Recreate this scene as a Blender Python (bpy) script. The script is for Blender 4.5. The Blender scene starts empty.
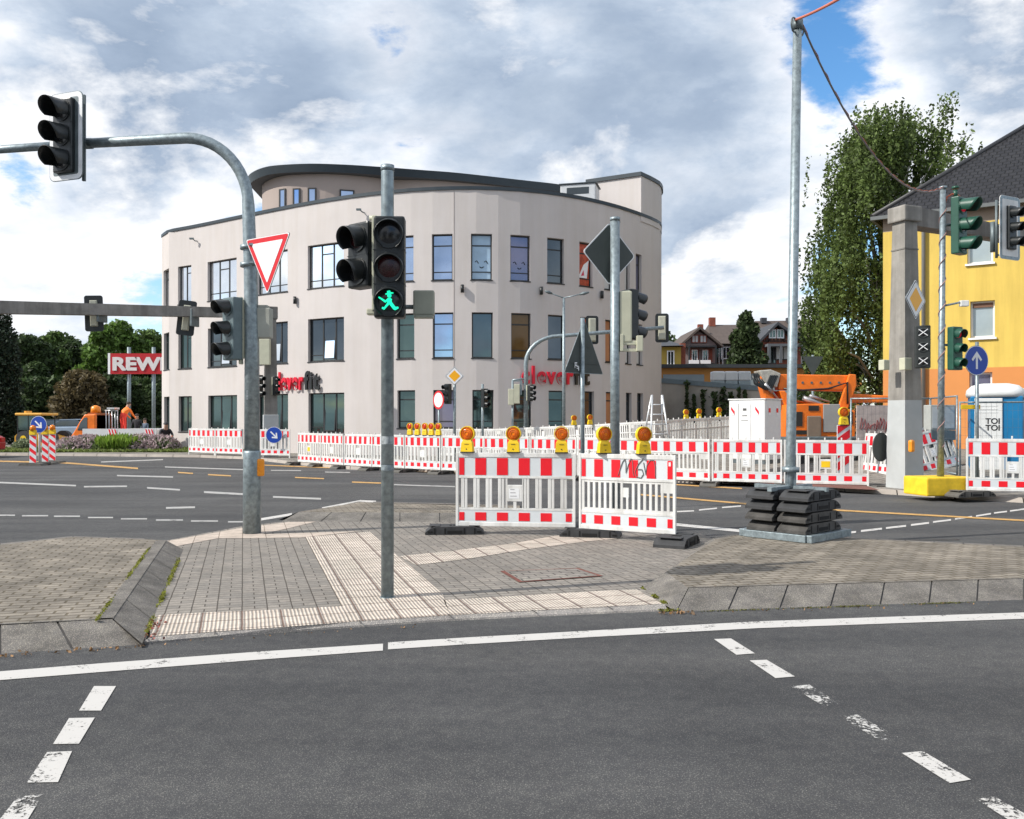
import bpy, bmesh, math, random
import numpy as np
from mathutils import Matrix, Vector, Euler
R = math.radians
random.seed(7)
scene = bpy.context.scene
# ---------------------------------------------------------------- camera
F = 880.0; H = 1.6; CX = 512.0; HZ = 419.0
cd = bpy.data.cameras.new('camera'); cam = bpy.data.objects.new('camera', cd)
scene.collection.objects.link(cam); scene.camera = cam
cam.location = (0, 0, H); cam.rotation_euler = (R(90), 0, 0)
cd.sensor_width = 36.0; cd.sensor_fit = 'HORIZONTAL'; cd.lens = F/1024*36.0
cd.shift_y = (HZ-409.5)/1024; cd.clip_start = 0.05; cd.clip_end = 2000
# ---------------------------------------------------------------- sky and sun
SUN_EL = 40.0
sun_dir = Vector((-0.95*math.cos(R(SUN_EL)), -0.312*math.cos(R(SUN_EL)), math.sin(R(SUN_EL)))).normalized()
sd = bpy.data.lights.new('sun', 'SUN'); sd.energy = 4.9; sd.angle = R(0.6); sd.color = (1.0, 0.95, 0.87)
sun = bpy.data.objects.new('sun', sd); scene.collection.objects.link(sun)
sun.rotation_euler = sun_dir.to_track_quat('Z', 'Y').to_euler()
scene.view_settings.view_transform = 'Standard'; scene.view_settings.look = 'None'
scene.view_settings.exposure = 0.06; scene.view_settings.gamma = 1.0
SKYBLOBS = [(10, 175, .06, -.26), (20, 250, .03, .05), (845, 85, .05, -.17), (825, 45, .05, -.15), (905, 100, .05, -.16), (870, 60, .09, -.11), (815, 120, .05, -.10), (850, 255, .035, -.10), (790, 20, .04, -.06), (640, 215, .05, -.04), (220, 90, .06, -.05), (30, 60, .06, -.04), (392, 2, .04, -.03), (850, 250, .05, -.09), (700, 5, .04, -.06),
    (570, 30, .14, .21), (460, 40, .09, .11), (680, 50, .11, .18), (250, 10, .12, .18), (230, 105, .05, -.09), (420, 130, .07, -.06), (690, 190, .07, -.07), (60, 225, .05, -.05), (330, 60, .07, .10), (750, 300, .08, .10), (620, 250, .1, .06), (110, 110, .09, .24), (300, 120, .05, .07), (70, 260, .06, .07), (730, 260, .08, .07), (970, 30, .12, .14),
    (190, 95, .05, -.02), (140, 190, .07, -.03), (800, 170, .06, -.02), (600, 120, .2, .05), (100, 30, .2, .06), (140, 175, .12, .07)]
world = bpy.data.worlds.new('World'); scene.world = world; world.use_nodes = True
wn = world.node_tree; wn.nodes.clear()
def wN(t, **k):
    n = wn.nodes.new(t)
    for a, b in k.items(): setattr(n, a, b)
    return n
def wmath(op, a, b=None, c=None):
    n = wN('ShaderNodeMath', operation=op)
    for i, x in enumerate((a, b, c)):
        if x is None: continue
        if isinstance(x, (int, float)): n.inputs[i].default_value = x
        else: wn.links.new(x, n.inputs[i])
    return n.outputs[0]
wo = wN('ShaderNodeOutputWorld'); bg = wN('ShaderNodeBackground'); bg.inputs['Strength'].default_value = 0.1
wn.links.new(bg.outputs[0], wo.inputs[0])
sky = wN('ShaderNodeTexSky'); sky.sky_type = 'NISHITA'; sky.sun_disc = False
sky.sun_elevation = R(SUN_EL); sky.sun_rotation = math.atan2(sun_dir.x, sun_dir.y)
sky.air_density = 1.0; sky.dust_density = 0.6; sky.ozone_density = 1.4
tc = wN('ShaderNodeTexCoord')
sep = wN('ShaderNodeSeparateXYZ'); wn.links.new(tc.outputs['Generated'], sep.inputs[0])
den = wmath('ADD', wmath('MAXIMUM', sep.outputs[2], 0.0), 0.62)
comb = wN('ShaderNodeCombineXYZ')
wn.links.new(wmath('DIVIDE', sep.outputs[0], den), comb.inputs[0])
wn.links.new(wmath('DIVIDE', sep.outputs[1], den), comb.inputs[1])
wn.links.new(wmath('MULTIPLY', sep.outputs[2], 1.6), comb.inputs[2])
def cloud_noise(off, scale, det, ro, dist=.15):
    m_ = wN('ShaderNodeMapping'); m_.inputs['Location'].default_value = off; wn.links.new(comb.outputs[0], m_.inputs[0])
    n_ = wN('ShaderNodeTexNoise'); n_.inputs['Scale'].default_value = scale; n_.inputs['Detail'].default_value = det
    n_.inputs['Roughness'].default_value = ro; n_.inputs['Distortion'].default_value = dist
    wn.links.new(m_.outputs[0], n_.inputs['Vector']); return n_.outputs['Fac']
base_n = cloud_noise((3.1, 1.7, .4), 2.5, 12, .60)
base_s = cloud_noise((3.1+.065, 1.7+.01, .4-.065), 2.5, 12, .60)      # same clouds sampled towards the sun
val = wmath('MULTIPLY_ADD', wmath('SUBTRACT', base_n, .5), 1.45, .47)
val = wmath('MULTIPLY_ADD', wmath('SUBTRACT', cloud_noise((7.3, 2.2, 1.4), 8.5, 9, .62), .5), .42, val)
# soft clearings (negative) and thick decks (positive) in given sky directions: (u, v, radius, weight)
for (u, v, rad, wt) in SKYBLOBS:
    d = Vector(((u-CX)/F, 1.0, (HZ-v)/F)).normalized()
    vm = wN('ShaderNodeVectorMath', operation='DISTANCE'); vm.inputs[1].default_value = d
    wn.links.new(tc.outputs['Generated'], vm.inputs[0])
    g = wmath('POWER', 2.718, wmath('MULTIPLY', wmath('POWER', wmath('DIVIDE', vm.outputs['Value'], rad), 2.0), -1.0))
    val = wmath('MULTIPLY_ADD', g, wt, val)
ramp = wN('ShaderNodeValToRGB'); wn.links.new(val, ramp.inputs[0])
cr = ramp.color_ramp
cr.elements[0].position = 0.36; cr.elements[0].color = (8.4, 8.9, 9.9, 1)
cr.elements[1].position = 0.45; cr.elements[1].color = (9.8, 10.1, 10.8, 1)
for p, c in ((0.54, (7.7, 8.4, 9.4, 1)), (0.63, (5.5, 6.45, 7.8, 1)), (0.74, (4.0, 4.95, 6.4, 1)), (0.90, (3.2, 4.1, 5.5, 1))):
    e = cr.elements.new(p); e.color = c
lit = wN('ShaderNodeMapRange'); lit.inputs['From Min'].default_value = .0; lit.inputs['From Max'].default_value = .11
lit.inputs['To Min'].default_value = 0; lit.inputs['To Max'].default_value = .95
wn.links.new(wmath('SUBTRACT', base_n, base_s), lit.inputs['Value'])
shd = wN('ShaderNodeMapRange'); shd.inputs['From Min'].default_value = .0; shd.inputs['From Max'].default_value = .12
shd.inputs['To Min'].default_value = 0; shd.inputs['To Max'].default_value = .5
wn.links.new(wmath('SUBTRACT', base_s, base_n), shd.inputs['Value'])
m1_ = wN('ShaderNodeMix', data_type='RGBA'); wn.links.new(lit.outputs[0], m1_.inputs['Factor']); wn.links.new(ramp.outputs[0], m1_.inputs[6]); m1_.inputs[7].default_value = (10.6, 10.7, 10.9, 1)
m2_ = wN('ShaderNodeMix', data_type='RGBA'); wn.links.new(shd.outputs[0], m2_.inputs['Factor']); wn.links.new(m1_.outputs[2], m2_.inputs[6]); m2_.inputs[7].default_value = (4.0, 4.9, 6.2, 1)
cov = wN('ShaderNodeMapRange'); cov.inputs['From Min'].default_value = 0.32; cov.inputs['From Max'].default_value = 0.45
cov.interpolation_type = 'SMOOTHSTEP'
wn.links.new(val, cov.inputs['Value'])
mx = wN('ShaderNodeMix', data_type='RGBA'); wn.links.new(cov.outputs[0], mx.inputs['Factor'])
hs = wN('ShaderNodeHueSaturation'); hs.inputs['Saturation'].default_value = 1.3; hs.inputs['Value'].default_value = 2.0
wn.links.new(sky.outputs[0], hs.inputs['Color'])
wn.links.new(hs.outputs[0], mx.inputs[6]); wn.links.new(m2_.outputs[2], mx.inputs[7])
wn.links.new(mx.outputs[2], bg.inputs['Color'])

# ---------------------------------------------------------------- helpers
COL = scene.collection
def at(u, v, Y): return Vector(((u-CX)*Y/F, Y, H-(v-HZ)*Y/F))
def G(u, v, z=0.0):
    Y = F*(H-z)/(v-HZ); return Vector(((u-CX)*Y/F, Y, z))
def zat(v, Y): return H-(v-HZ)*Y/F
def xat(u, Y): return (u-CX)*Y/F

_mats = {}
def mat(name, col, rough=.6, metal=0.0, var=.10, scale=5.0, bump=0.0, bscale=80.0, spec=.5, emit=None, estr=1.0, island=False, trans=0.0):
    if name in _mats: return _mats[name]
    m = bpy.data.materials.new(name); _mats[name] = m; m.use_nodes = True
    nt = m.node_tree; b = nt.nodes['Principled BSDF']
    b.inputs['Roughness'].default_value = rough; b.inputs['Metallic'].default_value = metal
    b.inputs['Specular IOR Level'].default_value = spec
    c = Vector(col[:3])
    t = nt.nodes.new('ShaderNodeTexCoord')
    n = nt.nodes.new('ShaderNodeTexNoise'); n.inputs['Scale'].default_value = scale; n.inputs['Detail'].default_value = 6; n.inputs['Roughness'].default_value = .62
    nt.links.new(t.outputs['Object'], n.inputs['Vector'])
    r = nt.nodes.new('ShaderNodeValToRGB')
    r.color_ramp.elements[0].position = .3; r.color_ramp.elements[1].position = .7
    r.color_ramp.elements[0].color = (*(c*(1-var)), 1); r.color_ramp.elements[1].color = (*[min(x*(1+var), 1) for x in c], 1)
    if island:
        g = nt.nodes.new('ShaderNodeNewGeometry'); mm = nt.nodes.new('ShaderNodeMath'); mm.operation = 'MULTIPLY_ADD'
        mm.inputs[1].default_value = .55; nt.links.new(g.outputs['Random Per Island'], mm.inputs[0])
        m2 = nt.nodes.new('ShaderNodeMath'); m2.operation = 'MULTIPLY_ADD'; m2.inputs[1].default_value = .75; m2.inputs[2].default_value = -.15
        nt.links.new(n.outputs['Fac'], m2.inputs[0]); nt.links.new(m2.outputs[0], mm.inputs[2])
        nt.links.new(mm.outputs[0], r.inputs[0])
    else: nt.links.new(n.outputs['Fac'], r.inputs[0])
    nt.links.new(r.outputs[0], b.inputs['Base Color'])
    if spec is not None and name.startswith('dark_glass'): b.inputs['Specular IOR Level'].default_value = .25
    if bump:
        n2 = nt.nodes.new('ShaderNodeTexNoise'); n2.inputs['Scale'].default_value = bscale; n2.inputs['Detail'].default_value = 4
        nt.links.new(t.outputs['Object'], n2.inputs['Vector'])
        bp = nt.nodes.new('ShaderNodeBump'); bp.inputs['Strength'].default_value = bump; bp.inputs['Distance'].default_value = .01
        nt.links.new(n2.outputs['Fac'], bp.inputs['Height']); nt.links.new(bp.outputs[0], b.inputs['Normal'])
    if emit:
        b.inputs['Emission Color'].default_value = (*emit, 1); b.inputs['Emission Strength'].default_value = estr
    if trans: 
        tr = nt.nodes.new('ShaderNodeBsdfTranslucent'); nt.links.new(r.outputs[0], tr.inputs['Color'])
        ms = nt.nodes.new('ShaderNodeMixShader'); ms.inputs[0].default_value = trans
        nt.links.new(b.outputs[0], ms.inputs[1]); nt.links.new(tr.outputs[0], ms.inputs[2])
        nt.links.new(ms.outputs[0], nt.nodes['Material Output'].inputs['Surface'])
    return m

class MB:
    """collects shapes and links them as ONE mesh object"""
    def __init__(s): s.v = []; s.f = []; s.mi = []; s.sm = []; s.M = Matrix.Identity(4)
    def add(s, verts, faces, mi=0, smooth=False, M=None):
        o = len(s.v); T = s.M @ M if M is not None else s.M
        s.v += [tuple(T @ Vector(p)) for p in verts]
        s.f += [tuple(i+o for i in f) for f in faces]; s.mi += [mi]*len(faces); s.sm += [smooth]*len(faces); return s
    def box(s, x0, x1, y0, y1, z0, z1, mi=0, M=None, bev=0.0):
        if bev > 0:
            b = min(bev, (x1-x0)*.45, (y1-y0)*.45, (z1-z0)*.45)
            bm = bmesh.new(); bmesh.ops.create_cube(bm, size=1)
            for q in bm.verts: q.co = Vector(((x0+x1)/2+q.co.x*(x1-x0), (y0+y1)/2+q.co.y*(y1-y0), (z0+z1)/2+q.co.z*(z1-z0)))
            bmesh.ops.bevel(bm, geom=bm.edges[:], offset=b, segments=2, affect='EDGES', profile=.6)
            bm.verts.index_update()
            s.add([q.co[:] for q in bm.verts], [[q.index for q in f.verts] for f in bm.faces], mi, False, M); bm.free(); return s
        return s.add([(x0,y0,z0),(x1,y0,z0),(x1,y1,z0),(x0,y1,z0),(x0,y0,z1),(x1,y0,z1),(x1,y1,z1),(x0,y1,z1)],
              [(0,3,2,1),(4,5,6,7),(0,1,5,4),(1,2,6,5),(2,3,7,6),(3,0,4,7)], mi, False, M)
    def tube(s, pts, r, n=12, mi=0, cap=True, smooth=True):
        pts = [Vector(p) for p in pts]; rs = r if isinstance(r, (list, tuple)) else [r]*len(pts)
        vs = []; fs = []; up = None
        for i, p in enumerate(pts):
            d = (pts[min(i+1, len(pts)-1)]-pts[max(i-1, 0)]).normalized()
            if up is None:
                a = Vector((0,0,1)) if abs(d.z) < .9 else Vector((1,0,0)); x = d.cross(a).normalized()
            else: x = (up - d*up.dot(d)).normalized()
            up = x; y = d.cross(x)
            for k in range(n):
                t = 2*math.pi*k/n; vs.append(p+(x*math.cos(t)+y*math.sin(t))*rs[i])
        for i in range(len(pts)-1):
            for k in range(n):
                a = i*n+k; b = i*n+(k+1)%n; fs.append((a, b, b+n, a+n))
        s.add(vs, fs, mi, smooth)
        if cap:
            s.add(vs[:n], [tuple(range(n))[::-1]], mi); s.add(vs[-n:], [tuple(range(n))], mi)
        return s
    def prism(s, poly, d0, d1, M=None, mi=0, plane='XZ'):
        """extrude 2-D polygon; plane XZ: depth along y, XY: depth along z"""
        n = len(poly)
        if plane == 'XZ': vs = [(a, d0, b) for a, b in poly]+[(a, d1, b) for a, b in poly]
        else: vs = [(a, b, d0) for a, b in poly]+[(a, b, d1) for a, b in poly]
        fs = [tuple(range(n)), tuple(range(n, 2*n))[::-1]]+[(i, i+n, (i+1)%n+n, (i+1)%n) for i in range(n)]
        return s.add(vs, fs, mi, False, M)
    def disc(s, c, r, y0, y1, n=32, mi=0, rz=None, M=None):
        rz = rz or r
        return s.prism([(c[0]+r*math.cos(2*math.pi*k/n), c[1]+rz*math.sin(2*math.pi*k/n)) for k in range(n)], y0, y1, M, mi)
    def ring(s, c, r0, r1, y0, y1, n=32, mi=0, sq=None):
        vs = []; fs = []
        for k in range(n):
            t = 2*math.pi*k/n; a, b = math.cos(t), math.sin(t)
            vs += [(c[0]+r0*a, y0, c[1]+r0*b), (c[0]+r1*a, y0, c[1]+r1*b), (c[0]+r1*a, y1, c[1]+r1*b), (c[0]+r0*a, y1, c[1]+r0*b)]
        for k in range(n):
            o = 4*k; p = 4*((k+1)%n)
            for j in range(4): fs.append((o+j, o+(j+1)%4, p+(j+1)%4, p+j))
        return s.add(vs, fs, mi)
    def quad(s, a, b, c, d, mi=0): return s.add([a, b, c, d], [(0,1,2,3)], mi)
    def build(s, name, mats, parent=None, loc=None, rz=0, fix=True):
        me = bpy.data.meshes.new(name); me.from_pydata(s.v, [], s.f)
        if not isinstance(mats, (list, tuple)): mats = [mats]
        for m in mats: me.materials.append(m)
        me.polygons.foreach_set('material_index', s.mi); me.polygons.foreach_set('use_smooth', s.sm)
        if fix:
            bm = bmesh.new(); bm.from_mesh(me)
            bmesh.ops.remove_doubles(bm, verts=bm.verts[:], dist=1e-5)
            bmesh.ops.recalc_face_normals(bm, faces=bm.faces[:]); bm.to_mesh(me); bm.free()
        me.update()
        o = bpy.data.objects.new(name, me); COL.objects.link(o)
        if parent is not None: o.parent = parent
        if loc is not None: o.location = loc
        if rz: o.rotation_euler = (0, 0, rz)
        return o
def tag(o, label, cat, group=None, kind=None):
    if label: o['label'] = label
    if cat: o['category'] = cat
    if group: o['group'] = group
    if kind: o['kind'] = kind
    return o
def thing(name, label, cat, loc=(0,0,0), rz=0.0, group=None):
    o = bpy.data.objects.new(name, None); COL.objects.link(o); o.empty_display_size = .2
    o.location = loc; o.rotation_euler = (0, 0, rz); return tag(o, label, cat, group)
def struct(o): o['kind'] = 'structure'; return o
def kids(o): return [c for c in COL.objects if c.parent == o]
def dup(o, loc, rz, label, parent=None, scale=None):
    c = o.copy(); COL.objects.link(c)
    if parent is not None: c.parent = parent
    else:
        c.location = loc; c.rotation_euler = (0, 0, rz); c['label'] = label
        if scale: c.scale = scale
    for k in o_children[o.name] if o.name in o_children else kids(o): dup(k, None, None, None, parent=c)
    return c
o_children = {}
def text_mesh(s, name, body, size, extrude, m, parent=None, offset=0.0, shear=0.0, align='LEFT', sx=1.0, space=1.0):
    """s: matrix placing XY text plane; converted to a plain mesh object"""
    cu = bpy.data.curves.new('lettering', 'FONT'); cu.body = body; cu.size = size; cu.extrude = extrude; cu.offset = offset
    cu.shear = shear; cu.align_x = align; cu.space_character = space
    t = bpy.data.objects.new('lettering', cu); COL.objects.link(t); bpy.context.view_layer.update()
    me = bpy.data.meshes.new_from_object(t.evaluated_get(bpy.context.evaluated_depsgraph_get()))
    bpy.data.objects.remove(t); bpy.data.curves.remove(cu)
    me.transform(s @ Matrix.Diagonal((sx, 1, 1, 1))); me.materials.clear(); me.materials.append(m); me.name = name
    o = bpy.data.objects.new(name, me); COL.objects.link(o)
    if parent is not None: o.parent = parent
    return o
XZ = Matrix.Rotation(R(90), 4, 'X')   # text plane -> upright, facing -Y

# ---------------------------------------------------------------- materials
GALV = mat('galvanised_steel', (.25,.30,.32), .45, .55, .34, 16, .05, 60)
GALV_D = mat('weathered_steel', (.13,.16,.17), .5, .4, .2, 9)
WHITEP = mat('white_plastic', (.74,.74,.72), .45, 0, .10, 3.0)
REDS = mat('red_sheeting', (.74,.008,.02), .4, 0, .08, 2)
GREYS = mat('reflective_white_sheeting', (.62,.66,.68), .3, 0, .06, 2)
RUBBER = mat('black_rubber', (.035,.036,.038), .75, 0, .35, 9, .25, 50)
RUBBER_D = mat('dusty_rubber', (.10,.095,.085), .85, 0, .3, 9, .25, 50)
BLACKP = mat('black_plastic', (.012,.015,.016), .38, 0, .2, 8)
GREENP = mat('green_housing', (.012,.07,.045), .4, 0, .15, 8)
BEIGEP = mat('beige_housing', (.50,.50,.38), .5, 0, .08, 6)
YELLOWP = mat('yellow_plastic', (.78,.52,.01), .4, 0, .08, 6)
AMBER = mat('amber_lens', (.85,.22,.01), .18, 0, .25, 30)
LENS = mat('dark_lens', (.02,.02,.022), .15, 0, .3, 20)
LENSR = mat('dull_red_lens', (.035,.004,.005), .25, 0, .3, 20)
WHITES = mat('sign_white', (.78,.79,.80), .35, 0, .04, 3)
REDSIGN = mat('sign_red', (.60,.008,.015), .35, 0, .06, 3)
BLUES = mat('sign_blue', (.01,.06,.38), .35, 0, .06, 3)
ORANGES = mat('sign_amber', (.90,.42,.01), .35, 0, .05, 3)
SIGNBACK = mat('sign_back', (.05,.06,.055), .6, 0, .15, 4)
BACKLIGHT = mat('backboard_back', (.42,.42,.34), .6, 0, .1, 8)
GREENLIT = mat('lit_green', (.0,.6,.35), .4, 0, 0, 1, emit=(.01,.95,.50), estr=1.1)
REDLIT = mat('lit_red', (.3,.01,.02), .4, 0, 0, 1, emit=(.6,.01,.04), estr=.35)
CONC = mat('concrete', (.30,.285,.26), .85, 0, .22, 2.2, .3, 40)
CONC_D = mat('weathered_concrete', (.21,.20,.185), .85, 0, .25, 2.2, .3, 40)
CONCP = mat('painted_concrete', (.42,.44,.44), .7, 0, .08, 2.5)
ORANGE = mat('orange_paint', (.78,.17,.01), .42, 0, .2, 3)
YELB = mat('yellow_block_paint', (.80,.53,.02), .6, 0, .22, 4, .2, 40)
# ---------------------------------------------------------------- ground materials
def ground_mat(name, kind, col, col2, ang=0.0, bw=.2, bh=.1, mortar=.012, mcol=(.06,.055,.05), squash=1.0, off=.5, bump=.5, rib=0.0, var_scale=.9, grime=.35, origin=(0,0)):
    m = bpy.data.materials.new(name); m.use_nodes = True; nt = m.node_tree; L = nt.links
    b = nt.nodes['Principled BSDF']; b.inputs['Roughness'].default_value = .88; b.inputs['Specular IOR Level'].default_value = .25
    t = nt.nodes.new('ShaderNodeTexCoord'); mp = nt.nodes.new('ShaderNodeMapping')
    mp.vector_type = 'TEXTURE'; mp.inputs['Rotation'].default_value = (0, 0, ang); mp.inputs['Location'].default_value = (*origin, 0)
    L.new(t.outputs['Object'], mp.inputs[0])
    def noise(sc, det=5, vec=None, ro=.6):
        n = nt.nodes.new('ShaderNodeTexNoise'); n.inputs['Scale'].default_value = sc; n.inputs['Detail'].default_value = det; n.inputs['Roughness'].default_value = ro
        L.new(vec or t.outputs['Object'], n.inputs['Vector']); return n.outputs['Fac']
    def ramp(f, p0, c0, p1, c1):
        r = nt.nodes.new('ShaderNodeValToRGB'); L.new(f, r.inputs[0]); e = r.color_ramp.elements
        e[0].position = p0; e[0].color = (*c0, 1); e[1].position = p1; e[1].color = (*c1, 1); return r.outputs[0]
    def mul(a, bb, fac=1.0, bt='MULTIPLY'):
        x = nt.nodes.new('ShaderNodeMix'); x.data_type = 'RGBA'; x.blend_type = bt
        if isinstance(fac, float): x.inputs['Factor'].default_value = fac
        else: L.new(fac, x.inputs['Factor'])
        L.new(a, x.inputs[6]); L.new(bb, x.inputs[7]); return x.outputs[2]
    hgt = None
    if kind == 'brick':
        br = nt.nodes.new('ShaderNodeTexBrick'); br.offset = off; br.squash = squash; br.squash_frequency = 2; br.offset_frequency = 2
        br.inputs['Scale'].default_value = 1.0; br.inputs['Brick Width'].default_value = bw; br.inputs['Row Height'].default_value = bh
        br.inputs['Mortar Size'].default_value = mortar; br.inputs['Mortar Smooth'].default_value = .3; br.inputs['Bias'].default_value = 0
        br.inputs['Color1'].default_value = (*col, 1); br.inputs['Color2'].default_value = (*col2, 1); br.inputs['Mortar'].default_value = (*mcol, 1)
        # slight wobble so that joints are not ruler-straight
        w = nt.nodes.new('ShaderNodeTexNoise'); w.inputs['Scale'].default_value = 5; L.new(mp.outputs[0], w.inputs['Vector'])
        va = nt.nodes.new('ShaderNodeVectorMath'); va.operation = 'MULTIPLY_ADD'; va.inputs[1].default_value = (.012,.012,0)
        L.new(w.outputs['Color'], va.inputs[0]); L.new(mp.outputs[0], va.inputs[2])
        L.new(va.outputs[0], br.inputs['Vector']); c = br.outputs['Color']
        iv = nt.nodes.new('ShaderNodeMath'); iv.operation = 'SUBTRACT'; iv.inputs[0].default_value = 1; L.new(br.outputs['Fac'], iv.inputs[1]); hgt = iv.outputs[0]
        if rib:
            sp = nt.nodes.new('ShaderNodeSeparateXYZ'); L.new(va.outputs[0], sp.inputs[0])
            k = nt.nodes.new('ShaderNodeMath'); k.operation = 'MULTIPLY'; k.inputs[1].default_value = 2*math.pi/rib; L.new(sp.outputs[0], k.inputs[0])
            sn = nt.nodes.new('ShaderNodeMath'); sn.operation = 'SINE'; L.new(k.outputs[0], sn.inputs[0])
            c = mul(c, ramp(sn.outputs[0], 0.0, (1,1,1), 1.0, (1,1,1)), 1.0)
            rr = nt.nodes.new('ShaderNodeMapRange'); rr.inputs['From Min'].default_value = -1; rr.inputs['From Max'].default_value = .2; L.new(sn.outputs[0], rr.inputs[0])
            c = mul(c, ramp(rr.outputs[0], 0.0, (.66,.63,.60), 1.0, (1,1,1)), 1.0)
            ad = nt.nodes.new('ShaderNodeMath'); ad.operation = 'MULTIPLY_ADD'; ad.inputs[1].default_value = .5; L.new(sn.outputs[0], ad.inputs[0]); L.new(hgt, ad.inputs[2]); hgt = ad.outputs[0]
        c = mul(c, ramp(noise(14, 4), .3, (.82,.82,.82), .7, (1.15,1.15,1.15)))
        c = mul(c, ramp(noise(120, 3), .3, (.85,.85,.85), .7, (1.12,1.12,1.12)))
    else:
        c = ramp(noise(170, 3, ro=.75), .32, col, .68, col2)
        vo = nt.nodes.new('ShaderNodeTexVoronoi'); vo.inputs['Scale'].default_value = 95; L.new(t.outputs['Object'], vo.inputs['Vector'])
        c = mul(c, ramp(vo.outputs['Distance'], .10, (1.95,1.9,1.8), .42, (.78,.79,.81)))
        c = mul(c, ramp(noise(9, 5), .35, (.86,.86,.88), .65, (1.1,1.1,1.08)))
        hgt = noise(150, 4)
        mp2 = nt.nodes.new('ShaderNodeMapping'); mp2.inputs['Rotation'].default_value = (0,0,R(-10)); mp2.inputs['Scale'].default_value = (.09, .75, 1); L.new(t.outputs['Object'], mp2.inputs[0])
        if name == 'asphalt':
            c = mul(c, ramp(noise(1.0, 4, mp2.outputs[0]), .38, (.78,.79,.81), .62, (1.20,1.19,1.17)))
            c = mul(c, ramp(noise(2.6, 8, None, .8), .60, (1,1,1), .70, (.72,.72,.73)))
    c = mul(c, ramp(noise(var_scale, 6), .35, (1-grime,)*3, .65, (1+grime*.5,)*3))
    L.new(c, b.inputs['Base Color'])
    bp = nt.nodes.new('ShaderNodeBump'); bp.inputs['Strength'].default_value = bump; bp.inputs['Distance'].default_value = .008
    L.new(hgt, bp.inputs['Height']); L.new(bp.outputs[0], b.inputs['Normal'])
    return m
ANG = math.atan2(880, 243-512) - math.pi/2      # paving runs towards the vanishing point at x=243
ASPH = ground_mat('asphalt', 'asphalt', (.038,.0385,.040), (.140,.139,.137), grime=.19, var_scale=.35, bump=.8)
PAVER = ground_mat('grey_pavers', 'brick', (.27,.245,.215), (.21,.195,.175), ANG, .2, .1, .006, (.075,.065,.055), squash=.5, off=0.0, bump=.3, grime=.14)
MOSSP = ground_mat('brown_mossy_pavers', 'brick', (.265,.235,.195), (.20,.178,.148), ANG-R(1), .2, .1, .011, (.12,.10,.07), bump=.8, grime=.34, var_scale=2.6)
TACT = ground_mat('ribbed_tactile_slabs', 'brick', (.60,.53,.46), (.53,.475,.41), ANG, .3, .3, .008, (.17,.12,.10), off=0.0, bump=.8, rib=.03, grime=.14, var_scale=1.5)
SMOOTH = ground_mat('cream_slabs', 'brick', (.52,.44,.37), (.47,.40,.34), ANG, .3, .3, .006, (.2,.16,.13), off=0.0, bump=.3, grime=.15)
KERB = ground_mat('kerb_stone', 'asphalt', (.125,.115,.10), (.26,.24,.215), grime=.3, var_scale=3.5, bump=.5)
FARP = ground_mat('pale_footway', 'brick', (.26,.24,.21), (.22,.205,.185), R(8), .3, .3, .012, (.09,.08,.07), grime=.3)
REDP = ground_mat('red_cycle_path', 'brick', (.26,.12,.10), (.22,.10,.08), R(8), .2, .1, .012, (.09,.05,.04), grime=.2)
def worn(name, col, cut):
    m = bpy.data.materials.new(name); m.use_nodes = True; nt = m.node_tree; b = nt.nodes['Principled BSDF']; b.inputs['Roughness'].default_value = .7
    t = nt.nodes.new('ShaderNodeTexCoord'); n = nt.nodes.new('ShaderNodeTexNoise'); n.inputs['Scale'].default_value = 38; n.inputs['Detail'].default_value = 7; n.inputs['Roughness'].default_value = .78
    n3 = nt.nodes.new('ShaderNodeTexNoise'); n3.inputs['Scale'].default_value = 5; n3.inputs['Detail'].default_value = 3
    nt.links.new(t.outputs['Object'], n.inputs['Vector']); nt.links.new(t.outputs['Object'], n3.inputs['Vector'])
    ad = nt.nodes.new('ShaderNodeMath'); ad.operation = 'MULTIPLY_ADD'; ad.inputs[1].default_value = .6; nt.links.new(n3.outputs['Fac'], ad.inputs[0]); nt.links.new(n.outputs['Fac'], ad.inputs[2])
    r = nt.nodes.new('ShaderNodeValToRGB'); e = r.color_ramp.elements; e[0].position = cut; e[0].color = (.075,.076,.078, 1); e[1].position = cut+.04; e[1].color = (*col, 1)
    r.color_ramp.elements[0].color = (*col, 1); r.color_ramp.elements[1].color = (*[x*.97 for x in col], 1)
    nt.links.new(n3.outputs['Fac'], r.inputs[0]); nt.links.new(r.outputs[0], b.inputs['Base Color'])
    mr = nt.nodes.new('ShaderNodeMapRange'); mr.inputs['From Min'].default_value = cut-.02; mr.inputs['From Max'].default_value = cut+.03; nt.links.new(ad.outputs[0], mr.inputs[0])
    nt.links.new(mr.outputs[0], b.inputs['Alpha']); return m
LINEW = worn('road_paint_white', (.50,.485,.46), .66); LINEW2 = worn('road_paint_very_worn', (.48,.47,.45), .84); LINEW1 = worn('road_paint_worn', (.50,.485,.46), .76)
LINEO = worn('road_paint_orange', (.50,.29,.09), .68)

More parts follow.
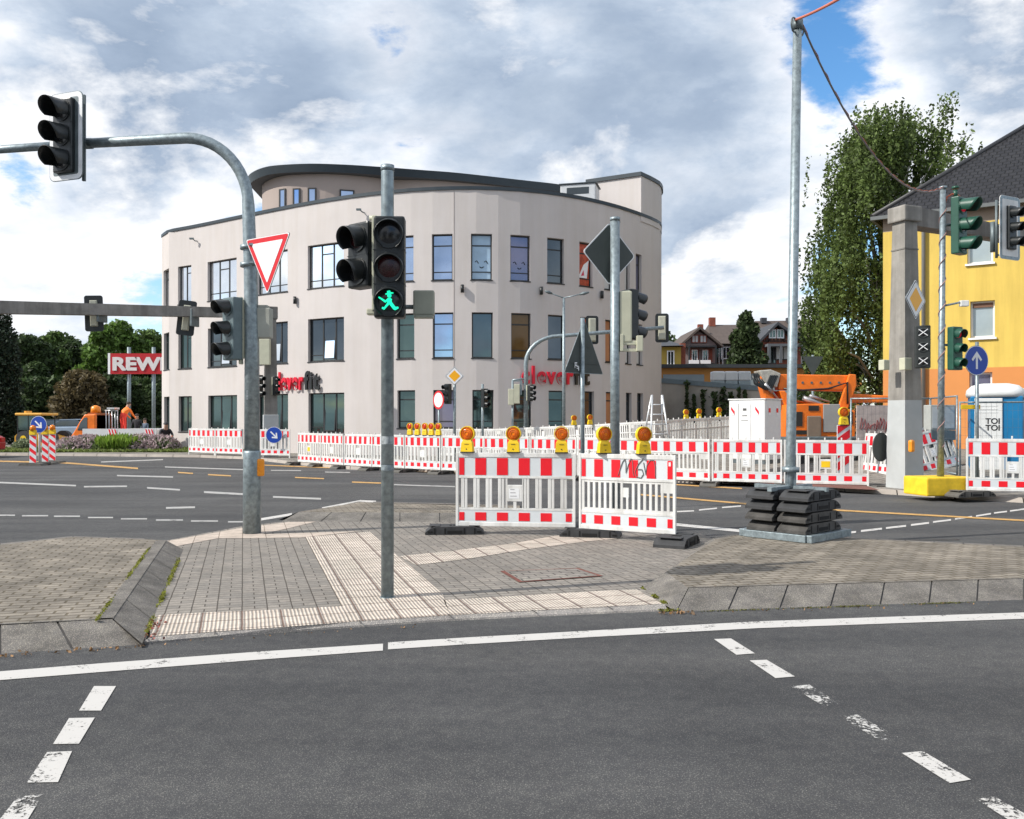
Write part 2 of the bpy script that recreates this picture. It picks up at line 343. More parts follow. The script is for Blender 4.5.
def sheet(name, pts, m, z=None, thick=None):
    """flat polygon (3-D points) as one n-gon, optional skirt down to thick"""
    mb = MB(); P = [Vector(p) for p in pts]; n = len(P)
    mb.add(P, [tuple(range(n))])
    if thick is not None:
        B = [Vector((p.x, p.y, thick)) for p in P]
        for i in range(n): mb.quad(P[i], P[(i+1)%n], B[(i+1)%n], B[i])
    o = mb.build(name, m, fix=False)
    bm = bmesh.new(); bm.from_mesh(o.data); bmesh.ops.triangulate(bm, faces=[f for f in bm.faces if len(f.verts) > 4]); bmesh.ops.recalc_face_normals(bm, faces=bm.faces[:])
    for f in bm.faces:
        if abs(f.normal.z) > .5 and f.normal.z < 0: f.normal_flip()
    bm.to_mesh(o.data); bm.free()
    return struct(o)
g = MB(); g.add([(-600,-60,0),(600,-60,0),(600,900,0),(-600,900,0)], [(0,1,2,3)]); struct(g.build('road', ASPH, fix=False))
PZ = .03; IZ = .12
front = [(142,644),(215,638),(290,632),(370,626.5),(450,621),(530,617),(610,613.5),(667,611)]
inner = [(150,637),(215,632),(290,627),(350,622),(450,615.4),(539,610.6),(610,606.7),(664.7,604)]
# dropped kerb strip in front of the refuge
k = MB()
for i in range(len(front)-1):
    a, b_ = G(*front[i], 0), G(*front[i+1], 0); c, d = G(*inner[i+1], PZ+.006), G(*inner[i], PZ+.006)
    a2, b2 = G(front[i][0], front[i][1]-1.8, .013), G(front[i+1][0], front[i+1][1]-1.8, .013)
    k.quad(a, b_, b2, a2); k.quad(a2, b2, c, d)
    k.box(-.003, .003, -.001, .12, -.001, .003, 1, Matrix.Translation(Vector(((a2+d)/2).xy[:]+(PZ+.006,)))@Matrix.Rotation(ANG, 4, 'Z')@Matrix.Translation((0,-.06,0)))
KERBL = ground_mat('pale_kerb_stone', 'asphalt', (.24,.22,.20), (.40,.375,.345), grime=.2, var_scale=3, bump=.4)
struct(k.build('dropped_kerb', [KERBL, mat('joint', (.05,.045,.04))], fix=False))
paveout = [G(u, v, PZ) for u, v in inner] + [G(645,588,PZ), G(692,553,PZ), G(716,540,PZ), G(700,533.5,PZ), G(600,528,PZ), G(470,521,PZ), G(314,518.5,PZ), G(289,520.8,PZ), G(240,526.5,PZ), G(166,540.5,PZ), G(150,600,PZ)]
sheet('refuge_pavement', paveout, PAVER, thick=0.0)
e = .004
def lay(name, px, m, z=PZ, n=1): return sheet(name, [G(u, v, z+e*n) for u, v in px], m)
lay('tactile_paving', [(151,636.5),(215,631.5),(290,626.5),(350,621.7),(342,606),(290,609),(215,612),(157,615)], TACT)
lay('tactile_paving', [(350.3,621.6),(450,615),(443,594),(369.7,531.5),(305.5,537)], TACT)
lay('tactile_paving', [(450.5,615),(539,610.2),(610,606.3),(663,603.8),(636.6,589.5),(610,590.3),(530,595),(443.5,600)], TACT)
lay('tactile_paving', [(399,556),(450,551),(512,543.5),(556,535.5),(640,531),(665,534),(590,541),(528,549),(466,559),(416,565)], TACT)
lay('cream_paving', [(169,547.5),(217.5,538.3),(300,537.5),(360,531.3),(262,534.2),(289,528),(316,521.5),(289,522),(240,528),(168,541)], SMOOTH)
# cable-shaft cover in the paving
cv = [G(500,571.6,PZ), G(578,568.6,PZ), G(603,576.5,PZ), G(519,583,PZ)]
RUST = mat('rusty_iron', (.16,.055,.04), .8, .2, .3, 14)
sc_ = sheet('shaft_frame', [p+Vector((0,0,2*e)) for p in cv], RUST); 
cc = sum(cv, Vector())/4
sheet('shaft_cover', [cc+(p-cc)*.90+Vector((0,0,2.3*e)) for p in cv], ground_mat('shaft_infill', 'brick', (.25,.23,.2), (.22,.2,.18), ANG, .2, .1, .008))

def island(name, top, skirt, kerbmat, topmat):
    """raised island: top polygon at IZ, and quads of sloping kerb (top edge, foot edge)"""
    sheet(name, [G(u, v, IZ) for u, v in top], topmat)
    k = MB()
    for (t0, t1, f0, f1, fz, n) in skirt:
        A, B, C, D = G(*t0, IZ), G(*t1, IZ), G(*f1, fz), G(*f0, fz)
        nn = max(1, n); LL = (B-A).length
        for i in range(nn):
            s0, s1 = i/nn, (i+1)/nn; gp = .0075/LL if n > 1 else 0
            k.quad(A.lerp(B, s0+gp), A.lerp(B, s1-gp), D.lerp(C, s1-gp), D.lerp(C, s0+gp))
            # flat top band of the stone
            cen = Vector((0,0,0))
        dn = Vector((0,0,-.008))
        k.quad(A+dn, B+dn, C+dn, D+dn, 1)
        k.quad(D, C, Vector((C.x,C.y,-.01)), Vector((D.x,D.y,-.01)), 1)
    return struct(k.build(name+'_kerb', [kerbmat, mat('joint', (.05,.045,.04))], fix=False))
island('left_island', [(113,619),(60,621.5),(0,624.3),(-300,640),(-300,565),(0,545),(73,537),(145,539.3),(166.5,540.5)],
       [((113,619),(0,624.3),(142,644.5),(0,654),0,2), ((0,624.3),(-300,640),(0,654),(-300,674),0,3), ((166.5,540.5),(113,619),(183.5,549.5),(142,644),PZ,6),
        ((0,545),(-300,565),(0,543.5),(-300,562),0,3), ((73,537),(0,545),(73,536),(0,543.5),0,2), ((145,539.3),(73,537),(145,538.3),(73,536),0,2)], KERB, MOSSP)
# flat coping band of the left island's kerb stones and the paler strip behind
def coping(name, a, b_, w, side, z, n, m=KERB):
    k = MB(); A, B = G(*a, z), G(*b_, z); d = (B-A).normalized(); nrm = Vector((-d.y, d.x, 0))*side
    L = (B-A).length
    for i in range(n):
        s0 = A+d*(L*i/n+.004); s1 = A+d*(L*(i+1)/n-.004); o = Vector((0,0,e))
        k.quad(s0+o, s1+o, s1+nrm*w+o, s0+nrm*w+o)
    return struct(k.build(name, m, fix=False))
coping('kerb_coping', (113,619), (166.5,540.5), .12, 1, IZ, 6)
coping('kerb_coping', (-300,640), (113,619), .03, 1, IZ, 6)
island('right_island', [(688,588),(1024,578.7),(1400,570),(1400,566),(1024,547),(850,538.5),(735,535.5),(716,539),(666,572)],
       [((688,588),(1024,578.7),(676,611.5),(1024,599.5),0,7), ((1024,578.7),(1400,570),(1024,599.5),(1400,588),0,7), ((666,572),(688,588),(642,588),(665,605),PZ,1),
        ((716,539),(666,572),(713,537.5),(646,586),PZ,5), ((1024,547),(850,538.5),(1024,545.5),(850,537.5),0,6), ((850,538.5),(735,535.5),(850,537.5),(735,534.5),0,5), ((735,535.5),(716,539),(735,534.5),(713,537.5),0,1)], KERB, MOSSP)
coping('kerb_coping', (688,588), (1024,578.7), .025, 1, IZ, 7)
k = MB(); k.add([G(688,588,IZ), G(665,605,PZ), G(676,611.5,0)], [(0,1,2)]); struct(k.build('kerb_corner', KERB, fix=False))
island('rear_island', [(298,512),(400,512.5),(520,513.5),(520,506),(455,505),(373,502.5),(362,501.8)],
       [((298,512),(400,512.5),(281,521.5),(400,522),PZ,3), ((400,512.5),(520,513.5),(400,522),(520,523),PZ,3), ((362,501.8),(298,512),(358,501.3),(278,520),0,4), ((520,506),(373,502.5),(520,505),(373,501.5),0,4)], KERB, MOSSP)
# ---------------------------------------------------------------- painted markings
def marks(name, quads, m, n=1):
    k = MB()
    for q in quads:
        P = [G(u, v, e*n) for u, v in q]; k.add(P, [tuple(range(len(P)))])
    o = k.build(name, m, fix=False); 
    bm = bmesh.new(); bm.from_mesh(o.data)
    for f in bm.faces:
        f.normal_update()
        if f.normal.z < 0: f.normal_flip()
    bm.to_mesh(o.data); bm.free(); return struct(o)
def strip(pts):  # (u, v_top, v_bottom)
    return [[(a[0],a[1]),(b[0],b[1]),(b[0],b[2]),(a[0],a[2])] for a, b in zip(pts, pts[1:])]
marks('edge_line', strip([(-900,730,766),(-200,683,697),(0,671.3,680),(100,663.3,672),(260,651.5,659.5),(383,643.6,650.5)])+strip([(388,642.3,649.3),(470,637.2,644),(600,630,636.5),(760,621.2,628),(900,616.4,623),(1024,612.4,618.7),(1300,605,611)]), LINEW)
marks('crossing_dashes', [[(94,686),(116,686),(101,710.5),(79,710.5)],[(69,718),(94.7,717.5),(79,743.5),(53,744)]], LINEW)
marks('worn_crossing_dashes', [[(47,752),(72,751),(58,782),(27,782.5)],[(18,796),(43,794.5),(20,832),(-12,834)],[(901.7,752.9),(923,751),(971,779.5),(949.7,783)],[(975.7,799),(994,796.2),(1040,822),(1022,828)]], LINEW1)
marks('crossing_dashes', [[(714,639),(731,638.4),(755,653.3),(736.4,654.7)],[(749.6,660.4),(766.6,659.7),(795,676.4),(775.5,678)]], LINEW)
marks('very_worn_crossing_dashes', [[(790.5,686),(809.3,684.6),(840.6,703.8),(823.5,706)],[(839.5,716.6),(857.3,714.5),(900,738),(880.4,740.8)]], LINEW2)
def seg(u0, u1, v0, v1=None, w=1.3): v1 = v0 if v1 is None else v1; return [(u0,v0-w/2),(u1,v1-w/2),(u1,v1+w/2),(u0,v0+w/2)]
marks('lane_dashes', [seg(-40,-14,514.5),seg(-8,15,515.2),seg(22,48,515.7),seg(54,80,516.2),seg(88,113,517.5),seg(121,147,518.8),seg(156,183,520),seg(191,218,521),seg(228,246,521.8),
    seg(166,195,507.9,507.2,1.8),seg(147,180,487.8,489.8,1.6),seg(204,246,492,494.3,1.9),seg(-60,76,480,485.6,1.5),seg(84,127,486.7,486.2,1.4),seg(117,173,475.5,477,1.3),seg(165,244,466.9,469.6,1),seg(101,163,462,459.6,1),
    seg(273,321,496.8,498.8,1.7),seg(392,455,484.6,486.6,1.0),seg(271,301,470.3,470.6,.8),seg(325,350,472,472.4,.8)], worn('faded_road_paint', (.36,.355,.34), .66))
marks('refuge_edge_line', [seg(250,292,521.2,514.2,2.4)]+[seg(322,361,508.4,501,2.2),seg(361,376,501,501.6,1.8),seg(650,745,521.8,531.3,2.6)], LINEW)
marks('right_lane_dashes', [seg(677,694,511.6,510.8),seg(699,717,510,508.2),seg(722,741,507.5,506),seg(846,856,533,531.8,1.9),seg(861,882,531,528.6,1.9),seg(886,906,528,525.8,1.8),seg(911,929,525,522.8,1.8),seg(933,951,522,519.8,1.6),seg(955,972,519,516.6,1.5),seg(976,991,516,513.6,1.5),seg(994,1007,513,511.4,1.4),seg(1010,1026,511,508.8,1.4),seg(1030,1050,508,505,1.3)], LINEW)
marks('orange_guide_line', [seg(-60,60,460,462.4,1.3),seg(60,138,462.4,468.4,1.5),seg(178,193,472.4,473.4,1.2),seg(208,231,474.6,475.8,1.2),seg(262,394,465,470.4,.9),seg(394,452,470.4,472.6,1.1),seg(295,324,477.4,478.6,1.1),seg(352,384,482,483.2,1.2),
    seg(452,560,472.8,477.6,1.2),seg(560,677,477.6,484.6,1.2),seg(677,742,484.6,488.4,1.2),seg(640,745,494.5,503.6,1.4),seg(745,842,503.6,510.4,1.4),seg(842,1024,510.4,520.4,1.5),seg(1024,1200,520.4,530,1.6)], LINEO, 2)
# skid marks and sealed cracks
SEAL = mat('bitumen_seal', (.025,.025,.027), .5, 0, .2, 9)
marks('sealed_cracks', [seg(820,960,540.3,539.6,.7),seg(358,372,477,481,.5),seg(380,410,476,483,.5)], SEAL)
# ---------------------------------------------------------------- far footways
farline = [(-400,455),(-60,455),(120,456.5),(200,457.5),(250,459.5),(298,465),(350,469.5),(450,473),(560,477.5),(690,483),(745,484.5),(845,491.5),(955,498.8),(1024,503),(1500,532)]
KZ = .10
fl = [G(u, v, 0) for u, v in farline]; ft = [p+Vector((.0,.10,KZ)) for p in fl]
k = MB()
for i in range(len(fl)-1):
    n_ = max(1, int((fl[i+1]-fl[i]).length/1.0))
    for j in range(n_):
        a, b_ = fl[i].lerp(fl[i+1], (j+.01)/n_), fl[i].lerp(fl[i+1], (j+.99)/n_)
        o1 = Vector((0,.03,KZ)); o2 = Vector((0,.18,KZ))
        k.quad(a, b_, b_+o1, a+o1); k.quad(a+o1, b_+o1, b_+o2, a+o2)
struct(k.build('far_kerb', mat('far_kerb_stone', (.38,.34,.30), .85, 0, .15, 2), fix=False))
# footway ground: near strip flat, then rising gently to the back on the right
k = MB()
for i in range(len(fl)-1):
    a, b_ = fl[i]+Vector((0,.18,KZ-.001)), fl[i+1]+Vector((0,.18,KZ-.001))
    rise = lambda p: .35 if p.x > 4 else (0 if p.x < 1 else .35*(p.x-1)/3)
    a0, b0 = Vector((a.x*1.05, a.y+1.6, KZ-.001)), Vector((b_.x*1.05, b_.y+1.6, KZ-.001))
    a1, b1 = Vector((a.x*1.15, a.y+5, KZ+rise(a))), Vector((b_.x*1.15, b_.y+5, KZ+rise(b_)))
    a2, b2 = Vector((a.x*4, a.y+150, KZ+rise(a)*4)), Vector((b_.x*4, b_.y+150, KZ+rise(b_)*4))
    k.quad(a, b_, b0, a0, 0); k.quad(a0, b0, b1, a1, 0); k.quad(a1, b1, b2, a2, 0)
struct(k.build('far_footway', FARP, fix=False))
lay('cycle_path', [(690,480.5),(745,482),(845,488.5),(880,490),(860,484),(745,477),(690,475.5)], REDP, KZ+.003)
# ================================================================ builders: signals
def visor_mb(r=.105, L=.2, arc=250, droop=.03, mi=0, flare=1.0):
    mb = MB(); n = 22; vs = []; fs = []; rows = 4
    for j in range(rows+1):
        f = j/rows
        for i in range(n+1):
            t = R(90-arc/2+arc*i/n); side = abs(i/n-.5)*2
            y = -L*f*(1-.42*side**2.6)
            for rr in (r, r-.006): vs.append((rr*math.cos(t), y, rr*math.sin(t)*1.0-droop*f))
    W = 2*(n+1)
    for j in range(rows):
        for i in range(n):
            a = j*W+2*i
            fs += [(a, a+2, a+2+W, a+W), (a+1, a+1+W, a+3+W, a+3)]
    for i in range(n): a = rows*W+2*i; fs.append((a, a+2, a+3, a+1))
    mb.add(vs, fs, mi, True); return mb
def walking_man(s=.062):
    """green walking figure as outline polygons (x, z)"""
    body = [(-.05,.18),(.15,.20),(.22,.02),(.30,-.20),(.62,-.62),(.86,-.60),(.92,-.74),(.60,-.92),(.42,-.86),(.05,-.38),(-.18,-.62),(-.42,-.90),(-.66,-.78),(-.60,-.62),(-.44,-.66),(-.18,-.30),(-.12,-.02)]
    arm = [(-.06,.20),(-.30,-.02),(-.70,.22),(-.92,.34),(-.96,.20),(-.70,.04),(-.34,-.24),(-.02,.0)]
    arm2 = [(.12,.20),(.30,.10),(.26,-.04),(.10,-.02)]
    head = [(.05+.2*math.cos(t), .42+.2*math.sin(t)) for t in [2*math.pi*k/12 for k in range(12)]]
    hat = [(-.30,.50),(.42,.62),(.44,.70),(.18,.74),(.10,.90),(-.16,.84),(-.16,.66),(-.32,.60)]
    return [[(a*s, b*s) for a, b in p] for p in (body, arm, arm2, head, hat)]
def signal_head(parent, loc, yaw, lamps=3, r=.1, pitch=.285, col=BLACKP, vis=None, vlen=.2, board=None, lit=None, lens=None, thin=False, back=None, arc=250, name='signal_head', tape=False, depth=.15, halfw=.135, bw=.30, bh=.62):
    hw = halfw; hh = pitch*lamps/2
    mb = MB(); 
    for i in range(lamps):
        z = hh-pitch*(i+.5)
        if i == 0: mb.box(-hw, hw, -depth/2, depth/2, -hh, hh, 0, bev=.022)
        if i: mb.box(-hw-.002, hw+.002, -depth/2-.002, depth/2+.002, z+pitch/2-.004, z+pitch/2+.002, 0)
        mb.ring((0, z), r*.98, r*1.14, -depth/2-.012, -depth/2+.004, 26)
        mb.ring((0, z), r*.60, r*.98, -depth/2-.006, -depth/2+.003, 26)
    if back is not None: mb.box(-hw*.86, hw*.86, depth/2-.002, depth/2+.05, -hh+.02, hh-.02, 1, bev=.02)
    o = mb.build(name, [col, back or col], parent, loc, yaw)
    for i in range(lamps):
        z = hh-pitch*(i+.5); lm = MB()
        vs = [(0,-depth/2-.018,0)]; n = 22
        for q in (.55, 1.0):
            for k in range(n): t = 2*math.pi*k/n; vs.append((r*.97*q*math.cos(t), -depth/2-.018+.016*q*q, r*.97*q*math.sin(t)))
        fs = [(0, 1+k, 1+(k+1)%n) for k in range(n)]+[(1+k, 1+n+k, 1+n+(k+1)%n, 1+(k+1)%n) for k in range(n)]
        lm.add(vs, fs, 0, True)
        lm.build('lens', [(lens or [LENS]*lamps)[i]], o, (0,0,z))
        if lit == i:
            mm = MB()
            for p in walking_man(.092): mm.prism(p, -depth/2-.026, -depth/2-.022)
            mm.build('walking_figure', GREENLIT, o, (0,0,z))
        visor_mb(r*1.05, vlen, arc).build('visor', vis or col, o, (0,-depth/2,z+.003))
        if tape:
            tp = MB()
            for a in (38, -38): tp.box(-.11,.11,-depth/2-.032,-depth/2-.028,-.008,.008,0,Matrix.Translation((0,-.008 if a<0 else 0,0))@Matrix.Rotation(R(a),4,'Y'))
            tp.build('tape_cross', WHITES, o, (0,0,z))
    if board:
        b = MB(); W2, H2, rc = bw, bh, .09
        def rr(w, h, c):
            P = []
            for cx, cz, a0 in ((w-c,h-c,0),(-w+c,h-c,90),(-w+c,-h+c,180),(w-c,-h+c,270)):
                for k in range(6): t = R(a0+18*k); P.append((cx+c*math.cos(t), cz+c*math.sin(t)))
            return P
        b.prism(rr(W2,H2,rc), .0, .012, mi=1); b.prism(rr(W2-.008,H2-.008,rc), -.003, -.0005, mi=0)
        b.prism(rr(W2-.075,H2-.075,.03), -.006, -.0035, mi=1)
        b.build('backboard', board, o)
    return o
def bracket(parent, a, b, r=.018, m=None, name='bracket'):
    return MB().tube([a, b], r, 8).build(name, m or GALV_D, parent)
def pole_mb(h, r, top=None, base=True, n=20):
    mb = MB().tube([(0,0,0),(0,0,h)], [r, top or r], n)
    mb.disc((0,0), (top or r)+.006, 0, .04, 20, 0, None, Matrix.Translation((0,0,h))@Matrix.Rotation(R(90),4,'X')@Matrix.Translation((0,0,0)))
    if base: mb.tube([(0,0,0),(0,0,.012)], r+.035, n)
    return mb

# ---------------- pedestrian signal post in the middle
b = G(387.5, 597.5, PZ); D = b.y
ps = thing('pedestrian_signal', 'galvanised post in the foreground with a lit green walking figure', 'traffic light', b)
pm = MB().tube([(0,0,0),(0,0,3.74),(0,0,3.78)], [.056,.056,.056], 24); pm.tube([(0,0,3.75),(0,0,3.80)], .060, 24); pm.tube([(0,0,0),(0,0,.008)], .066, 24)
pm.build('pole', GALV, ps)
L = lambda u, v, Y, base: at(u, v, Y)-base
h1 = signal_head(ps, L(390, 268, D-.16, b), R(2), 3, r=.118, pitch=.29, vlen=.085, lit=2, arc=300, lens=[LENS, LENSR, LENS], halfw=.132)
h2 = signal_head(ps, L(364, 256, D-.02, b), R(-40), 2, r=.105, pitch=.285, vlen=.165, arc=265, lens=[LENSR, LENS])
MB().box(-.02,.02,-.03,.03,-.44,.40,0,bev=.008).build('mounting_rail', BEIGEP, ps, L(374.5, 262, D-.12, b))
bm_ = MB(); bm_.tube([(-.1,0,.38),(.0,0,.38)], .022, 8); bm_.box(-.12,-.02,-.05,.05,-.46,-.41,0,bev=.01); bm_.box(-.05,.05,-.02,.06,-.44,-.40,0,bev=.01)
bm_.build('bracket', BEIGEP, ps, L(381, 262, D-.1, b))
bx = thing('x', None, None) if False else None
m1 = MB().box(-.092,.092,-.05,.05,-.095,.125,0,bev=.015); m1.box(-.085,.085,-.055,.045,-.118,-.095,0,bev=.006)
for i in range(3): m1.disc((-.05+.05*i, -.107), .013, -.06, -.05, 10)
m1.build('detector_box', mat('grey_green_box', (.30,.31,.25), .55, 0, .08, 8), ps, L(424, 305, D, b))
MB().tube([(0,0,0),(-.24,0,0)], .02, 10).build('detector_arm', GALV_D, ps, L(414, 307, D, b))

for z_, s_, mt in ((1.35,.05,'faded_sticker'),(1.12,.035,'old_sticker')):
    MB().tube([(0,0,z_),(0,0,z_+s_*1.4)], .0575, 24, cap=False).build('sticker', mat(mt, (.20,.24,.26) if mt == 'old_sticker' else (.30,.33,.34), .7, 0, .5, 30), ps)
MB().tube([(0,0,-.002),(0,0,.003)], .10, 24).build('mortar_collar', CONC_D, ps)
# ---------------- left signal mast with curved arm
b = G(252, 533, PZ+.004); D = b.y
mm = thing('signal_mast', 'tall thick mast at left with curved arm, give way sign and backed signal', 'traffic light', b)
zt = zat(140.5, D)
MB().tube([(0,0,0),(0,0,zat(455,D)),(0,0,zat(453,D))], [.122,.118,.108], 28).build('mast_base', GALV, mm)
arc_c = zt-.93; pts = [(0,0,zat(455,D)-.02),(0,0,2.6),(-.02,0,3.6),(-.05,0,arc_c)]
for k in range(1, 13):
    t = R(90*k/12); pts.append((-.05-.85*(1-math.cos(t)), -.0, arc_c+.93*math.sin(t)))
endp = Vector(pts[-1]); tgt = at(85, 143.5, D+.25)-b
pts += [tuple(endp.lerp(tgt, .5)), tuple(tgt)]
rr = [.104,.098,.090,.084]+[.076]*12+[.070,.066]
MB().tube(pts, rr, 24).build('pole', GALV, mm)
tip = at(-70, 154, D+.6)-b
MB().tube([tuple(tgt), tuple(at(0,149.5,D+.4)-b), tuple(tip)], [.058,.056,.054], 20).build('arm_extension', GALV, mm)
MB().tube([tuple(tgt+Vector((.10,0,0))), tuple(tgt+Vector((-.12,0,-.005)))], .074, 20).build('arm_collar', GALV_D, mm)
h3 = signal_head(mm, L(66, 136.5, D+.12, b), R(-20), 3, r=.135, pitch=.34, vlen=.30, board=[WHITES, GALV_D], bw=.30, bh=.61, col=BLACKP, halfw=.165)
rl = MB().box(-.02,.02,-.02,.02,-.60,.60); rl.build('mounting_rail', GALV_D, mm, L(84, 138, D+.18, b))
bracket(mm, L(81,143,D+.2,b), L(95,143.5,D+.25,b), .045)
MB().box(-.05,.05,-.094,-.088,-.07,.06,0).build('sticker', mat('faded_sticker', (.48,.50,.50), .7, 0, .3, 20), mm, L(250.5, 395, D, b), R(10))
# give way sign
gw = MB(); S = .45
def rounded(poly, c, n=5):
    out = []
    for i, p in enumerate(poly):
        p = Vector(p); a = Vector(poly[i-1]); q = Vector(poly[(i+1) % len(poly)]); d1 = (a-p).normalized(); d2 = (q-p).normalized()
        s0 = p+d1*c; s1 = p+d2*c
        for k in range(n+1):
            f = k/n; out.append(tuple((s0*(1-f)+p*f)*(1-f)+(p*(1-f)+s1*f)*f))
    return out
tri = lambda s: [(-s, s*.577), (s, s*.577), (0, -s*1.1547)]
gw.prism(rounded(tri(.45), .05), .004, .012, mi=2); gw.prism(rounded(tri(.445), .05), 0, .0035, mi=0); gw.prism(rounded(tri(.425), .045), -.003, -.0004, mi=1); gw.prism(rounded(tri(.315), .02), -.006, -.0034, mi=0)
gw.build('give_way_sign', [WHITES, REDSIGN, GALV_D], mm, L(267.3, 255.5, D-.40, b), R(-35))
for z_ in (0, .24): MB().tube([(0,0,-.03),(0,0,.03)], .105, 20).box(.08,.14,-.24,.02,-.015,.015).build('clamp', GALV, mm, L(248, 265, D, b)+Vector((0,0,z_)))
h4 = signal_head(mm, L(232.5, 329, D-.05, b), R(-40), 3, r=.1, pitch=.285, vlen=.22, back=BEIGEP, col=mat('blue_grey_housing', (.10,.14,.15), .4, 0, .2, 6), vis=BLACKP, lens=[LENS]*3)
MB().box(-.02,.02,-.05,.05,-.47,.45,0,bev=.01).build('mounting_rail', BEIGEP, mm, L(241, 330, D-.02, b))
MB().box(-.09,.10,-.08,.08,-.21,.20,0,bev=.015).box(-.07,.05,-.07,.07,.20,.24).build('junction_box', mat('grey_box', (.33,.34,.30), .6, 0, .1, 6), mm, L(264.5, 323, D+.05, b))
MB().box(-.055,.055,-.03,.03,-.12,.12,0,bev=.03).tube([(0,-.03,-.01),(0,-.045,-.01)], .03, 16).build('push_button', mat('orange_push_button', (.80,.28,.01), .4), mm, L(260.3, 467.5, D-.03, b), R(35))

# ---------------- sign post with diamond back and side-on signal
Y1 = 12.35; b = Vector((xat(615,Y1), Y1, PZ)); 
sp1 = thing('sign_post', 'galvanised post behind the barrier with the back of a diamond sign', 'sign post', b)
MB().tube([(0,0,0),(0,0,zat(219,Y1)-PZ)], .066, 22).tube([(0,0,zat(221,Y1)-PZ),(0,0,zat(217.5,Y1)-PZ)], .071, 22).tube([(0,0,0),(0,0,.01)], .09, 22).build('pole', GALV, sp1)
sq = lambda s: [(0, s), (s, 0), (0, -s), (-s, 0)]
dm = MB(); dm.prism(rounded(sq(.445), .05), -.012, -.004, mi=0); dm.prism(rounded(sq(.425), .05), -.016, -.012, mi=1)
dm.build('diamond_sign', [WHITES, SIGNBACK], sp1, L(609, 254, Y1+.1, b), R(28))
h5 = signal_head(sp1, L(630, 315, Y1+.18, b), R(125), 3, r=.1, pitch=.24, vlen=.2, back=BEIGEP, col=BLACKP, halfw=.11)
MB().box(-.085,.085,-.06,.06,-.36,.36,0,bev=.02).build('signal_housing_back', BEIGEP, sp1, L(625.5, 317, Y1+.02, b))
MB().box(-.13,.2,-.03,.03,-.03,.03,0,bev=.008).box(-.13,-.08,-.05,.05,-.12,.12,0,bev=.01).box(.10,.19,-.06,.06,-.12,.10,0,bev=.01).box(-.1,.15,-.02,.04,-.12,-.08).build('bracket', BEIGEP, sp1, L(629, 343, Y1, b))

# ---------------- give way sign seen from behind (upright triangle)
Y2 = 15.5; b = Vector((xat(582.5,Y2), Y2, 0.0))
sp2 = thing('sign_post', 'thin post with the dark back of a triangular warning sign beside the diamond one', 'sign post', b)
MB().tube([(0,0,0),(0,0,zat(318,Y2))], .038, 16).build('pole', GALV, sp2)
tm = MB(); T = [(-.5,-.47),(.5,-.47),(0,.50)]; tm.prism(rounded(T, .04), .0, .006, mi=0); tm.prism(rounded([(a*.97, b_*.97-.005) for a, b_ in T], .04), -.004, -.0005, mi=1)
tm.box(-.34,.34,-.012,-.004,-.30,-.28,1).box(-.15,.15,-.012,-.004,0,.02,1)
tm.build('triangular_sign', [GALV, SIGNBACK], sp2, L(584, 347, Y2+.06, b), R(42))
st = MB()
for q in ([-.25,-.19,-.30,-.28],[-.25,-.235,-.38,-.28],[-.25,-.19,-.34,-.32],[-.2,-.14,-.36,-.34],[-.16,-.14,-.42,-.34],[-.2,-.16,-.39,-.375]): st.box(q[0], q[1], -.014, -.011, q[2], q[3])
st.build('sticker', WHITES, sp2, L(584, 347, Y2+.045, b), R(42))

# ---------------- tall temporary mast weighted with rubber feet
Pa, Pb, Pc = G(742,537.5,IZ), G(807,542,IZ), G(847,534.5,IZ)
ctr = (Pa+Pc)/2; yaw = math.atan2((Pc-Pb).y, (Pc-Pb).x)
tmst = thing('temporary_mast', 'very tall leaning steel mast on a square frame loaded with rubber feet', 'mast', ctr, yaw)
fr = MB()
for y in (-.46,-.14,.14,.46): fr.box(-.50,.50,y-.035,y+.035,.002,.092,0,bev=.006) if abs(y) > .3 else fr.box(-.46,.46,y-.02,y+.02,.004,.03)
for x in (-.49,.49): fr.box(x-.035,x+.035,-.425,.425,.003,.090,0,bev=.006)
fr.build('base_frame', GALV, tmst)
Rz = Matrix.Rotation(-yaw, 4, 'Z')
def loc_in(p): return Rz @ (p-ctr)
pb = at(790, 520, ctr.y+.05); pt = at(797.5, 21, ctr.y+.05)
pb.z = IZ+.02
MB().tube([loc_in(pb), loc_in(at(790.8,452,ctr.y+.05)), loc_in(pt)], [.062,.062,.055], 20).build('pole', GALV, tmst)
slv = MB().tube([loc_in(at(790.3,510,ctr.y+.05)), loc_in(at(790.8,466,ctr.y+.05))], .078, 4, smooth=False); slv.tube([loc_in(at(790.6,472,ctr.y+.05)), loc_in(at(790.7,467,ctr.y+.05))], .11, 16)
slv.build('sleeve', GALV, tmst)
br = MB(); c0 = loc_in(at(790.3,500,ctr.y+.05))
for a in range(4):
    t = R(45+90*a); br.tube([(c0.x, c0.y, .85*0+c0.z-.12), (c0.x+.5*math.cos(t), c0.y+.5*math.sin(t), .05)], .028, 8)
c1 = loc_in(at(790.5,487,ctr.y+.05)); br.box(c1.x-.03,c1.x+.03,c1.y-.5,c1.y+.5,c1.z-.03,c1.z+.02); br.box(c1.x-.5,c1.x+.5,c1.y-.03,c1.y+.03,c1.z-.03,c1.z+.02)
br.build('brace', GALV, tmst)
hk = MB(); pl = loc_in(at(797.4,26,ctr.y+.05))
for sx_ in (-1, 1):
    hk.tube([pl+Vector((sx_*(.05+.07*math.sin(t)*1.0+.03), 0, .05*1+.09*math.cos(t)-.06)) for t in [R(a) for a in range(-20, 260, 20)]], .011, 8)
hk.tube([pl+Vector((0,0,-.05)), pl+Vector((0,0,.07))], .07, 16)
hk.build('cable_hook', GALV_D, tmst)
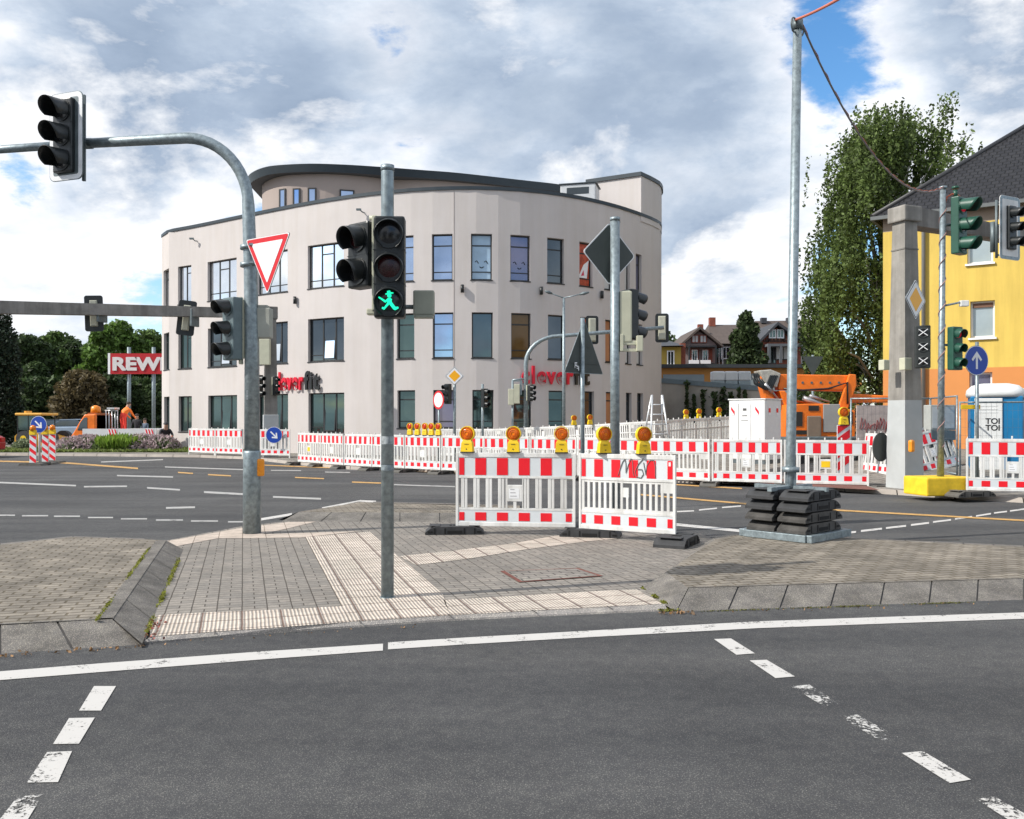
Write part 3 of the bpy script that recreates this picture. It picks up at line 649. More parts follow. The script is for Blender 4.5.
# rubber feet: one mesh, used everywhere
def rubber_mb(Lx=.80, Wy=.36, Hh=.115):
    mb = MB(); a = Lx/2; b_ = Wy/2; t = .11
    prof = [(-a,0),(-a,.035),(-a+t*.6,.085),(-a+t*1.3,Hh),(a-t*1.3,Hh),(a-t*.6,.085),(a,.035),(a,0)]
    mb.prism(prof, -b_, b_)
    for sx_ in (-1, 1):
        mb.box(sx_*.27-.075, sx_*.27+.075, -b_+.05, b_-.05, Hh-.001, Hh+.010, 0, bev=.004)
        mb.box(sx_*.27-.010, sx_*.27+.010, -b_-.004, -b_+.02, .012, Hh-.02, 1); mb.box(sx_*.13-.010, sx_*.13+.010, -b_-.004, -b_+.02, .012, Hh-.02, 1)
        mb.box(sx_*.33-.03, sx_*.33+.03, -b_-.005, b_+.005, .03, .055, 1)
    for i in range(3): mb.box(-.07+.05*i, -.04+.05*i, -.05, .05, Hh-.001, Hh+.004, 1)
    mb.box(-.1,.1,-b_-.004,-b_+.01,.02,.06,1)
    return mb
RUB_M = mat('part_dusty_rubber', (.06,.057,.053), .8, 0, .5, 7, .25, 50)
RUBIN = mat('rubber_recess', (.008,.008,.008), .9)
rub_mesh = None
def rubber(loc, rz, label, group='rubber barrier feet', m=None, cat='barrier foot', sc=None):
    global rub_mesh
    if rub_mesh is None:
        o = rubber_mb().build('rubber_foot', [RUBBER, RUBIN]); rub_mesh = o
    else: o = rub_mesh.copy(); COL.objects.link(o)
    o.location = loc; o.rotation_euler = (0,0,rz)
    if m: 
        o.data = o.data.copy(); o.data.materials[0] = m
    if sc: o.scale = sc
    return tag(o, label, cat, group)
place = ['topmost', 'second from the top', 'third from the top', 'lowest']
for si, (yy, nm) in enumerate(((.215, 'left pile'), (-.215, 'right-hand pile'))):
    for k_ in range(4):
        lp = Vector((-.03+.02*math.sin(3*k_+si)+(.0 if si else -.03), yy, .094+.131*(3-k_)))
        w = Matrix.Rotation(yaw, 4, 'Z') @ lp
        rubber(ctr+w, yaw+R(2*math.sin(5*k_+si)), f'{place[k_]} rubber foot in the {nm} weighting the tall mast', 'rubber feet piled on the mast frame', m=(None if k_ < 2 else RUB_M), sc=(1.08, 1.06, 1.0))
# pieces of the pile further back right
for k_ in range(4):
    lp = Vector((.42, .19, .094+.131*(3-k_))); w = Matrix.Rotation(yaw, 4, 'Z') @ Vector((.30, -.0, .094+.131*(3-k_)))
# cables
def sagcurve(a, b_, sag, n=24): return [a.lerp(b_, i/n)-Vector((0,0,sag*4*(i/n)*(1-i/n))) for i in range(n+1)]
Yp = 17.1; ptop = at(943, 188, Yp)
CABLE = mat('grey_cable', (.20,.19,.19), .6); CABLEO = mat('orange_cable', (.50,.13,.07), .6)
cb = MB().tube(sagcurve(at(803, 27, ctr.y+.05), ptop, .75), .014, 6); tag(cb.build('overhead_cable', CABLE), 'grey cable sagging from the tall mast down to the post on the yellow block', 'cable')
cb = MB().tube([p+Vector((.012*math.sin(i*1.9), 0, .02+.012*math.cos(i*1.9))) for i, p in enumerate(sagcurve(at(803, 27, ctr.y+.05), ptop, .75, 60))], .007, 5); tag(cb.build('signal_wire', CABLEO), 'thin reddish wire wound round the sagging grey cable', 'wire')
cb = MB().tube(sagcurve(at(795, 20, ctr.y+.05), at(905, -45, 7.0), .05), .016, 6); tag(cb.build('overhead_cable', CABLEO), 'reddish cable running upward from the top of the tall mast', 'cable')

# ================================================================ barriers
def barrier_proto(kind):
    """2.0 m wide, front faces -Y, origin at left foot on ground"""
    t = thing('barrier_panel', 'x', 'barrier')
    z0, z1 = .12, 1.12
    f = MB()
    f.box(0,.045,-.022,.022,.0,z1,0,bev=.006); f.box(1.955,2.0,-.022,.022,.0,z1,0,bev=.006)
    f.box(.045,1.955,-.020,.020,z0,z0+.055,0,bev=.005); f.box(.045,1.955,-.020,.020,z1-.06,z1,0,bev=.005)
    f.box(.045,1.955,-.016,.016,z0+.22,z0+.25,0); f.box(.045,1.955,-.018,.018,z1-.345,z1-.315,0)
    for i in range(5): f.box(.18+.39*i,.215+.39*i,-.015,.015,z1,z1+.055,0,bev=.008)
    f.build('frame', WHITEP, t)
    for nm, a, b_ in (('upper_stripes', z1-.315, z1-.06), ('lower_stripes', z0+.055, z0+.22)) if kind != 'W' else ():
        s = MB(); s.box(.045,1.955,-.012,.012,a,b_,1)
        zz = (a+.012, b_-.012) if nm[0] == 'u' else (a+.022, b_-.032)
        xs = [(.06,.145)]+[(.33+.365*i,.515+.365*i) for i in range(4)]+[(1.84,1.94)]
        for x0, x1 in xs:
            s.box(x0, x1, -.0165, -.0125, zz[0], zz[1], 0); s.box(x0, x1, .0125, .0165, zz[0], zz[1], 0)
        s.build(nm, [REDS, GREYS], t)
    s = MB(); za, zb = (z0+.25, z1-.345) if kind != 'W' else (z0+.055, z1-.06)
    if kind == 'A':
        n = 9
        for i in range(n):
            x = .09+i*.208
            if i == 4:
                continue
            s.box(x, x+.055, -.014, .014, za, zb, 0, bev=.006); s.box(x+.062, x+.105, -.012, .012, za, zb, 0, bev=.006)
        s.box(.84,.87,-.014,.014,za,zb); s.box(1.12,1.15,-.014,.014,za,zb); s.box(.97,1.02,-.012,.012,za,za+.09)
        s.build('slats', WHITEP, t)
        p = MB().box(.87,1.12,-.016,.010,za+.09,zb-.09,0,bev=.008).box(.90,1.07,-.0185,-.0165,za+.13,zb-.14,1)
        for q in range(3): p.box(.92,1.03-.02*q,-.0205,-.019,za+.16+.045*q,za+.17+.045*q,2)
        p.build('label_plate', [WHITEP, WHITES, mat('grey_print', (.35,.35,.36), .6)], t)
    else:
        s.box(.045,.06,-.010,.010,za,zb,0)
        n = 16
        for i in range(n+1):
            x = .06+i*.1175
            if i in (7, 8): s.box(x, x+.045, -.010, .010, za, za+.19, 0, bev=.006) if i == 8 else s.box(x, x+.05, -.010, .010, za, zb, 0, bev=.006)
            else: s.box(x, min(x+.055, 1.955), -.010, .010, za, zb, 0, bev=.006)
        s.box(.93,1.05,-.0098,.0098,za+.19,zb-.09,0); s.box(1.7,1.955,-.0096,.0096,zb-.14,zb,0)
        s.box(.06,1.955,-.0094,.0094,za,za+.035,0); s.box(.06,1.955,-.0094,.0094,zb-.03,zb,0)
        s.build('slats', WHITEP, t)
    o_children[t.name] = kids(t); return t
_proto = {}; _used = {}
def barrier(kind, p0, p1, label, group, lean=0.0, white=False, hs=1.0):
    """p0,p1 ground points"""
    if kind not in _proto: _proto[kind] = barrier_proto(kind)
    pr = _proto[kind]; p0 = Vector(p0); p1 = Vector(p1); d = p1-p0
    if not _used.get(kind): o = pr; _used[kind] = True
    else:
        o = pr.copy(); COL.objects.link(o)
        for c in o_children[pr.name]: c2 = c.copy(); COL.objects.link(c2); c2.parent = o
    o.location = p0; tilt = math.atan2(d.z, d.xy.length)
    o.rotation_euler = (lean, -tilt, math.atan2(d.y, d.x)); o.scale = (d.length/2.0, 1, hs)
    return tag(o, label, 'barrier', group)
def gp(u, v, z0=0.0):   # v = px of the panel's lower edge (z0+.12)
    Y = F*(H-z0-.12)/(v-HZ); return Vector(((u-CX)*Y/F, Y, z0))
nb = 'near barriers on the refuge'
A0, A1 = gp(456, 525.5, .02), gp(575.5, 527.5, .02)
B0, B1 = gp(579.5, 528, .02), gp(676, 534.5, .02)
# keep equal true widths
bA = barrier('A', A0, A1, 'near red and white barrier panel with wide slats and label plate, left of the pair', nb)
bB = barrier('B', B0, B1, 'near red and white barrier panel with narrow slots and grey scribble', nb)
for nm, pr in (('fastener', A1), ):
    pass
dv = (B1-B0).normalized(); nrm = Vector((dv.y, -dv.x, 0))
Mb = Matrix.Translation(B0) @ Matrix.Rotation(math.atan2(dv.y, dv.x), 4, 'Z')
gf = MB(); Wb = (B1-B0).length
def scr(pts, r=.006): gf.tube([(x*Wb/2.0*0+x, -.021, z) for x, z in pts], r, 5)
sx = Wb/2.0
def gl(pts): 
    out = []
    for i in range(len(pts)-1):
        for q in range(4): f = q/4; out.append((pts[i][0]*(1-f)+pts[i+1][0]*f, pts[i][1]*(1-f)+pts[i+1][1]*f))
    out.append(pts[-1]); return out
gl1 = [(.84,.84),(.88,.93),(.93,1.02),(.98,1.06),(1.0,1.0),(1.0,.88),(1.05,.98),(1.11,1.07),(1.14,1.02),(1.15,.88),(1.17,.84)]
gl2 = [(1.36,1.07),(1.26,1.0),(1.19,.90),(1.22,.83),(1.31,.82),(1.36,.87),(1.33,.93),(1.24,.93)]
gl3 = [(1.36,1.02),(1.41,.86),(1.43,.98),(1.50,1.05),(1.57,1.05),(1.60,.97),(1.60,.83)]
gm = MB()
for q in (gl1, gl2, gl3): gm.tube([(x*1.0, -.0185, z) for x, z in gl(q)], .0065, 6)
gm.build('scribble', mat('grey_marker', (.16,.17,.17), .7), bB)
MB().box(1.865,1.905,-.0195,-.0168,.98,1.03,0).build('white_sticker', WHITES, bB)
RUBPOS = [(A0+Vector((-.02,.03,-.01)), R(4), 'black rubber foot under the left end of the near barrier pair'), ((A1+B0)/2+Vector((.18,-.02,-.01)), R(-12), 'black rubber foot under the joint of the two near barriers'), (B1+Vector((-.02,-.16,-.01)), R(62), 'black rubber foot under the right end of the near barrier pair')]
for p, rz_, lb in RUBPOS: rubber(Vector((p.x, p.y, PZ+.001)), rz_, lb, sc=(1.0, 1.0, .95) if 'right' not in lb else (.82,1.1,1.0))
# near post foot
# warning lamps
def lamp_proto(lensmat):
    t = thing('warning_lamp', 'x', 'warning lamp')
    h = MB(); h.add([(-.085,-.05,0),(.085,-.05,0),(.085,.05,0),(-.085,.05,0),(-.075,-.042,.12),(.075,-.042,.12),(.075,.042,.12),(-.075,.042,.12),(-.05,-.032,.165),(.05,-.032,.165),(.05,.032,.165),(-.05,.032,.165)],
        [(0,3,2,1),(8,9,10,11),(0,1,5,4),(1,2,6,5),(2,3,7,6),(3,0,4,7),(4,5,9,8),(5,6,10,9),(6,7,11,10),(7,4,8,11)])
    h.box(-.035,.035,-.047,-.040,.055,.062); h.disc((0,.035), .009, -.052, -.04, 12, 1); h.box(-.03,.03,-.049,-.042,.10,.105,1)
    h.box(-.088,.088,-.052,.052,-.015,.0,1)
    h.build('battery_case', [YELLOWP, mat('dark_detail', (.03,.03,.02), .6)], t)
    r = MB().ring((0,.245), .092, .104, -.032, .032, 28); r.build('lens_ring', YELLOWP, t)
    l = MB(); n = 28
    for sgn in (-1, 1):
        vs = [(0, sgn*.05, .245)]; fs = []
        for q, y in ((.3,.05),(.65,.042),(.92,.026),(1.0,.010)):
            for k in range(n): a = 2*math.pi*k/n; vs.append((.088*q*math.cos(a), sgn*y, .245+.088*q*math.sin(a)))
        fs += [(0, 1+k, 1+(k+1)%n) for k in range(n)]
        for j in range(3):
            for k in range(n): fs.append((1+j*n+k, 1+(j+1)*n+k, 1+(j+1)*n+(k+1)%n, 1+j*n+(k+1)%n))
        l.add(vs, fs, 0, True)
    l.ring((0,.245), .024, .034, -.056, -.049, 18, 1); l.ring((0,.245), .05, .056, -.052, -.044, 22, 1); l.ring((0,.245), .072, .078, -.043, -.034, 24, 1)
    l.build('lens', [lensmat, mat('dark_amber', (.62,.10,.005), .3)], t)
    o_children[t.name] = kids(t); return t
_lp = {}
def lamp(loc, rz, label, kind='amber', group='amber warning lamps on the near barriers', sc=1.0):
    if kind not in _lp:
        _lp[kind] = lamp_proto(AMBER if kind == 'amber' else mat('red_lens', (.65,.02,.015), .25, 0, .2, 30)); o = _lp[kind]
    else:
        pr = _lp[kind]; o = pr.copy(); COL.objects.link(o)
        for c in o_children[pr.name]: c2 = c.copy(); COL.objects.link(c2); c2.parent = o
    o.location = loc; o.rotation_euler = (0,0,rz); o.scale = (sc,)*3
    return tag(o, label, 'warning lamp', group)
azA = math.atan2((A1-A0).y, (A1-A0).x); azB = math.atan2(dv.y, dv.x)
def on(p0, p1, u):
    lo, hi = 0, 1
    for _ in range(30):
        m_ = (lo+hi)/2; p = p0.lerp(p1, m_)
        if p.x/p.y*F+CX < u: lo = m_
        else: hi = m_
    return p0.lerp(p1, lo)
ords = ['left end of the near wide-slat barrier', 'middle of the near wide-slat barrier', 'right end of the near wide-slat barrier']
for i, u in enumerate((467.5, 513.5, 561.5)):
    p = on(A0, A1, u); lamp(p+Vector((0,0,1.135)), azA+R(-8+7*i), f'amber lamp with yellow case on the {ords[i]}')
for i, u in enumerate((604, 643.5)):
    p = on(B0, B1, u); lamp(p+Vector((0,0,1.135)), azB+R(50-4*i), f'amber lamp turned sideways over the {["left part", "scribble"][i]} of the near slotted barrier')
# ---------------- long barrier row across the road
row = [(298,461.5),(321,463.2),(344,465),(372,466.6),(405,468.2),(441,470),(484,471.6),(530,473.6),(577,475.4),(640,478),(711,481),(783,483),(870,485)]
desc = ['with a small yellow label at the far left end of the long row','second from the far left end of the long row','third from the far left end of the long row, with a dark label','half hidden left of the foreground signal post','just right of the foreground signal post','carrying five red lamps','left of the lamp on the near barrier end','behind the first two near amber lamps','behind the middle near lamps','behind the sign post with diamond back','behind the gap right of the near slotted barrier','left of the tall leaning mast','right of the tall mast, with a yellow label']
for i in range(len(row)-1):
    zb = 0.0
    p0, p1 = gp(*row[i], zb), gp(*row[i+1], zb)
    d = (p1-p0).normalized()*.02
    o = barrier('A' if i not in (6, 9) else 'B', p0+d, p1-d, 'red-blocked barrier panel '+desc[i].replace(' of the long row',''), 'barriers in the long row across the road', lean=R(1.6*math.sin(i*2.3)))
    rubber(p0+Vector((0,0,.0)), math.atan2((p1-p0).y, (p1-p0).x)+R(90), 'dusty rubber foot '+['at the far left end of the long barrier row','one panel in from the far left end','two panels in from the far left end','three panels in from the far left end','left of the foreground signal post','below the left of the five red lamps','below the right of the five red lamps','behind the second near amber lamp','behind the near barrier joint','behind the right near barrier','right of the near slotted barrier','just behind the tall leaning mast'][i], 'dusty rubber feet of the long barrier row', m=RUBBER_D)
    if i in (0, 11):
        mid = p0.lerp(p1, .5); a = math.atan2((p1-p0).y, (p1-p0).x)
        MB().box(.89,1.10,-.0215,-.019,.50,.64).build('yellow_label', mat('yellow_label', (.80,.52,.01), .5), o)
rubber(gp(870,485)+Vector((.25,.1,0)), R(80), 'grey dusty rubber foot at the right end of the long barrier row', 'dusty rubber feet of the long barrier row', m=RUBBER_D)
p0, p1 = gp(*row[5]), gp(*row[6]); p0a, p1a = gp(*row[4]), gp(*row[5])
for i, u in enumerate((410,417.5,425,431.5,438.5)):
    p = on(p0a, p1a, u); lamp(p+Vector((0,0,1.135)), R(-35), ['leftmost','second from left','middle','fourth from left','rightmost'][i]+' of five yellow lamps with red lenses on the far barrier', 'red', 'red lamps lined up on the far barrier', 1.0)
# panels left of the concrete mast
barrier('A', gp(189,452,.08), gp(215,453,.08), 'barrier panel at the left building corner, beside the flower bed', 'barriers before the building')
barrier('A', gp(215.5,453,.08), gp(243,454,.08), 'barrier panel just left of the thick signal mast, before the building', 'barriers before the building')
barrier('A', gp(256,455,.08), gp(290,455.5,.08), 'barrier panel behind the blue arrow sign on the concrete mast', 'barriers before the building')
# near right panel in front of the toilet
q0, q1 = gp(966,490,.10), gp(1062,492.5,.10)
barrier('A', q0, q1, 'red and white barrier panel before the portable toilet at the right edge', 'barriers on the right footway')
rubber(q0+Vector((.05,-.05,.0)), R(15), 'grey rubber foot beside the yellow concrete block', m=RUBBER_D)
rubber(q1+Vector((.05,0,.0)), R(80), 'grey rubber foot beyond the right edge', m=RUBBER_D)
# leaning panels behind the concrete mast and the yellow block
barrier('A', Vector((xat(862,22.5),22.5,.12)), Vector((xat(893,21.2),21.2,.12)), 'barrier panel half hidden left of the big concrete mast', 'tilted barriers behind the concrete mast', lean=R(-6))
barrier('A', Vector((xat(919,21.5),21.5,.10)), Vector((xat(962,21.8),21.8,.36)), 'tilted barrier panel behind the yellow block and post', 'tilted barriers behind the concrete mast', lean=R(-12))
barrier('B', Vector((xat(918,22.6),22.6,.22)), Vector((xat(958,23.2),23.2,.40)), 'second white panel leaning behind the tilted barrier', 'tilted barriers behind the concrete mast', lean=R(-14))
# rear white rows (seen from behind) up the side road
rr_ = [(655,27.5,.42),(682,28.6,.48),(708,29.8,.52),(733,31,.58)]
for i in range(3):
    a, b_ = rr_[i], rr_[i+1]
    barrier('W', (xat(b_[0],b_[1]),b_[1],b_[2]), (xat(a[0],a[1]),a[1],a[2]), 'plain white back of a barrier panel '+['beside the stepladder','between stepladder and white cabinet','next to the white cabinet'][i], 'white barrier backs in the side road')
rr_ = [(440,33.5,.10),(468,33.0,.10),(497,32.2,.12),(528,31,.18),(560,30,.24),(596,29,.30),(632,28,.38),(655,27.5,.42)]
dd = ['under the round white sign','under the diamond sign','behind the second near lamp, by the building','below the small signals on the curved-arm mast','below the red lettering','behind the triangular sign post','behind the diamond-back sign post']
for i in range(7):
    a, b_ = rr_[i], rr_[i+1]
    barrier('W', (xat(b_[0],b_[1]),b_[1],b_[2]), (xat(a[0],a[1]),a[1],a[2]), 'plain white back of a barrier panel '+dd[i], 'white barrier backs before the building')
for i, (u, Y, z) in enumerate(((686,30,1.6),(699,30.5,1.63),(719,31,1.68),(574,29.5,1.40),(590,29,1.42))):
    lamp((xat(u,Y),Y,z), R(20), ['small lamp on the white barrier row, left one right of the ladder','small lamp on the white barrier row, middle one right of the ladder','small lamp on the white barrier row, next to the white cabinet','small lamp left of the triangular sign pole','small lamp right of the triangular sign pole'][i], 'amber', 'small lamps on the white barrier row', .95)

# ---------------- striped beacon group on the left
def beacon_post(u, Y, z0, label, tilt=0, dirn=1, sc=1.0):
    t = thing('guide_beacon', label, 'beacon', (xat(u,Y),Y,z0), R(-5), 'striped beacons round the blue arrow sign')
    b_ = MB().box(-.125,.125,-.012,.012,.05,1.05,1,bev=.008)
    for i in range(4):
        zc = .10+i*.27
        P = [(-.115, zc+.13), (-.115, zc+.26), (.115, zc+.10), (.115, zc-.03)]
        P = [(x*dirn if False else x, min(max(z, .06), 1.04)) for x, z in P]
        b_.prism(P, -.0165, -.0125, mi=0); b_.prism(P, .0125, .0165, mi=0)
    b_.build('striped_board', [REDS, GREYS], t)
    MB().box(-.11,.11,-.055,.055,1.05,1.22,0,bev=.015).build('lamp_case', YELLOWP, t)
    l = MB(); l.tube([(0,0,1.20),(0,0,1.30),(0,0,1.36),(0,0,1.39)], [.09,.10,.08,.02], 16); l.build('lamp_lens', AMBER, t)
    MB().prism([(-.42,0),(-.36,.07),(-.1,.10),(.1,.10),(.36,.07),(.42,0)], -.2, .2).build('foot', RUBBER_D, t)
    return t
Yb = F*H/(465.5-HZ)
beacon_post(33, Yb, 0.0, 'striped beacon left of the blue arrow sign'); beacon_post(45.3, Yb+.8, 0.0, 'striped beacon directly right of the blue arrow sign'); beacon_post(52.5, Yb+1.8, 0.0, 'striped beacon rightmost and farthest of the three')
def round_sign(parent, loc, yaw, r, arrow, name='round_sign'):
    m = MB().disc((0,0), r, 0, .006, 36, 2).disc((0,0), r*.985, -.003, -.0005, 36, 1).disc((0,0), r*.94, -.006, -.0035, 36, 0)
    ca, sa = math.cos(arrow), math.sin(arrow)
    P = [(-.09,-.62),(.09,-.62),(.09,.25),(.36,-.05),(.48,.08),(.0,.66),(-.48,.08),(-.36,-.05),(-.09,.25)]
    P = [((x*ca-y*sa)*r*.92, (x*sa+y*ca)*r*.92) for x, y in P]
    # split arrow in convex pieces
    for idx in ((0,1,2,8),(2,3,4,5),(5,6,7,8),(8,2,5)):
        m.prism([P[i] for i in idx], -.010-.0002*idx[0], -.0065, mi=1)
    return m.build(name, [BLUES, WHITES, GALV_D], parent, loc, yaw)
Y = Yb+.3
t = thing('direction_sign', 'blue round sign with arrow pointing down right among the striped beacons', 'road sign', (xat(39.5,Y),Y,0))
MB().tube([(0,0,0),(0,0,zat(418,Y))], .035, 12).build('pole', WHITEP, t); round_sign(t, (0,-.06,zat(424.5,Y)), R(-5), .30, R(-135))
MB().box(-.3,.3,-.2,.2,0,.10,0,bev=.02).build('foot', RUBBER_D, t)

# ---------------- far concrete mast with beam, at left
Yc = 34.6; b = Vector((xat(270.5,Yc),Yc,.05))
cm = thing('concrete_mast', 'grey concrete mast beside the building with a long beam reaching left', 'mast', b)
w0 = .36; ht = zat(318,Yc)
mb = MB(); a0, a1 = .27, .20
mb.add([(-a0,-a0,0),(a0,-a0,0),(a0,a0,0),(-a0,a0,0),(-a1,-a1,ht),(a1,-a1,ht),(a1,a1,ht),(-a1,a1,ht)], [(0,3,2,1),(4,5,6,7),(0,1,5,4),(1,2,6,5),(2,3,7,6),(3,0,4,7)]); mb.build('shaft', CONC_D, cm, None, R(20))
MB().box(-.285,.285,-.285,.285,.02,zat(416,Yc),0,bev=.02).build('painted_base', CONCP, cm, None, R(20))
MB().box(-.26,.26,-.26,.26,ht-.1,ht+.38,0,bev=.03).build('mast_head', CONC_D, cm, None, R(20))
e1 = at(-40, 306.5, 31.6)-b; e0 = Vector((0,0,ht+.12))
mb = MB(); d = (e1-e0).normalized(); sd_ = Vector((-d.y, d.x, 0)).normalized(); 
vs = []
for p, hh, ww in ((e0, .17, .16), (e1, .24, .16)):
    for sx_, sz in ((-1,-1),(1,-1),(1,1),(-1,1)): vs.append(p+sd_*ww*sx_+Vector((0,0,hh*sz)))
mb.add(vs, [(0,1,2,3),(4,7,6,5),(0,4,5,1),(1,5,6,2),(2,6,7,3),(3,7,4,0)]); mb.build('beam', CONC_D, cm)
for (u, v, tl) in ((94,313.5,R(2)), (186.5,318,R(-6))):
    f = (u-270.5)/(-40-270.5); Yh = F*(e0+b).lerp(e1+b, .5).y/F; Yh = (e0+b).y+((e1+b).y-(e0+b).y)*f*.93
    h = signal_head(cm, at(u, v, Yh+.30)-b, R(180+12), 3, r=.13, pitch=.33, board=[WHITES, BLACKP], bw=.33, bh=.68, back=BACKLIGHT, col=BACKLIGHT)
    h.rotation_euler[1] = tl
    MB().box(-.05,.05,-.24,.24,-.33,.33,0,bev=.02).build('clamp', GALV_D, cm, at(u+8, v, Yh)-b, R(-16))
signal_head(cm, at(259.5,386,Yc-.6)-b, R(60), 3, col=BLACKP, back=BEIGEP); signal_head(cm, at(275.5,386,Yc-.3)-b, R(60), 3, r=.075, pitch=.25, vlen=.12, halfw=.10, col=BLACKP, back=BEIGEP)
round_sign(cm, at(274,435,Yc-.9)-b, 0, .32, R(-135)); bracket(cm, at(274,435,Yc-.88)-b, at(274,435,Yc-.3)-b, .02)
bx_ = MB().box(-.2,.2,-.1,.1,-.5,.5,0,bev=.02); bx_.build('cable_box', BEIGEP, cm, at(265,352,Yc-.55)-b)

# ---------------- big concrete mast on the right
Yr = F*(H-KZ)/(489.0-HZ); b = Vector((xat(912.0,Yr)+.0,Yr+.35,KZ))
rm = thing('concrete_mast', 'large tapering concrete mast with painted base and capital at right', 'mast', b)
yw = R(22); ht = zat(222,Yr+.3)-KZ
def frus(w0, w1, h0, h1, bev=0): 
    a, c = w0/2, w1/2
    return [(-a,-a,h0),(a,-a,h0),(a,a,h0),(-a,a,h0),(-c,-c,h1),(c,-c,h1),(c,c,h1),(-c,c,h1)]
FF = [(0,3,2,1),(4,5,6,7),(0,1,5,4),(1,2,6,5),(2,3,7,6),(3,0,4,7)]
zp = zat(400,Yr)-KZ
wz = lambda z: .54+(.35-.54)*z/ht
MB().add(frus(wz(zp), .35, zp, ht), FF).build('shaft', CONC, rm, None, yw)
MB().add(frus(.54, wz(zp), 0, zp), FF).build('painted_base', CONCP, rm, None, yw)
MB().box(-.25,.25,-.25,.25,ht-.01,ht+.33,0,bev=.035).build('capital', CONC, rm, None, yw)
MB().box(-.197,.197,-.197,.197,ht-.62,ht-.59).build('band', CONC_D, rm, None, yw)
e0 = Vector((.05,.1,ht+.14)); e1 = at(1090, 250, Yr+3.0)-b
d = (e1-e0).normalized(); sd_ = Vector((-d.y, d.x, 0)).normalized(); vs = []
for p, hh, ww in ((e0, .21, .2), (e1, .11, .12)):
    for sx_, sz in ((-1,-1),(1,-1),(1,1),(-1,1)): vs.append(p+sd_*ww*sx_+Vector((0,0,hh*sz)))
MB().add(vs, [(0,1,2,3),(4,7,6,5),(0,4,5,1),(1,5,6,2),(2,6,7,3),(3,7,4,0)]).build('beam', CONC_D, rm)
# priority sign + taped signal
def diamond(parent, loc, yaw, s):
    m = MB().prism(rounded(sq(s), s*.1), 0, .006, mi=2).prism(rounded(sq(s*.985), s*.1), -.003, -.0005, mi=0).prism(rounded(sq(s*.93), s*.1), -.006, -.0035, mi=3).prism(rounded(sq(s*.88), s*.1), -.009, -.0065, mi=0).prism(rounded(sq(s*.60), s*.05), -.012, -.0095, mi=1)
    return m.build('priority_sign', [WHITES, ORANGES, GALV_D, BLACKP], parent, loc, yaw)
diamond(rm, at(915.5,299.5,Yr-.35)-b, R(38), .43)
signal_head(rm, at(922.5,347,Yr-.25)-b, R(-18), 3, r=.1, pitch=.30, vlen=.03, tape=True, col=mat('dark_slate', (.03,.035,.035), .5), halfw=.15, arc=200)
MB().box(-.10,.10,-.08,.08,-.13,.13,0,bev=.015).build('junction_box', BEIGEP, rm, at(905.5,364,Yr-.15)-b, yw)
MB().box(-.08,.08,-.08,.08,-.11,.11,0,bev=.015).build('junction_box', BEIGEP, rm, at(884,365,Yr+.1)-b, yw)
MB().box(-.06,.06,-.05,.05,-.13,.13,0,bev=.04).build('push_button', mat('orange_push_button', (.8,.28,.01)), rm, at(911.5,446,Yr-.12)-b, R(30))
MB().disc((0,0), .32, -.01, .01, 32).build('round_sign_back', SIGNBACK, rm, at(881,447,Yr+.55)-b, R(35))
# large signal at the right edge on the beam
h = signal_head(rm, at(1010,228,Yr+.6)-b, R(28), 3, r=.105, pitch=.32, vlen=.26, board=[GALV, WHITEP], bw=.36, bh=.70, col=BLACKP)
bracket(rm, at(996.5,200,Yr+.6)-b, at(996.5,258,Yr+.6)-b, .03); bracket(rm, at(993,222,Yr+.7)-b, at(993,252,Yr+.7)-b, .06)
for v in (203,226,255): bracket(rm, at(996,v,Yr+.6)-b, at(1004,v,Yr+.6)-b, .02)

# ---------------- yellow block with striped post and green signals
yb = G(938.5, 496, KZ); yb.y += .35; yb = Vector((xat(938.5, yb.y), yb.y, KZ))
t = thing('weighted_signal_post', 'post wound with reddish cable on a yellow concrete block, carrying green signals', 'traffic light', yb, 0)
kb = MB().box(-.53,.53,-.36,.36,.0,.36,0,bev=.03); kb.box(-.06,.06,-.365,-.355,.0,.07,1).box(.2,.3,-.365,-.355,.0,.0701,1).box(.525,.535,-.1,.1,0,.12,1)
kb.build('concrete_block', [YELB, BLACKP], t, None, R(12))
D = yb.y; tp = at(943,186.5,D)-yb; bt = Vector((xat(940.5,D)-yb.x, 0, .36))
PINK = mat('faded_reddish_wrap', (.34,.20,.18), .7, 0, .35, 6)
MB().tube([bt, bt.lerp(tp, .40), tp], [.066,.060,.055], 18).tube([tp-Vector((0,0,.05)), tp+Vector((0,0,.0))], .075, 16).build('pole', GALV, t)
wr = MB(); wr.tube([bt.lerp(tp, .10+.85*i/120)+Vector((.064*math.sin(i*.55), -.064*math.cos(i*.55), 0)) for i in range(121)], .010, 5); wr.build('cable_wrap', PINK, t)
signal_head(t, at(959,226,D-.1)-yb, R(36), 3, r=.14, pitch=.375, vlen=.34, col=GREENP, lens=[REDLIT, LENS, LENS], halfw=.17, depth=.16)
signal_head(t, at(955,348.5,D-.08)-yb, R(22), 3, r=.1, pitch=.285, vlen=.16, col=GREENP, lens=[REDLIT, LENS, LENS], halfw=.13)
bracket(t, at(943,345,D)-yb, at(950,345,D)-yb, .025); bracket(t, at(943,225,D)-yb, at(951,225,D)-yb, .03)
sn = MB().tube([at(955.5,197,D)-yb, at(955.5,190,D)-yb], .045, 14).tube([at(955.5,189,D)-yb, at(955.5,186.5,D)-yb], .07, 14)
sn.build('radio_antenna', GREENP, t); 
MB().tube([(at(944,206,D)-yb), (at(947,197,D)-yb), (at(952,194,D)-yb), (at(957,194.5,D)-yb), (at(960,197,D)-yb)], .02, 6).build('cable_loop', CABLEO, t)
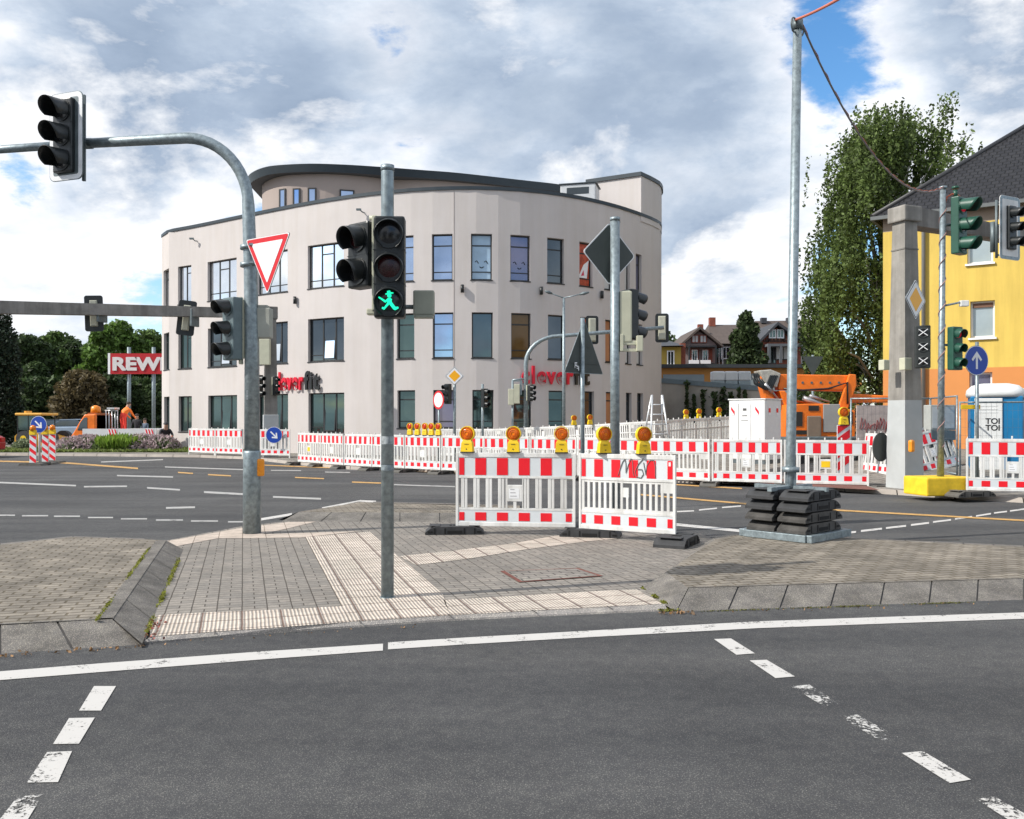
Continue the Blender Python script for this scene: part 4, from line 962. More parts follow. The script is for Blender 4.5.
ca = MB().tube([at(943,306,D)-yb, at(962,302,D)-yb], .02, 8).box(.0,.0001,0,.0001,0,.0001); ca.build('camera_arm', GALV, t)
MB().box(-.08,.08,-.05,.05,-.06,.06,0,bev=.015).build('camera_box', WHITEP, t, at(964,303.5,D)-yb)
# blue arrow-up sign post
Y = 17.9; b = Vector((xat(977,Y),Y,KZ)); t = thing('direction_sign', 'blue oval-looking round sign with white arrow pointing up before the yellow house', 'road sign', b)
MB().tube([(0,0,0),(0,0,zat(342,Y)-KZ)], .035, 12).build('pole', GALV, t); round_sign(t, at(976.5,360.5,Y-.06)-b, R(18), .305, R(0))
# grey cabinet behind
Y = 22; b = Vector((xat(939.5,Y),Y,.25)); t = thing('control_cabinet', 'pale grey control cabinet with dark lower edge standing behind the wrapped post', 'cabinet', b)
MB().box(-.34,.34,-.15,.15,zat(430,Y)-.25,zat(405,Y)-.25,0,bev=.02).box(-.30,-.02,-.158,-.152,zat(428,Y)-.25,zat(407,Y)-.25,1).box(.02,.30,-.158,-.152,zat(428,Y)-.25,zat(407,Y)-.25,1).build('cabinet_body', [mat('cabinet_grey', (.36,.38,.36), .5), mat('cabinet_door', (.50,.53,.54), .4)], t, None, R(8))
MB().box(-.33,.33,-.17,.17,zat(440,Y)-.25,zat(430,Y)-.255,0,bev=.02).box(-.28,-.18,-.08,.08,0,zat(440,Y)-.25).box(.18,.28,-.08,.08,0,zat(440,Y)-.25).build('cabinet_base', GALV_D, t, None, R(8))

# ---------------- mesh site fences
def mesh_fence(u0, Y0_, u1, Y1_, z0, h, label):
    a = Vector((xat(u0,Y0_),Y0_,z0)); b_ = Vector((xat(u1,Y1_),Y1_,z0)); Ln = (b_-a).length
    t = thing('site_fence', label, 'fence', a, math.atan2((b_-a).y, (b_-a).x), 'mesh site fences')
    f = MB()
    for x in (0, Ln): f.tube([(x,0,0),(x,0,h)], .022, 8)
    for z in (.12, h-.02): f.tube([(0,0,z),(Ln,0,z)], .02, 8)
    f.build('frame', GALV, t)
    w = MB(); n = int(Ln/.10)
    for i in range(1, n): x = Ln*i/n; w.box(x-.0018,x+.0018,-.0018,.0018,.12,h-.02)
    for i in range(1, 9): z = .12+(h-.14)*i/9; w.box(0,Ln,-.002,.0015,z-.0018,z+.0018)
    w.build('wire_mesh', GALV_D, t)
mesh_fence(851, 22.9, 930, 22.6, .2, 1.95, 'mesh fence panel behind the big concrete mast, left of the cabinet')
mesh_fence(930.5, 22.6, 957, 20.4, .2, 1.95, 'mesh fence panel behind the wrapped post and cabinet')
mesh_fence(960, 20.2, 1040, 19.6, .15, 1.85, 'mesh fence panel in front of the portable toilet')
tag(MB().box(-.22,.22,-.01,.01,-.05,.05,0,bev=.01).build('yellow_tag', YELLOWP, None, at(970.5,407,20.1)), 'small yellow plate hanging on the mesh fence', 'plate')
# graffiti board
t = at(872,425,23.4); gb = MB().box(-.42,.42,-.02,.02,-.55,.52)
def graffiti_mat():
    m = mat('pinkish_board', (.42,.36,.34), .8, 0, .2, 5); return m
o = tag(gb.build('site_board', graffiti_mat(), None, t, R(3)), 'pale pinkish board with reddish scribbles behind the mesh fence', 'board')
sg = MB()
for k_ in range(9):
    x = -.34+.085*k_; sg.tube([(x,-.024,-.1+.1*math.sin(k_*2.1)),(x+.05,-.024,.1+.1*math.cos(k_)),(x+.08,-.024,.02*k_-.05),(x+.03,-.024,-.12)], .009, 5)
sg.build('scribble', mat('dark_red_ink', (.30,.06,.06), .7), o)

# ---------------- portable toilet(s)
Y = 21.0
def toilet(x, y, z, rz, label):
    t = thing('portable_toilet', label, 'portable toilet', (x,y,z), rz, 'portable toilets')
    BL = mat('toilet_blue', (.005,.16,.36), .45, 0, .1, 3); WT = mat('toilet_white', (.66,.68,.68), .5, 0, .06, 3)
    MB().box(-.55,.55,-.55,.55,.10,2.0,0,bev=.03).build('cabin', BL, t)
    MB().box(-.6,.6,-.6,.6,0,.12,0,bev=.02).build('skid', BLACKP, t)
    d = MB().box(-.47,.12,-.585,-.552,.14,1.95,0,bev=.012)
    for i in range(3): d.box(-.38,.02,-.592,-.584,1.60+.08*i,1.615+.08*i)
    d.build('door', WT, t)
    r = MB(); n = 8; vs = []
    for j, (w, z_) in enumerate(((.60,1.98),(.62,2.06),(.60,2.16),(.50,2.26),(.30,2.31))):
        for k in range(24):
            a = 2*math.pi*k/24; ca, sa = math.cos(a), math.sin(a); q = (abs(ca)**5+abs(sa)**5)**(-1/5)
            vs.append((w*ca*q, w*sa*q, z_))
    fs = [(j*24+k, j*24+(k+1)%24, (j+1)*24+(k+1)%24, (j+1)*24+k) for j in range(4) for k in range(24)]+[tuple(range(96,120)), tuple(range(24))[::-1]]
    r.add(vs, fs, 0, True); r.build('roof', WT, t)
    MB().box(-.56,-.47,-.57,.0,.14,1.97,0,bev=.01).build('corner_trim', BL, t)
    return t
zt = zat(383,Y)-2.31
tl = toilet(xat(1006,Y)+.0, Y+.5, zt, R(-24), 'white and blue portable toilet behind the barrier at the right edge')
LT = mat('black_lettering', (.01,.01,.012), .5)
o = text_mesh(Matrix.Translation((-.24,-.589,1.34)) @ XZ, 'lettering', 'TOI', .185, .002, LT, tl, .004)
o = text_mesh(Matrix.Translation((-.24,-.589,1.18)) @ XZ, 'lettering', 'TOI', .185, .002, LT, tl, .004)
MB().box(-.15,.0,-.594,-.588,.80,.95).build('sticker', mat('grey_sticker', (.45,.46,.46), .6), tl)
toilet(xat(1062,Y)+.25, Y+.9, zt, R(-24), 'second portable toilet just beyond the right edge')
# ================================================================ main building
ZT = 10.9
PAR = [(160.7,236.8),(167,234),(190,228.5),(217,222.8),(258.5,216),(309.6,203.9),(356,197),(379,194.3),(402,192.3),(440,190.1),(470,190.2),(498.6,191),(530,193),(557,195.9),(592,200.8),(615.8,206.9),(641,216),(652,221)]
raw = [(xat(u, (ZT-H)*F/(HZ-v)), (ZT-H)*F/(HZ-v)) for u, v in PAR]
# smooth the measured plan with a quadratic fit in the middle, keep the ends
xs = np.array([p[0] for p in raw]); ys = np.array([p[1] for p in raw]); cf = np.polyfit(xs[2:], ys[2:], 4)
plan = [(xs[0]-.15, ys[0]+3.2), (xs[0]-.12, ys[0]+.9), (xs[0]+.02, ys[0]+.1), (xs[1]+.25, float(np.polyval(cf, xs[1]+.25)))] + [(x, float(np.polyval(cf, x))) for x in np.linspace(xs[2], xs[-1], 26)]
lx, ly = plan[-1]
plan += [(lx+.5, ly+.85), (lx+.75, ly+1.9), (lx+.85, ly+4.0)]
def resample(poly):
    P = [Vector((a, b_)) for a, b_ in poly]; S = [0]
    for a, b_ in zip(P, P[1:]): S.append(S[-1]+(b_-a).length)
    return P, S
PP, SS = resample(plan)
def at_s(s):
    for i in range(len(SS)-1):
        if s <= SS[i+1]+1e-9 or i == len(SS)-2:
            f = (s-SS[i])/(SS[i+1]-SS[i]); return PP[i].lerp(PP[i+1], f)
def s_of_u(u):
    best = None
    for i in range(len(PP)-1):
        ua = PP[i].x/PP[i].y*F+CX; ub = PP[i+1].x/PP[i+1].y*F+CX
        if ua <= u <= ub and i >= 2:
            lo, hi = SS[i], SS[i+1]
            for _ in range(30):
                m_ = (lo+hi)/2; p = at_s(m_)
                if p.x/p.y*F+CX < u: lo = m_
                else: hi = m_
            return lo
    return SS[2]
Bt = at_s(s_of_u(430)); bo = Vector((Bt.x, Bt.y+6, 0))
bd = thing('office_building', 'large pale curved three storey building with dark flat roof and red lettering', 'building', bo)
STUC = mat('pale_render', (.54,.505,.49), .9, 0, .05, .5, .2, 25)
def streaks(m, lo=.90, hi=1.03):
    nt = m.node_tree; b = nt.nodes['Principled BSDF']; src = b.inputs['Base Color'].links[0].from_socket
    t = nt.nodes.new('ShaderNodeTexCoord'); mp = nt.nodes.new('ShaderNodeMapping'); mp.inputs['Scale'].default_value = (2.2, 2.2, .16); nt.links.new(t.outputs['Object'], mp.inputs[0])
    n = nt.nodes.new('ShaderNodeTexNoise'); n.inputs['Scale'].default_value = 1.3; n.inputs['Detail'].default_value = 8; n.inputs['Roughness'].default_value = .65; nt.links.new(mp.outputs[0], n.inputs['Vector'])
    r = nt.nodes.new('ShaderNodeValToRGB'); r.color_ramp.elements[0].position = .35; r.color_ramp.elements[0].color = (lo,lo*.99,lo*.97,1); r.color_ramp.elements[1].position = .6; r.color_ramp.elements[1].color = (hi,hi,hi,1)
    nt.links.new(n.outputs['Fac'], r.inputs[0]); x = nt.nodes.new('ShaderNodeMix'); x.data_type = 'RGBA'; x.blend_type = 'MULTIPLY'; x.inputs['Factor'].default_value = 1
    nt.links.new(src, x.inputs[6]); nt.links.new(r.outputs[0], x.inputs[7]); nt.links.new(x.outputs[2], b.inputs['Base Color'])
streaks(STUC, .97, 1.015); streaks(WHITEP, .70, 1.04); streaks(CONC, .7, 1.05); streaks(CONC_D, .7, 1.05)
STUC2 = mat('shaded_upper_render', (.36,.30,.27), .9, 0, .05, .5)  # same cladding as the wall below, with shade put into a darker colour
FRAME = mat('anthracite_frame', (.018,.020,.022), .45, 0, .1, 5)
ROOFM = mat('dark_fascia', (.03,.042,.052), .45, .2, .1, 2)
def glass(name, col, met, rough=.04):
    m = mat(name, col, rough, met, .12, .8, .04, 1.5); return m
GSKY = glass('sky_reflection_tone_glass', (.30,.40,.58), .92); GLT = glass('cloud_reflection_tone_glass', (.86,.9,.95), .95)  # sky and cloud reflections are put into these brighter glass colours
GDK = glass('dark_reflection_tone_glass', (.10,.125,.145), .85, .04); GGR = glass('green_reflection_tone_glass', (.09,.14,.135), .8, .04); GBR = glass('amber_interior_glass', (.14,.075,.02), .15, .1)  # GDK and GGR: dark tree reflections are put into the glass colour
POST = mat('window_poster_red', (.45,.07,.03), .4, 0, .5, 4); POSTW = mat('window_poster_light', (.35,.50,.65), .4, 0, .15, 1); GPINK = glass('mauve_glass', (.20,.20,.29), .5, .06)
ORB = mat('orange_blind', (.45,.20,.09), .6, 0, .1, 3); BLINDM = mat('white_blind', (.55,.56,.55), .7, 0, .08, 2)
W3 = (7.25, 9.12); W2 = (4.08, 5.93); W1 = (.98, 2.72)
wins = []
def w(u0, u1, zz, g, sty): wins.append((u0, u1, zz[0], zz[1], g, sty))
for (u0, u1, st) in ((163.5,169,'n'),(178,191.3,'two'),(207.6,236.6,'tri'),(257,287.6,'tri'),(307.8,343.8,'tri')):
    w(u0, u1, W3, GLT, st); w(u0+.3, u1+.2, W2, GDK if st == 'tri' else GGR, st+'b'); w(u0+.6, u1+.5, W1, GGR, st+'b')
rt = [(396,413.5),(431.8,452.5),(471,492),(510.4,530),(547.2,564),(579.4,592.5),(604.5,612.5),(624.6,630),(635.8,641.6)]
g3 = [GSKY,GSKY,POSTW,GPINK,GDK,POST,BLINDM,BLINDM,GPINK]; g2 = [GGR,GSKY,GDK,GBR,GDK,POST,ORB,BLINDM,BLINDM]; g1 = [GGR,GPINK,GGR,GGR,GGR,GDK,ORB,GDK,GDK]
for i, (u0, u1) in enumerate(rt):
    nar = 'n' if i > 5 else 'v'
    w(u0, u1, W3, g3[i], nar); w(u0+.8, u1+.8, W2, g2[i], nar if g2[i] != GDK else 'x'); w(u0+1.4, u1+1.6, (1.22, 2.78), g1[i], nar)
W = []
for (u0, u1, z0, z1, g_, st) in wins: W.append((s_of_u(u0), s_of_u(u1), z0, z1, g_, st))
sc = sorted(set([round(s, 4) for s in SS]+[round(x[0], 4) for x in W]+[round(x[1], 4) for x in W]))
zc = sorted(set([0.0, ZT]+[x[2] for x in W]+[x[3] for x in W]))
wl = MB(); inv = Vector((bo.x, bo.y, 0))
def p3(s, z, inset=0.0):
    p = at_s(s); 
    if inset:
        a, c = at_s(max(s-.05, 0)), at_s(min(s+.05, SS[-1])); d = (c-a).normalized(); p = p+Vector((-d.y, d.x))*inset
    return Vector((p.x, p.y, z))-inv
for i in range(len(sc)-1):
    s0, s1 = sc[i], sc[i+1]; sm = (s0+s1)/2
    if s1-s0 < 1e-4: continue
    for j in range(len(zc)-1):
        z0, z1 = zc[j], zc[j+1]; zm = (z0+z1)/2
        if any(q[0] < sm < q[1] and q[2] < zm < q[3] for q in W): continue
        wl.quad(p3(s0,z0), p3(s1,z0), p3(s1,z1), p3(s0,z1))
REC = .22
for q in W:
    a, b_, c, d = p3(q[0],q[2]), p3(q[1],q[2]), p3(q[1],q[3]), p3(q[0],q[3])
    ch = (b_-a).normalized(); nn = Vector((-ch.y, ch.x, 0))*REC
    for e0, e1 in ((a,b_),(b_,c),(c,d),(d,a)): wl.quad(e0, e1, e1+nn, e0+nn)
# back and sides
back = [Vector((PP[-1].x, PP[-1].y)), Vector((PP[-1].x+.3, PP[-1].y+9)), Vector((-2, 62)), Vector((PP[0].x+2, PP[0].y+9)), Vector((PP[0].x, PP[0].y))]
for a, b_ in zip(back, back[1:]): wl.quad(Vector((a.x,a.y,0))-inv, Vector((b_.x,b_.y,0))-inv, Vector((b_.x,b_.y,ZT))-inv, Vector((a.x,a.y,ZT))-inv)
wl.build('wall', STUC, bd, fix=False)
# roof deck and parapet cap
allp = [Vector((p.x, p.y, ZT-.25))-inv for p in PP]+[Vector((p.x, p.y, ZT-.25))-inv for p in back[1:-1]]
rf = MB(); rf.add(allp, [tuple(range(len(allp)))]); 
o = rf.build('roof_deck', mat('grey_roof_deck', (.2,.2,.2), .9), bd, fix=False)
bm = bmesh.new(); bm.from_mesh(o.data); bmesh.ops.triangulate(bm, faces=bm.faces[:]); bm.to_mesh(o.data); bm.free()
cp = MB()
N = 60
for i in range(N):
    s0, s1 = SS[-1]*i/N, SS[-1]*(i+1)/N
    A = [p3(s0,ZT-.0,-.05), p3(s0,ZT+.14,-.05), p3(s0,ZT+.14,.3), p3(s0,ZT,.3)]; B_ = [p3(s1,ZT,-.05), p3(s1,ZT+.14,-.05), p3(s1,ZT+.14,.3), p3(s1,ZT,.3)]
    for k_ in range(4): cp.quad(A[k_], B_[k_], B_[(k_+1)%4], A[(k_+1)%4])
cp.build('parapet_cap', ROOFM, bd)
# windows
for q in W:
    s0, s1, z0, z1, gm_, st = q
    a, b_ = p3(s0,z0), p3(s1,z0); ch = (b_-a); wd = ch.length; ch.normalize(); nn = Vector((-ch.y, ch.x, 0))
    M_ = Matrix.Translation(a+nn*(REC-.08)) @ Matrix.Rotation(math.atan2(ch.y, ch.x), 4, 'Z'); hh = z1-z0
    f = MB(); f.M = M_; t = .055
    f.box(0,t,0,.07,0,hh).box(wd-t,wd,0,.07,0,hh).box(t,wd-t,0,.07,0,t).box(t,wd-t,0,.07,hh-t,hh)
    if st in ('v','n','nb'): f.box(t,wd-t,0.005,.065,hh*.74,hh*.74+.05)
    if st in ('v',): f.box(t,wd-t,0.005,.065,hh*.17,hh*.17+.04)
    if st in ('tri',): 
        for x in (.34,.67): f.box(wd*x-.03,wd*x+.03,.003,.067,t,hh-t)
        f.box(t,wd-t,.006,.064,hh*.17,hh*.17+.04); f.box(wd*.34+.03,wd*.67-.03,.006,.064,hh*.76,hh*.76+.05)
    if st == 'trib':
        for x in (.37,.72): f.box(wd*x-.03,wd*x+.03,.003,.067,t,hh-t)
        f.box(t,wd*.37-.03,.006,.064,hh*.14,hh*.14+.04)
    if st in ('two','twob'): f.box(wd*.5-.03,wd*.5+.03,.003,.067,t,hh-t); f.box(wd*.5+.03,wd-t,.006,.064,hh*.8,hh*.8+.04)
    fo = f.build('window', FRAME, bd)
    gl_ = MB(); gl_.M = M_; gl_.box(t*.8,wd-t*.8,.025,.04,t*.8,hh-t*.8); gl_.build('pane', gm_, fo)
    sl = MB(); sl.M = M_; sl.box(-.03,wd+.03,-REC+.05,.0,-.045,-.003); sl.build('sill', FRAME, fo)
    if st == 'trib' and z0 < 5:
        tl_ = MB(); tl_.M = M_ @ Matrix.Translation((wd*.37+.05,-.0,.10)) @ Matrix.Rotation(R(-4),4,'X'); ww = wd*.35-.1; h2_ = hh*.66
        tl_.box(0,.04,-.04,-.005,0,h2_,0).box(ww-.04,ww,-.04,-.005,0,h2_,0).box(.04,ww-.04,-.04,-.005,0,.04,0).box(.04,ww-.04,-.04,-.005,h2_-.04,h2_,0).box(.04,ww-.04,-.03,-.02,.04,h2_-.04,1)
        tl_.build('tilted_sash', [FRAME, GLT if z0 > 3 else GGR], fo)
    if gm_ is POSTW or gm_ is GPINK and st == 'v' and z0 > 7:
        fc = MB(); fc.M = M_
        for x in (.28,.72): fc.tube([(wd*x-.07,.02,hh*.40),(wd*x,.02,hh*.43),(wd*x+.07,.02,hh*.37)], .018, 5)
        fc.tube([(wd*.42+.16*k_/6,.02,hh*.30-.05*math.sin(math.pi*k_/6)) for k_ in range(7)], .018, 5); fc.build('face_drawing', BLACKP, fo)
    if gm_ is POST and z0 > 7:
        fc = MB(); fc.M = M_; fc.prism([(wd*.1,hh*.2),(wd*.75,hh*.2),(wd*.9,hh*.62),(wd*.5,hh*.5)], .018, .023); fc.prism([(wd*.3,hh*.24),(wd*.55,hh*.26),(wd*.5,hh*.38)], .013, .017, mi=1)
        fc.build('poster_shape', [WHITES, mat('poster_pink', (.6,.05,.1), .5)], fo)
# vertical expansion grooves and panels
# penthouse
ZP = 13.35
SLAB = [(247,178,0),(250.5,173.5,0),(260,168.6,0),(275,165.4,0),(309.6,163.6,0),(345,164.6,0),(379,166.7,0),(420,169.8,0),(460,173,0),(522,180,0),(555,183.7,0),(569,186.2,0)]
SLAB2 = []
for i in range(len(SLAB)-1):
    p0_, p1_, p2_, p3_ = SLAB[max(i-1,0)], SLAB[i], SLAB[i+1], SLAB[min(i+2,len(SLAB)-1)]
    for q_ in range(4):
        t_ = q_/4; SLAB2.append(tuple(.5*((2*p1_[k])+(-p0_[k]+p2_[k])*t_+(2*p0_[k]-5*p1_[k]+4*p2_[k]-p3_[k])*t_**2+(-p0_[k]+3*p1_[k]-3*p2_[k]+p3_[k])*t_**3) for k in range(3)))
SLAB = SLAB2+[SLAB[-1]]
sp_ = [Vector((xat(u, (ZP-H)*F/(HZ-v)), (ZP-H)*F/(HZ-v), 0)) for u, v, _ in SLAB]
sp_.append(Vector((sp_[-1].x+.5, sp_[-1].y+.8, 0))); sp_ += [Vector((3.4, 52, 0)), Vector((-9, 53, 0)), Vector((sp_[0].x-.2, 47, 0))]
n = len(sp_); ct = sum(sp_, Vector())/n
s = MB(); zt0, zt1 = ZP-.36, ZP
up = [p-inv+Vector((0,0,zt1)) for p in sp_]; lo = [p-inv+(ct-p).normalized()*.12+Vector((0,0,zt0)) for p in sp_]
s.add(up, [tuple(range(n))], 1); s.add(lo, [tuple(range(n))[::-1]], 1)
for i in range(n): s.quad(lo[i], lo[(i+1)%n], up[(i+1)%n], up[i], 0)
s.build('penthouse_roof', [ROOFM, mat('soffit', (.10,.10,.10), .8)], bd)
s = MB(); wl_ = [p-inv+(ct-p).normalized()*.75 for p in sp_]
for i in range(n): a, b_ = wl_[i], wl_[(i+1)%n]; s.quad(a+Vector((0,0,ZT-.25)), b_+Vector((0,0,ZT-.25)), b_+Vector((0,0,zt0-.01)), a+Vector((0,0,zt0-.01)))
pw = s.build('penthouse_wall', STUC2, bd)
def on_poly(P, u):
    for a, b_ in zip(P, P[1:]):
        A, B_ = a+inv, b_+inv; ua = A.x/A.y*F+CX; ub = B_.x/B_.y*F+CX
        if ua <= u <= ub: return (A.lerp(B_, (u-ua)/(ub-ua)), (B_-A).normalized())
    return None
for (u0, u1, v0, v1) in ((280,285.5,189,208),(294,299.5,188.5,207.5),(309,315.5,188,207),(341,353,190,203)):
    r_ = on_poly(wl_, (u0+u1)/2)
    if not r_: continue
    p, d = r_; wdt = (u1-u0)*p.y/F/max(d.x, .3); z1 = zat(v0, p.y); z0 = zat(v1, p.y)
    f = MB(); f.M = Matrix.Translation(Vector((p.x, p.y, z0))-inv) @ Matrix.Rotation(math.atan2(d.y, d.x), 4, 'Z'); h_ = z1-z0
    f.box(-wdt/2-.05,wdt/2+.05,-.05,.02,0,.06).box(-wdt/2-.05,wdt/2+.05,-.05,.02,h_-.06,h_).box(-wdt/2-.05,-wdt/2+.02,-.05,.02,.06,h_-.06).box(wdt/2-.02,wdt/2+.05,-.05,.02,.06,h_-.06)
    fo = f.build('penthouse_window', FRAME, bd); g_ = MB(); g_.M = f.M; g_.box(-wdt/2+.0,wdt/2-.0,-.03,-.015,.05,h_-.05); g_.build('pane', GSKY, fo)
# roof plant box and corner tower
pl = at(580,199.5,39.9)-inv
MB().box(-.8,.8,-.6,.6,-1.0,.55,0,bev=.05).box(-.85,.85,-.65,.65,.555,.60,1).box(-.5,.5,-.61,-.602,.1,.4,1).build('roof_plant_box', [mat('plant_box_grey', (.50,.52,.54), .4), ROOFM], bd, pl, R(-14))
ZTW = 12.75
sa = s_of_u(640.5)
tw = [at_s(sa+ (SS[-1]-.4-sa)*i/10) for i in range(11)]
tl0 = Vector((xat(587, 41.6), 41.6)); off = .03
def outw(p, q, dd): 
    d = (q-p).normalized(); return Vector((d.y, -d.x))*dd
TP = [tl0]+[tw[i]+outw(tw[max(i-1,0)], tw[min(i+1,10)], off) for i in range(11)]+[Vector((tw[-1].x-.2, 50)), Vector((tl0.x+.6, 50))]
s = MB(); n = len(TP)
for i in range(n):
    a, b_ = TP[i], TP[(i+1)%n]; zb_ = ZT-.25 
    s.quad(Vector((a.x,a.y,zb_))-inv, Vector((b_.x,b_.y,zb_))-inv, Vector((b_.x,b_.y,ZTW))-inv, Vector((a.x,a.y,ZTW))-inv)
s.add([Vector((p.x,p.y,ZTW-.05))-inv for p in TP], [tuple(range(n))])
s.build('corner_tower', STUC, bd, fix=False)
s = MB()
for i in range(n):
    a, b_ = TP[i], TP[(i+1)%n]; ca_ = sum(TP, Vector((0,0)))/n
    ao, bo_ = a+(a-ca_).normalized()*.08, b_+(b_-ca_).normalized()*.08; ai, bi = a-(a-ca_).normalized()*.25, b_-(b_-ca_).normalized()*.25
    V = lambda p, z: Vector((p.x, p.y, z))-inv
    s.quad(V(ao,ZTW-.02), V(bo_,ZTW-.02), V(bo_,ZTW+.16), V(ao,ZTW+.16)); s.quad(V(ao,ZTW+.16), V(bo_,ZTW+.16), V(bi,ZTW+.16), V(ai,ZTW+.16)); s.quad(V(ao,ZTW-.02), V(ai,ZTW-.02), V(bi,ZTW-.02), V(bo_,ZTW-.02))
s.build('tower_cap', ROOFM, bd)
# wall lamps, cameras
for (u, v) in ((462.5,289),(540.5,291),(600.5,295),(296.5,300.5)):
    ss_ = s_of_u(u); p = p3(ss_, zat(v, at_s(ss_).y), -.10); MB().tube([p+Vector((0,0,-.16)), p+Vector((0,0,.16))], .07, 12).box(p.x-.02,p.x+.02,p.y,p.y+.12,p.z-.03,p.z+.03).build('wall_lamp', BLACKP, bd)
for (u, v) in ((197,241),(364,212.5),(620,222)):
    ss_ = s_of_u(u); p = p3(ss_, zat(v, at_s(ss_).y), -.0)
    MB().tube([p, p+Vector((-.03,-.16,-.03)), p+Vector((-.12,-.22,.05))], .025, 8).box(p.x-.28,p.x-.08,p.y-.27,p.y-.18,p.z+.03,p.z+.11).build('wall_camera', GALV_D, bd)
# down joints of the render panels
jm = mat('render_joint', (.36,.32,.30), .9)
for u in (398,430,454,469,495,344.5):
    ss_ = s_of_u(u); a = p3(ss_, 6.2, -.004); 
    MB().box(a.x-.014,a.x+.014,a.y-.006,a.y+.01,-.0+.2,ZT-.02).build('render_joint', jm, bd) if u in (454,) else None
# lettering
REDL = mat('red_letters', (.66,.004,.03), .4, 0, .05, 2); BLKL = mat('black_letters', (.015,.017,.018), .4)
def wall_text(u0, u1, v0, v1, parts):
    sA, sB = s_of_u(u0), s_of_u(u1); pa, pb_ = p3(sA, 0, -.16), p3(sB, 0, -.16); d = pb_-pa; Ym = at_s((sA+sB)/2).y
    z0 = zat(v1, Ym); hgt = zat(v0, Ym)-z0; wdt = d.length; az = math.atan2(d.y, d.x)
    root = bd; x = 0
    for body, m_, share in parts:
        base = Matrix.Translation(Vector((pa.x, pa.y, z0))) @ Matrix.Rotation(az, 4, 'Z') @ Matrix.Translation((x*wdt, 0, 0)) @ XZ
        o = text_mesh(Matrix.Identity(4), 'wall_lettering', body, 1.0, .04, m_, None, .026, space=1.16)
        xsv = [v.co.x for v in o.data.vertices]; zsv = [v.co.y for v in o.data.vertices]
        sc_x = wdt*share/(max(xsv)-min(xsv)); sc_y = hgt/(max(zsv)-0.0)
        o.data.transform(Matrix.Diagonal((sc_x, sc_y, 1, 1)) @ Matrix.Translation((-min(xsv), 0, 0)))
        for vx in o.data.vertices:
            al = x*wdt+vx.co.x; q_ = p3(sA+(sB-sA)*al/wdt, z0+vx.co.y, -(.09+vx.co.z)); vx.co = q_
        o.parent = bd; x += share+.02
wall_text(521, 588.5, 366.5, 383.8, [('clever', REDL, .72), ('fit', BLKL, .25)])
wall_text(275, 321.5, 371.5, 389.5, [('clever', REDL, .66), ('fit', BLKL, .31)])

# ================================================================ mid-distance poles
def simple_pole(u, Y, vt, r, name, label, cat, z0=.1, group=None):
    b = Vector((xat(u,Y), Y, z0)); t = thing(name, label, cat, b, 0, group)
    MB().tube([(0,0,0),(0,0,zat(vt,Y)-z0)], r, 14).build('pole', GALV, t); return t, b
# curved-arm mast
Y = 32.0; b = Vector((xat(526,Y),Y,.1)); t = thing('signal_mast', 'slim curved-arm mast before the building with signal hanging at its right tip', 'traffic light', b)
z1 = zat(336,Y)-.1; pts = [(0,0,0),(0,0,z1-1.0)]
for k_ in range(1,9): a = R(90*k_/8); pts.append((1.2*(1-math.cos(a)), 0, z1-1.0+1.0*math.sin(a)))
pts.append(tuple(at(664,327.5,Y-.6)-b)); MB().tube(pts, [.085]*3+[.08]*3+[.07]*(len(pts)-6), 14).build('pole', GALV, t)
signal_head(t, at(662,328,Y-.3)-b, R(172), 3, board=[WHITES, BLACKP], bw=.24, bh=.52, back=BACKLIGHT, col=BACKLIGHT)
signal_head(t, at(592,330,Y+.3)-b, R(190), 3, board=[WHITES, BLACKP], bw=.24, bh=.52, back=BACKLIGHT, col=BACKLIGHT)
signal_head(t, at(530,393,Y-.1)-b, R(60), 3, r=.09, pitch=.2, vlen=.15, back=BEIGEP, halfw=.09); MB().box(-.12,.12,-.1,.1,-.35,.35,0,bev=.02).build('signal_box', BEIGEP, t, at(516.5,394,Y-.1)-b)
MB().box(-.35,.1,-.02,.02,-.02,.02).box(-.12,-.04,-.06,.06,-.5,.12).build('bracket', GALV, t, at(523,381,Y)-b)
t, b = simple_pole(512.6, 30.5, 380, .04, 'signal_post', 'thin short post with pale boxes left of the curved-arm mast', 'traffic light')
MB().box(-.10,.10,-.1,.1,-.28,.28,0,bev=.02).build('signal_box', BEIGEP, t, at(511,397,30.4)-b); MB().tube([at(512.6,380,30.5)-b, at(524,379,30.6)-b], .03, 8).build('arm', GALV, t)
# diamond sign + signal
t, b = simple_pole(454.6, 30, 370, .05, 'signal_post', 'post with small amber diamond sign and dark signal before the building', 'traffic light')
diamond(t, at(454.5,376,29.9)-b, 0, .33); signal_head(t, at(448,394,29.9)-b, R(-50), 3, r=.09, pitch=.23, vlen=.16, halfw=.12)
t, b = simple_pole(438.8, 28.5, 392, .03, 'road_sign', 'round white sign with red ring turned sideways above the red lamps', 'road sign')
rs = MB().disc((0,0), .30, 0, .006, 30, 2).disc((0,0), .30, -.004, -.0005, 30, 1).disc((0,0), .235, -.008, -.0045, 30, 0); rs.build('round_sign', [WHITES, REDSIGN, GALV_D], t, at(438.5,400,28.4)-b, R(-50))
t, b = simple_pole(482.6, 31, 384, .045, 'signal_post', 'slim post with a single dark signal before a ground-floor window', 'traffic light')
signal_head(t, at(484.5,398,30.9)-b, R(50), 3, r=.09, pitch=.22, vlen=.16, halfw=.11)
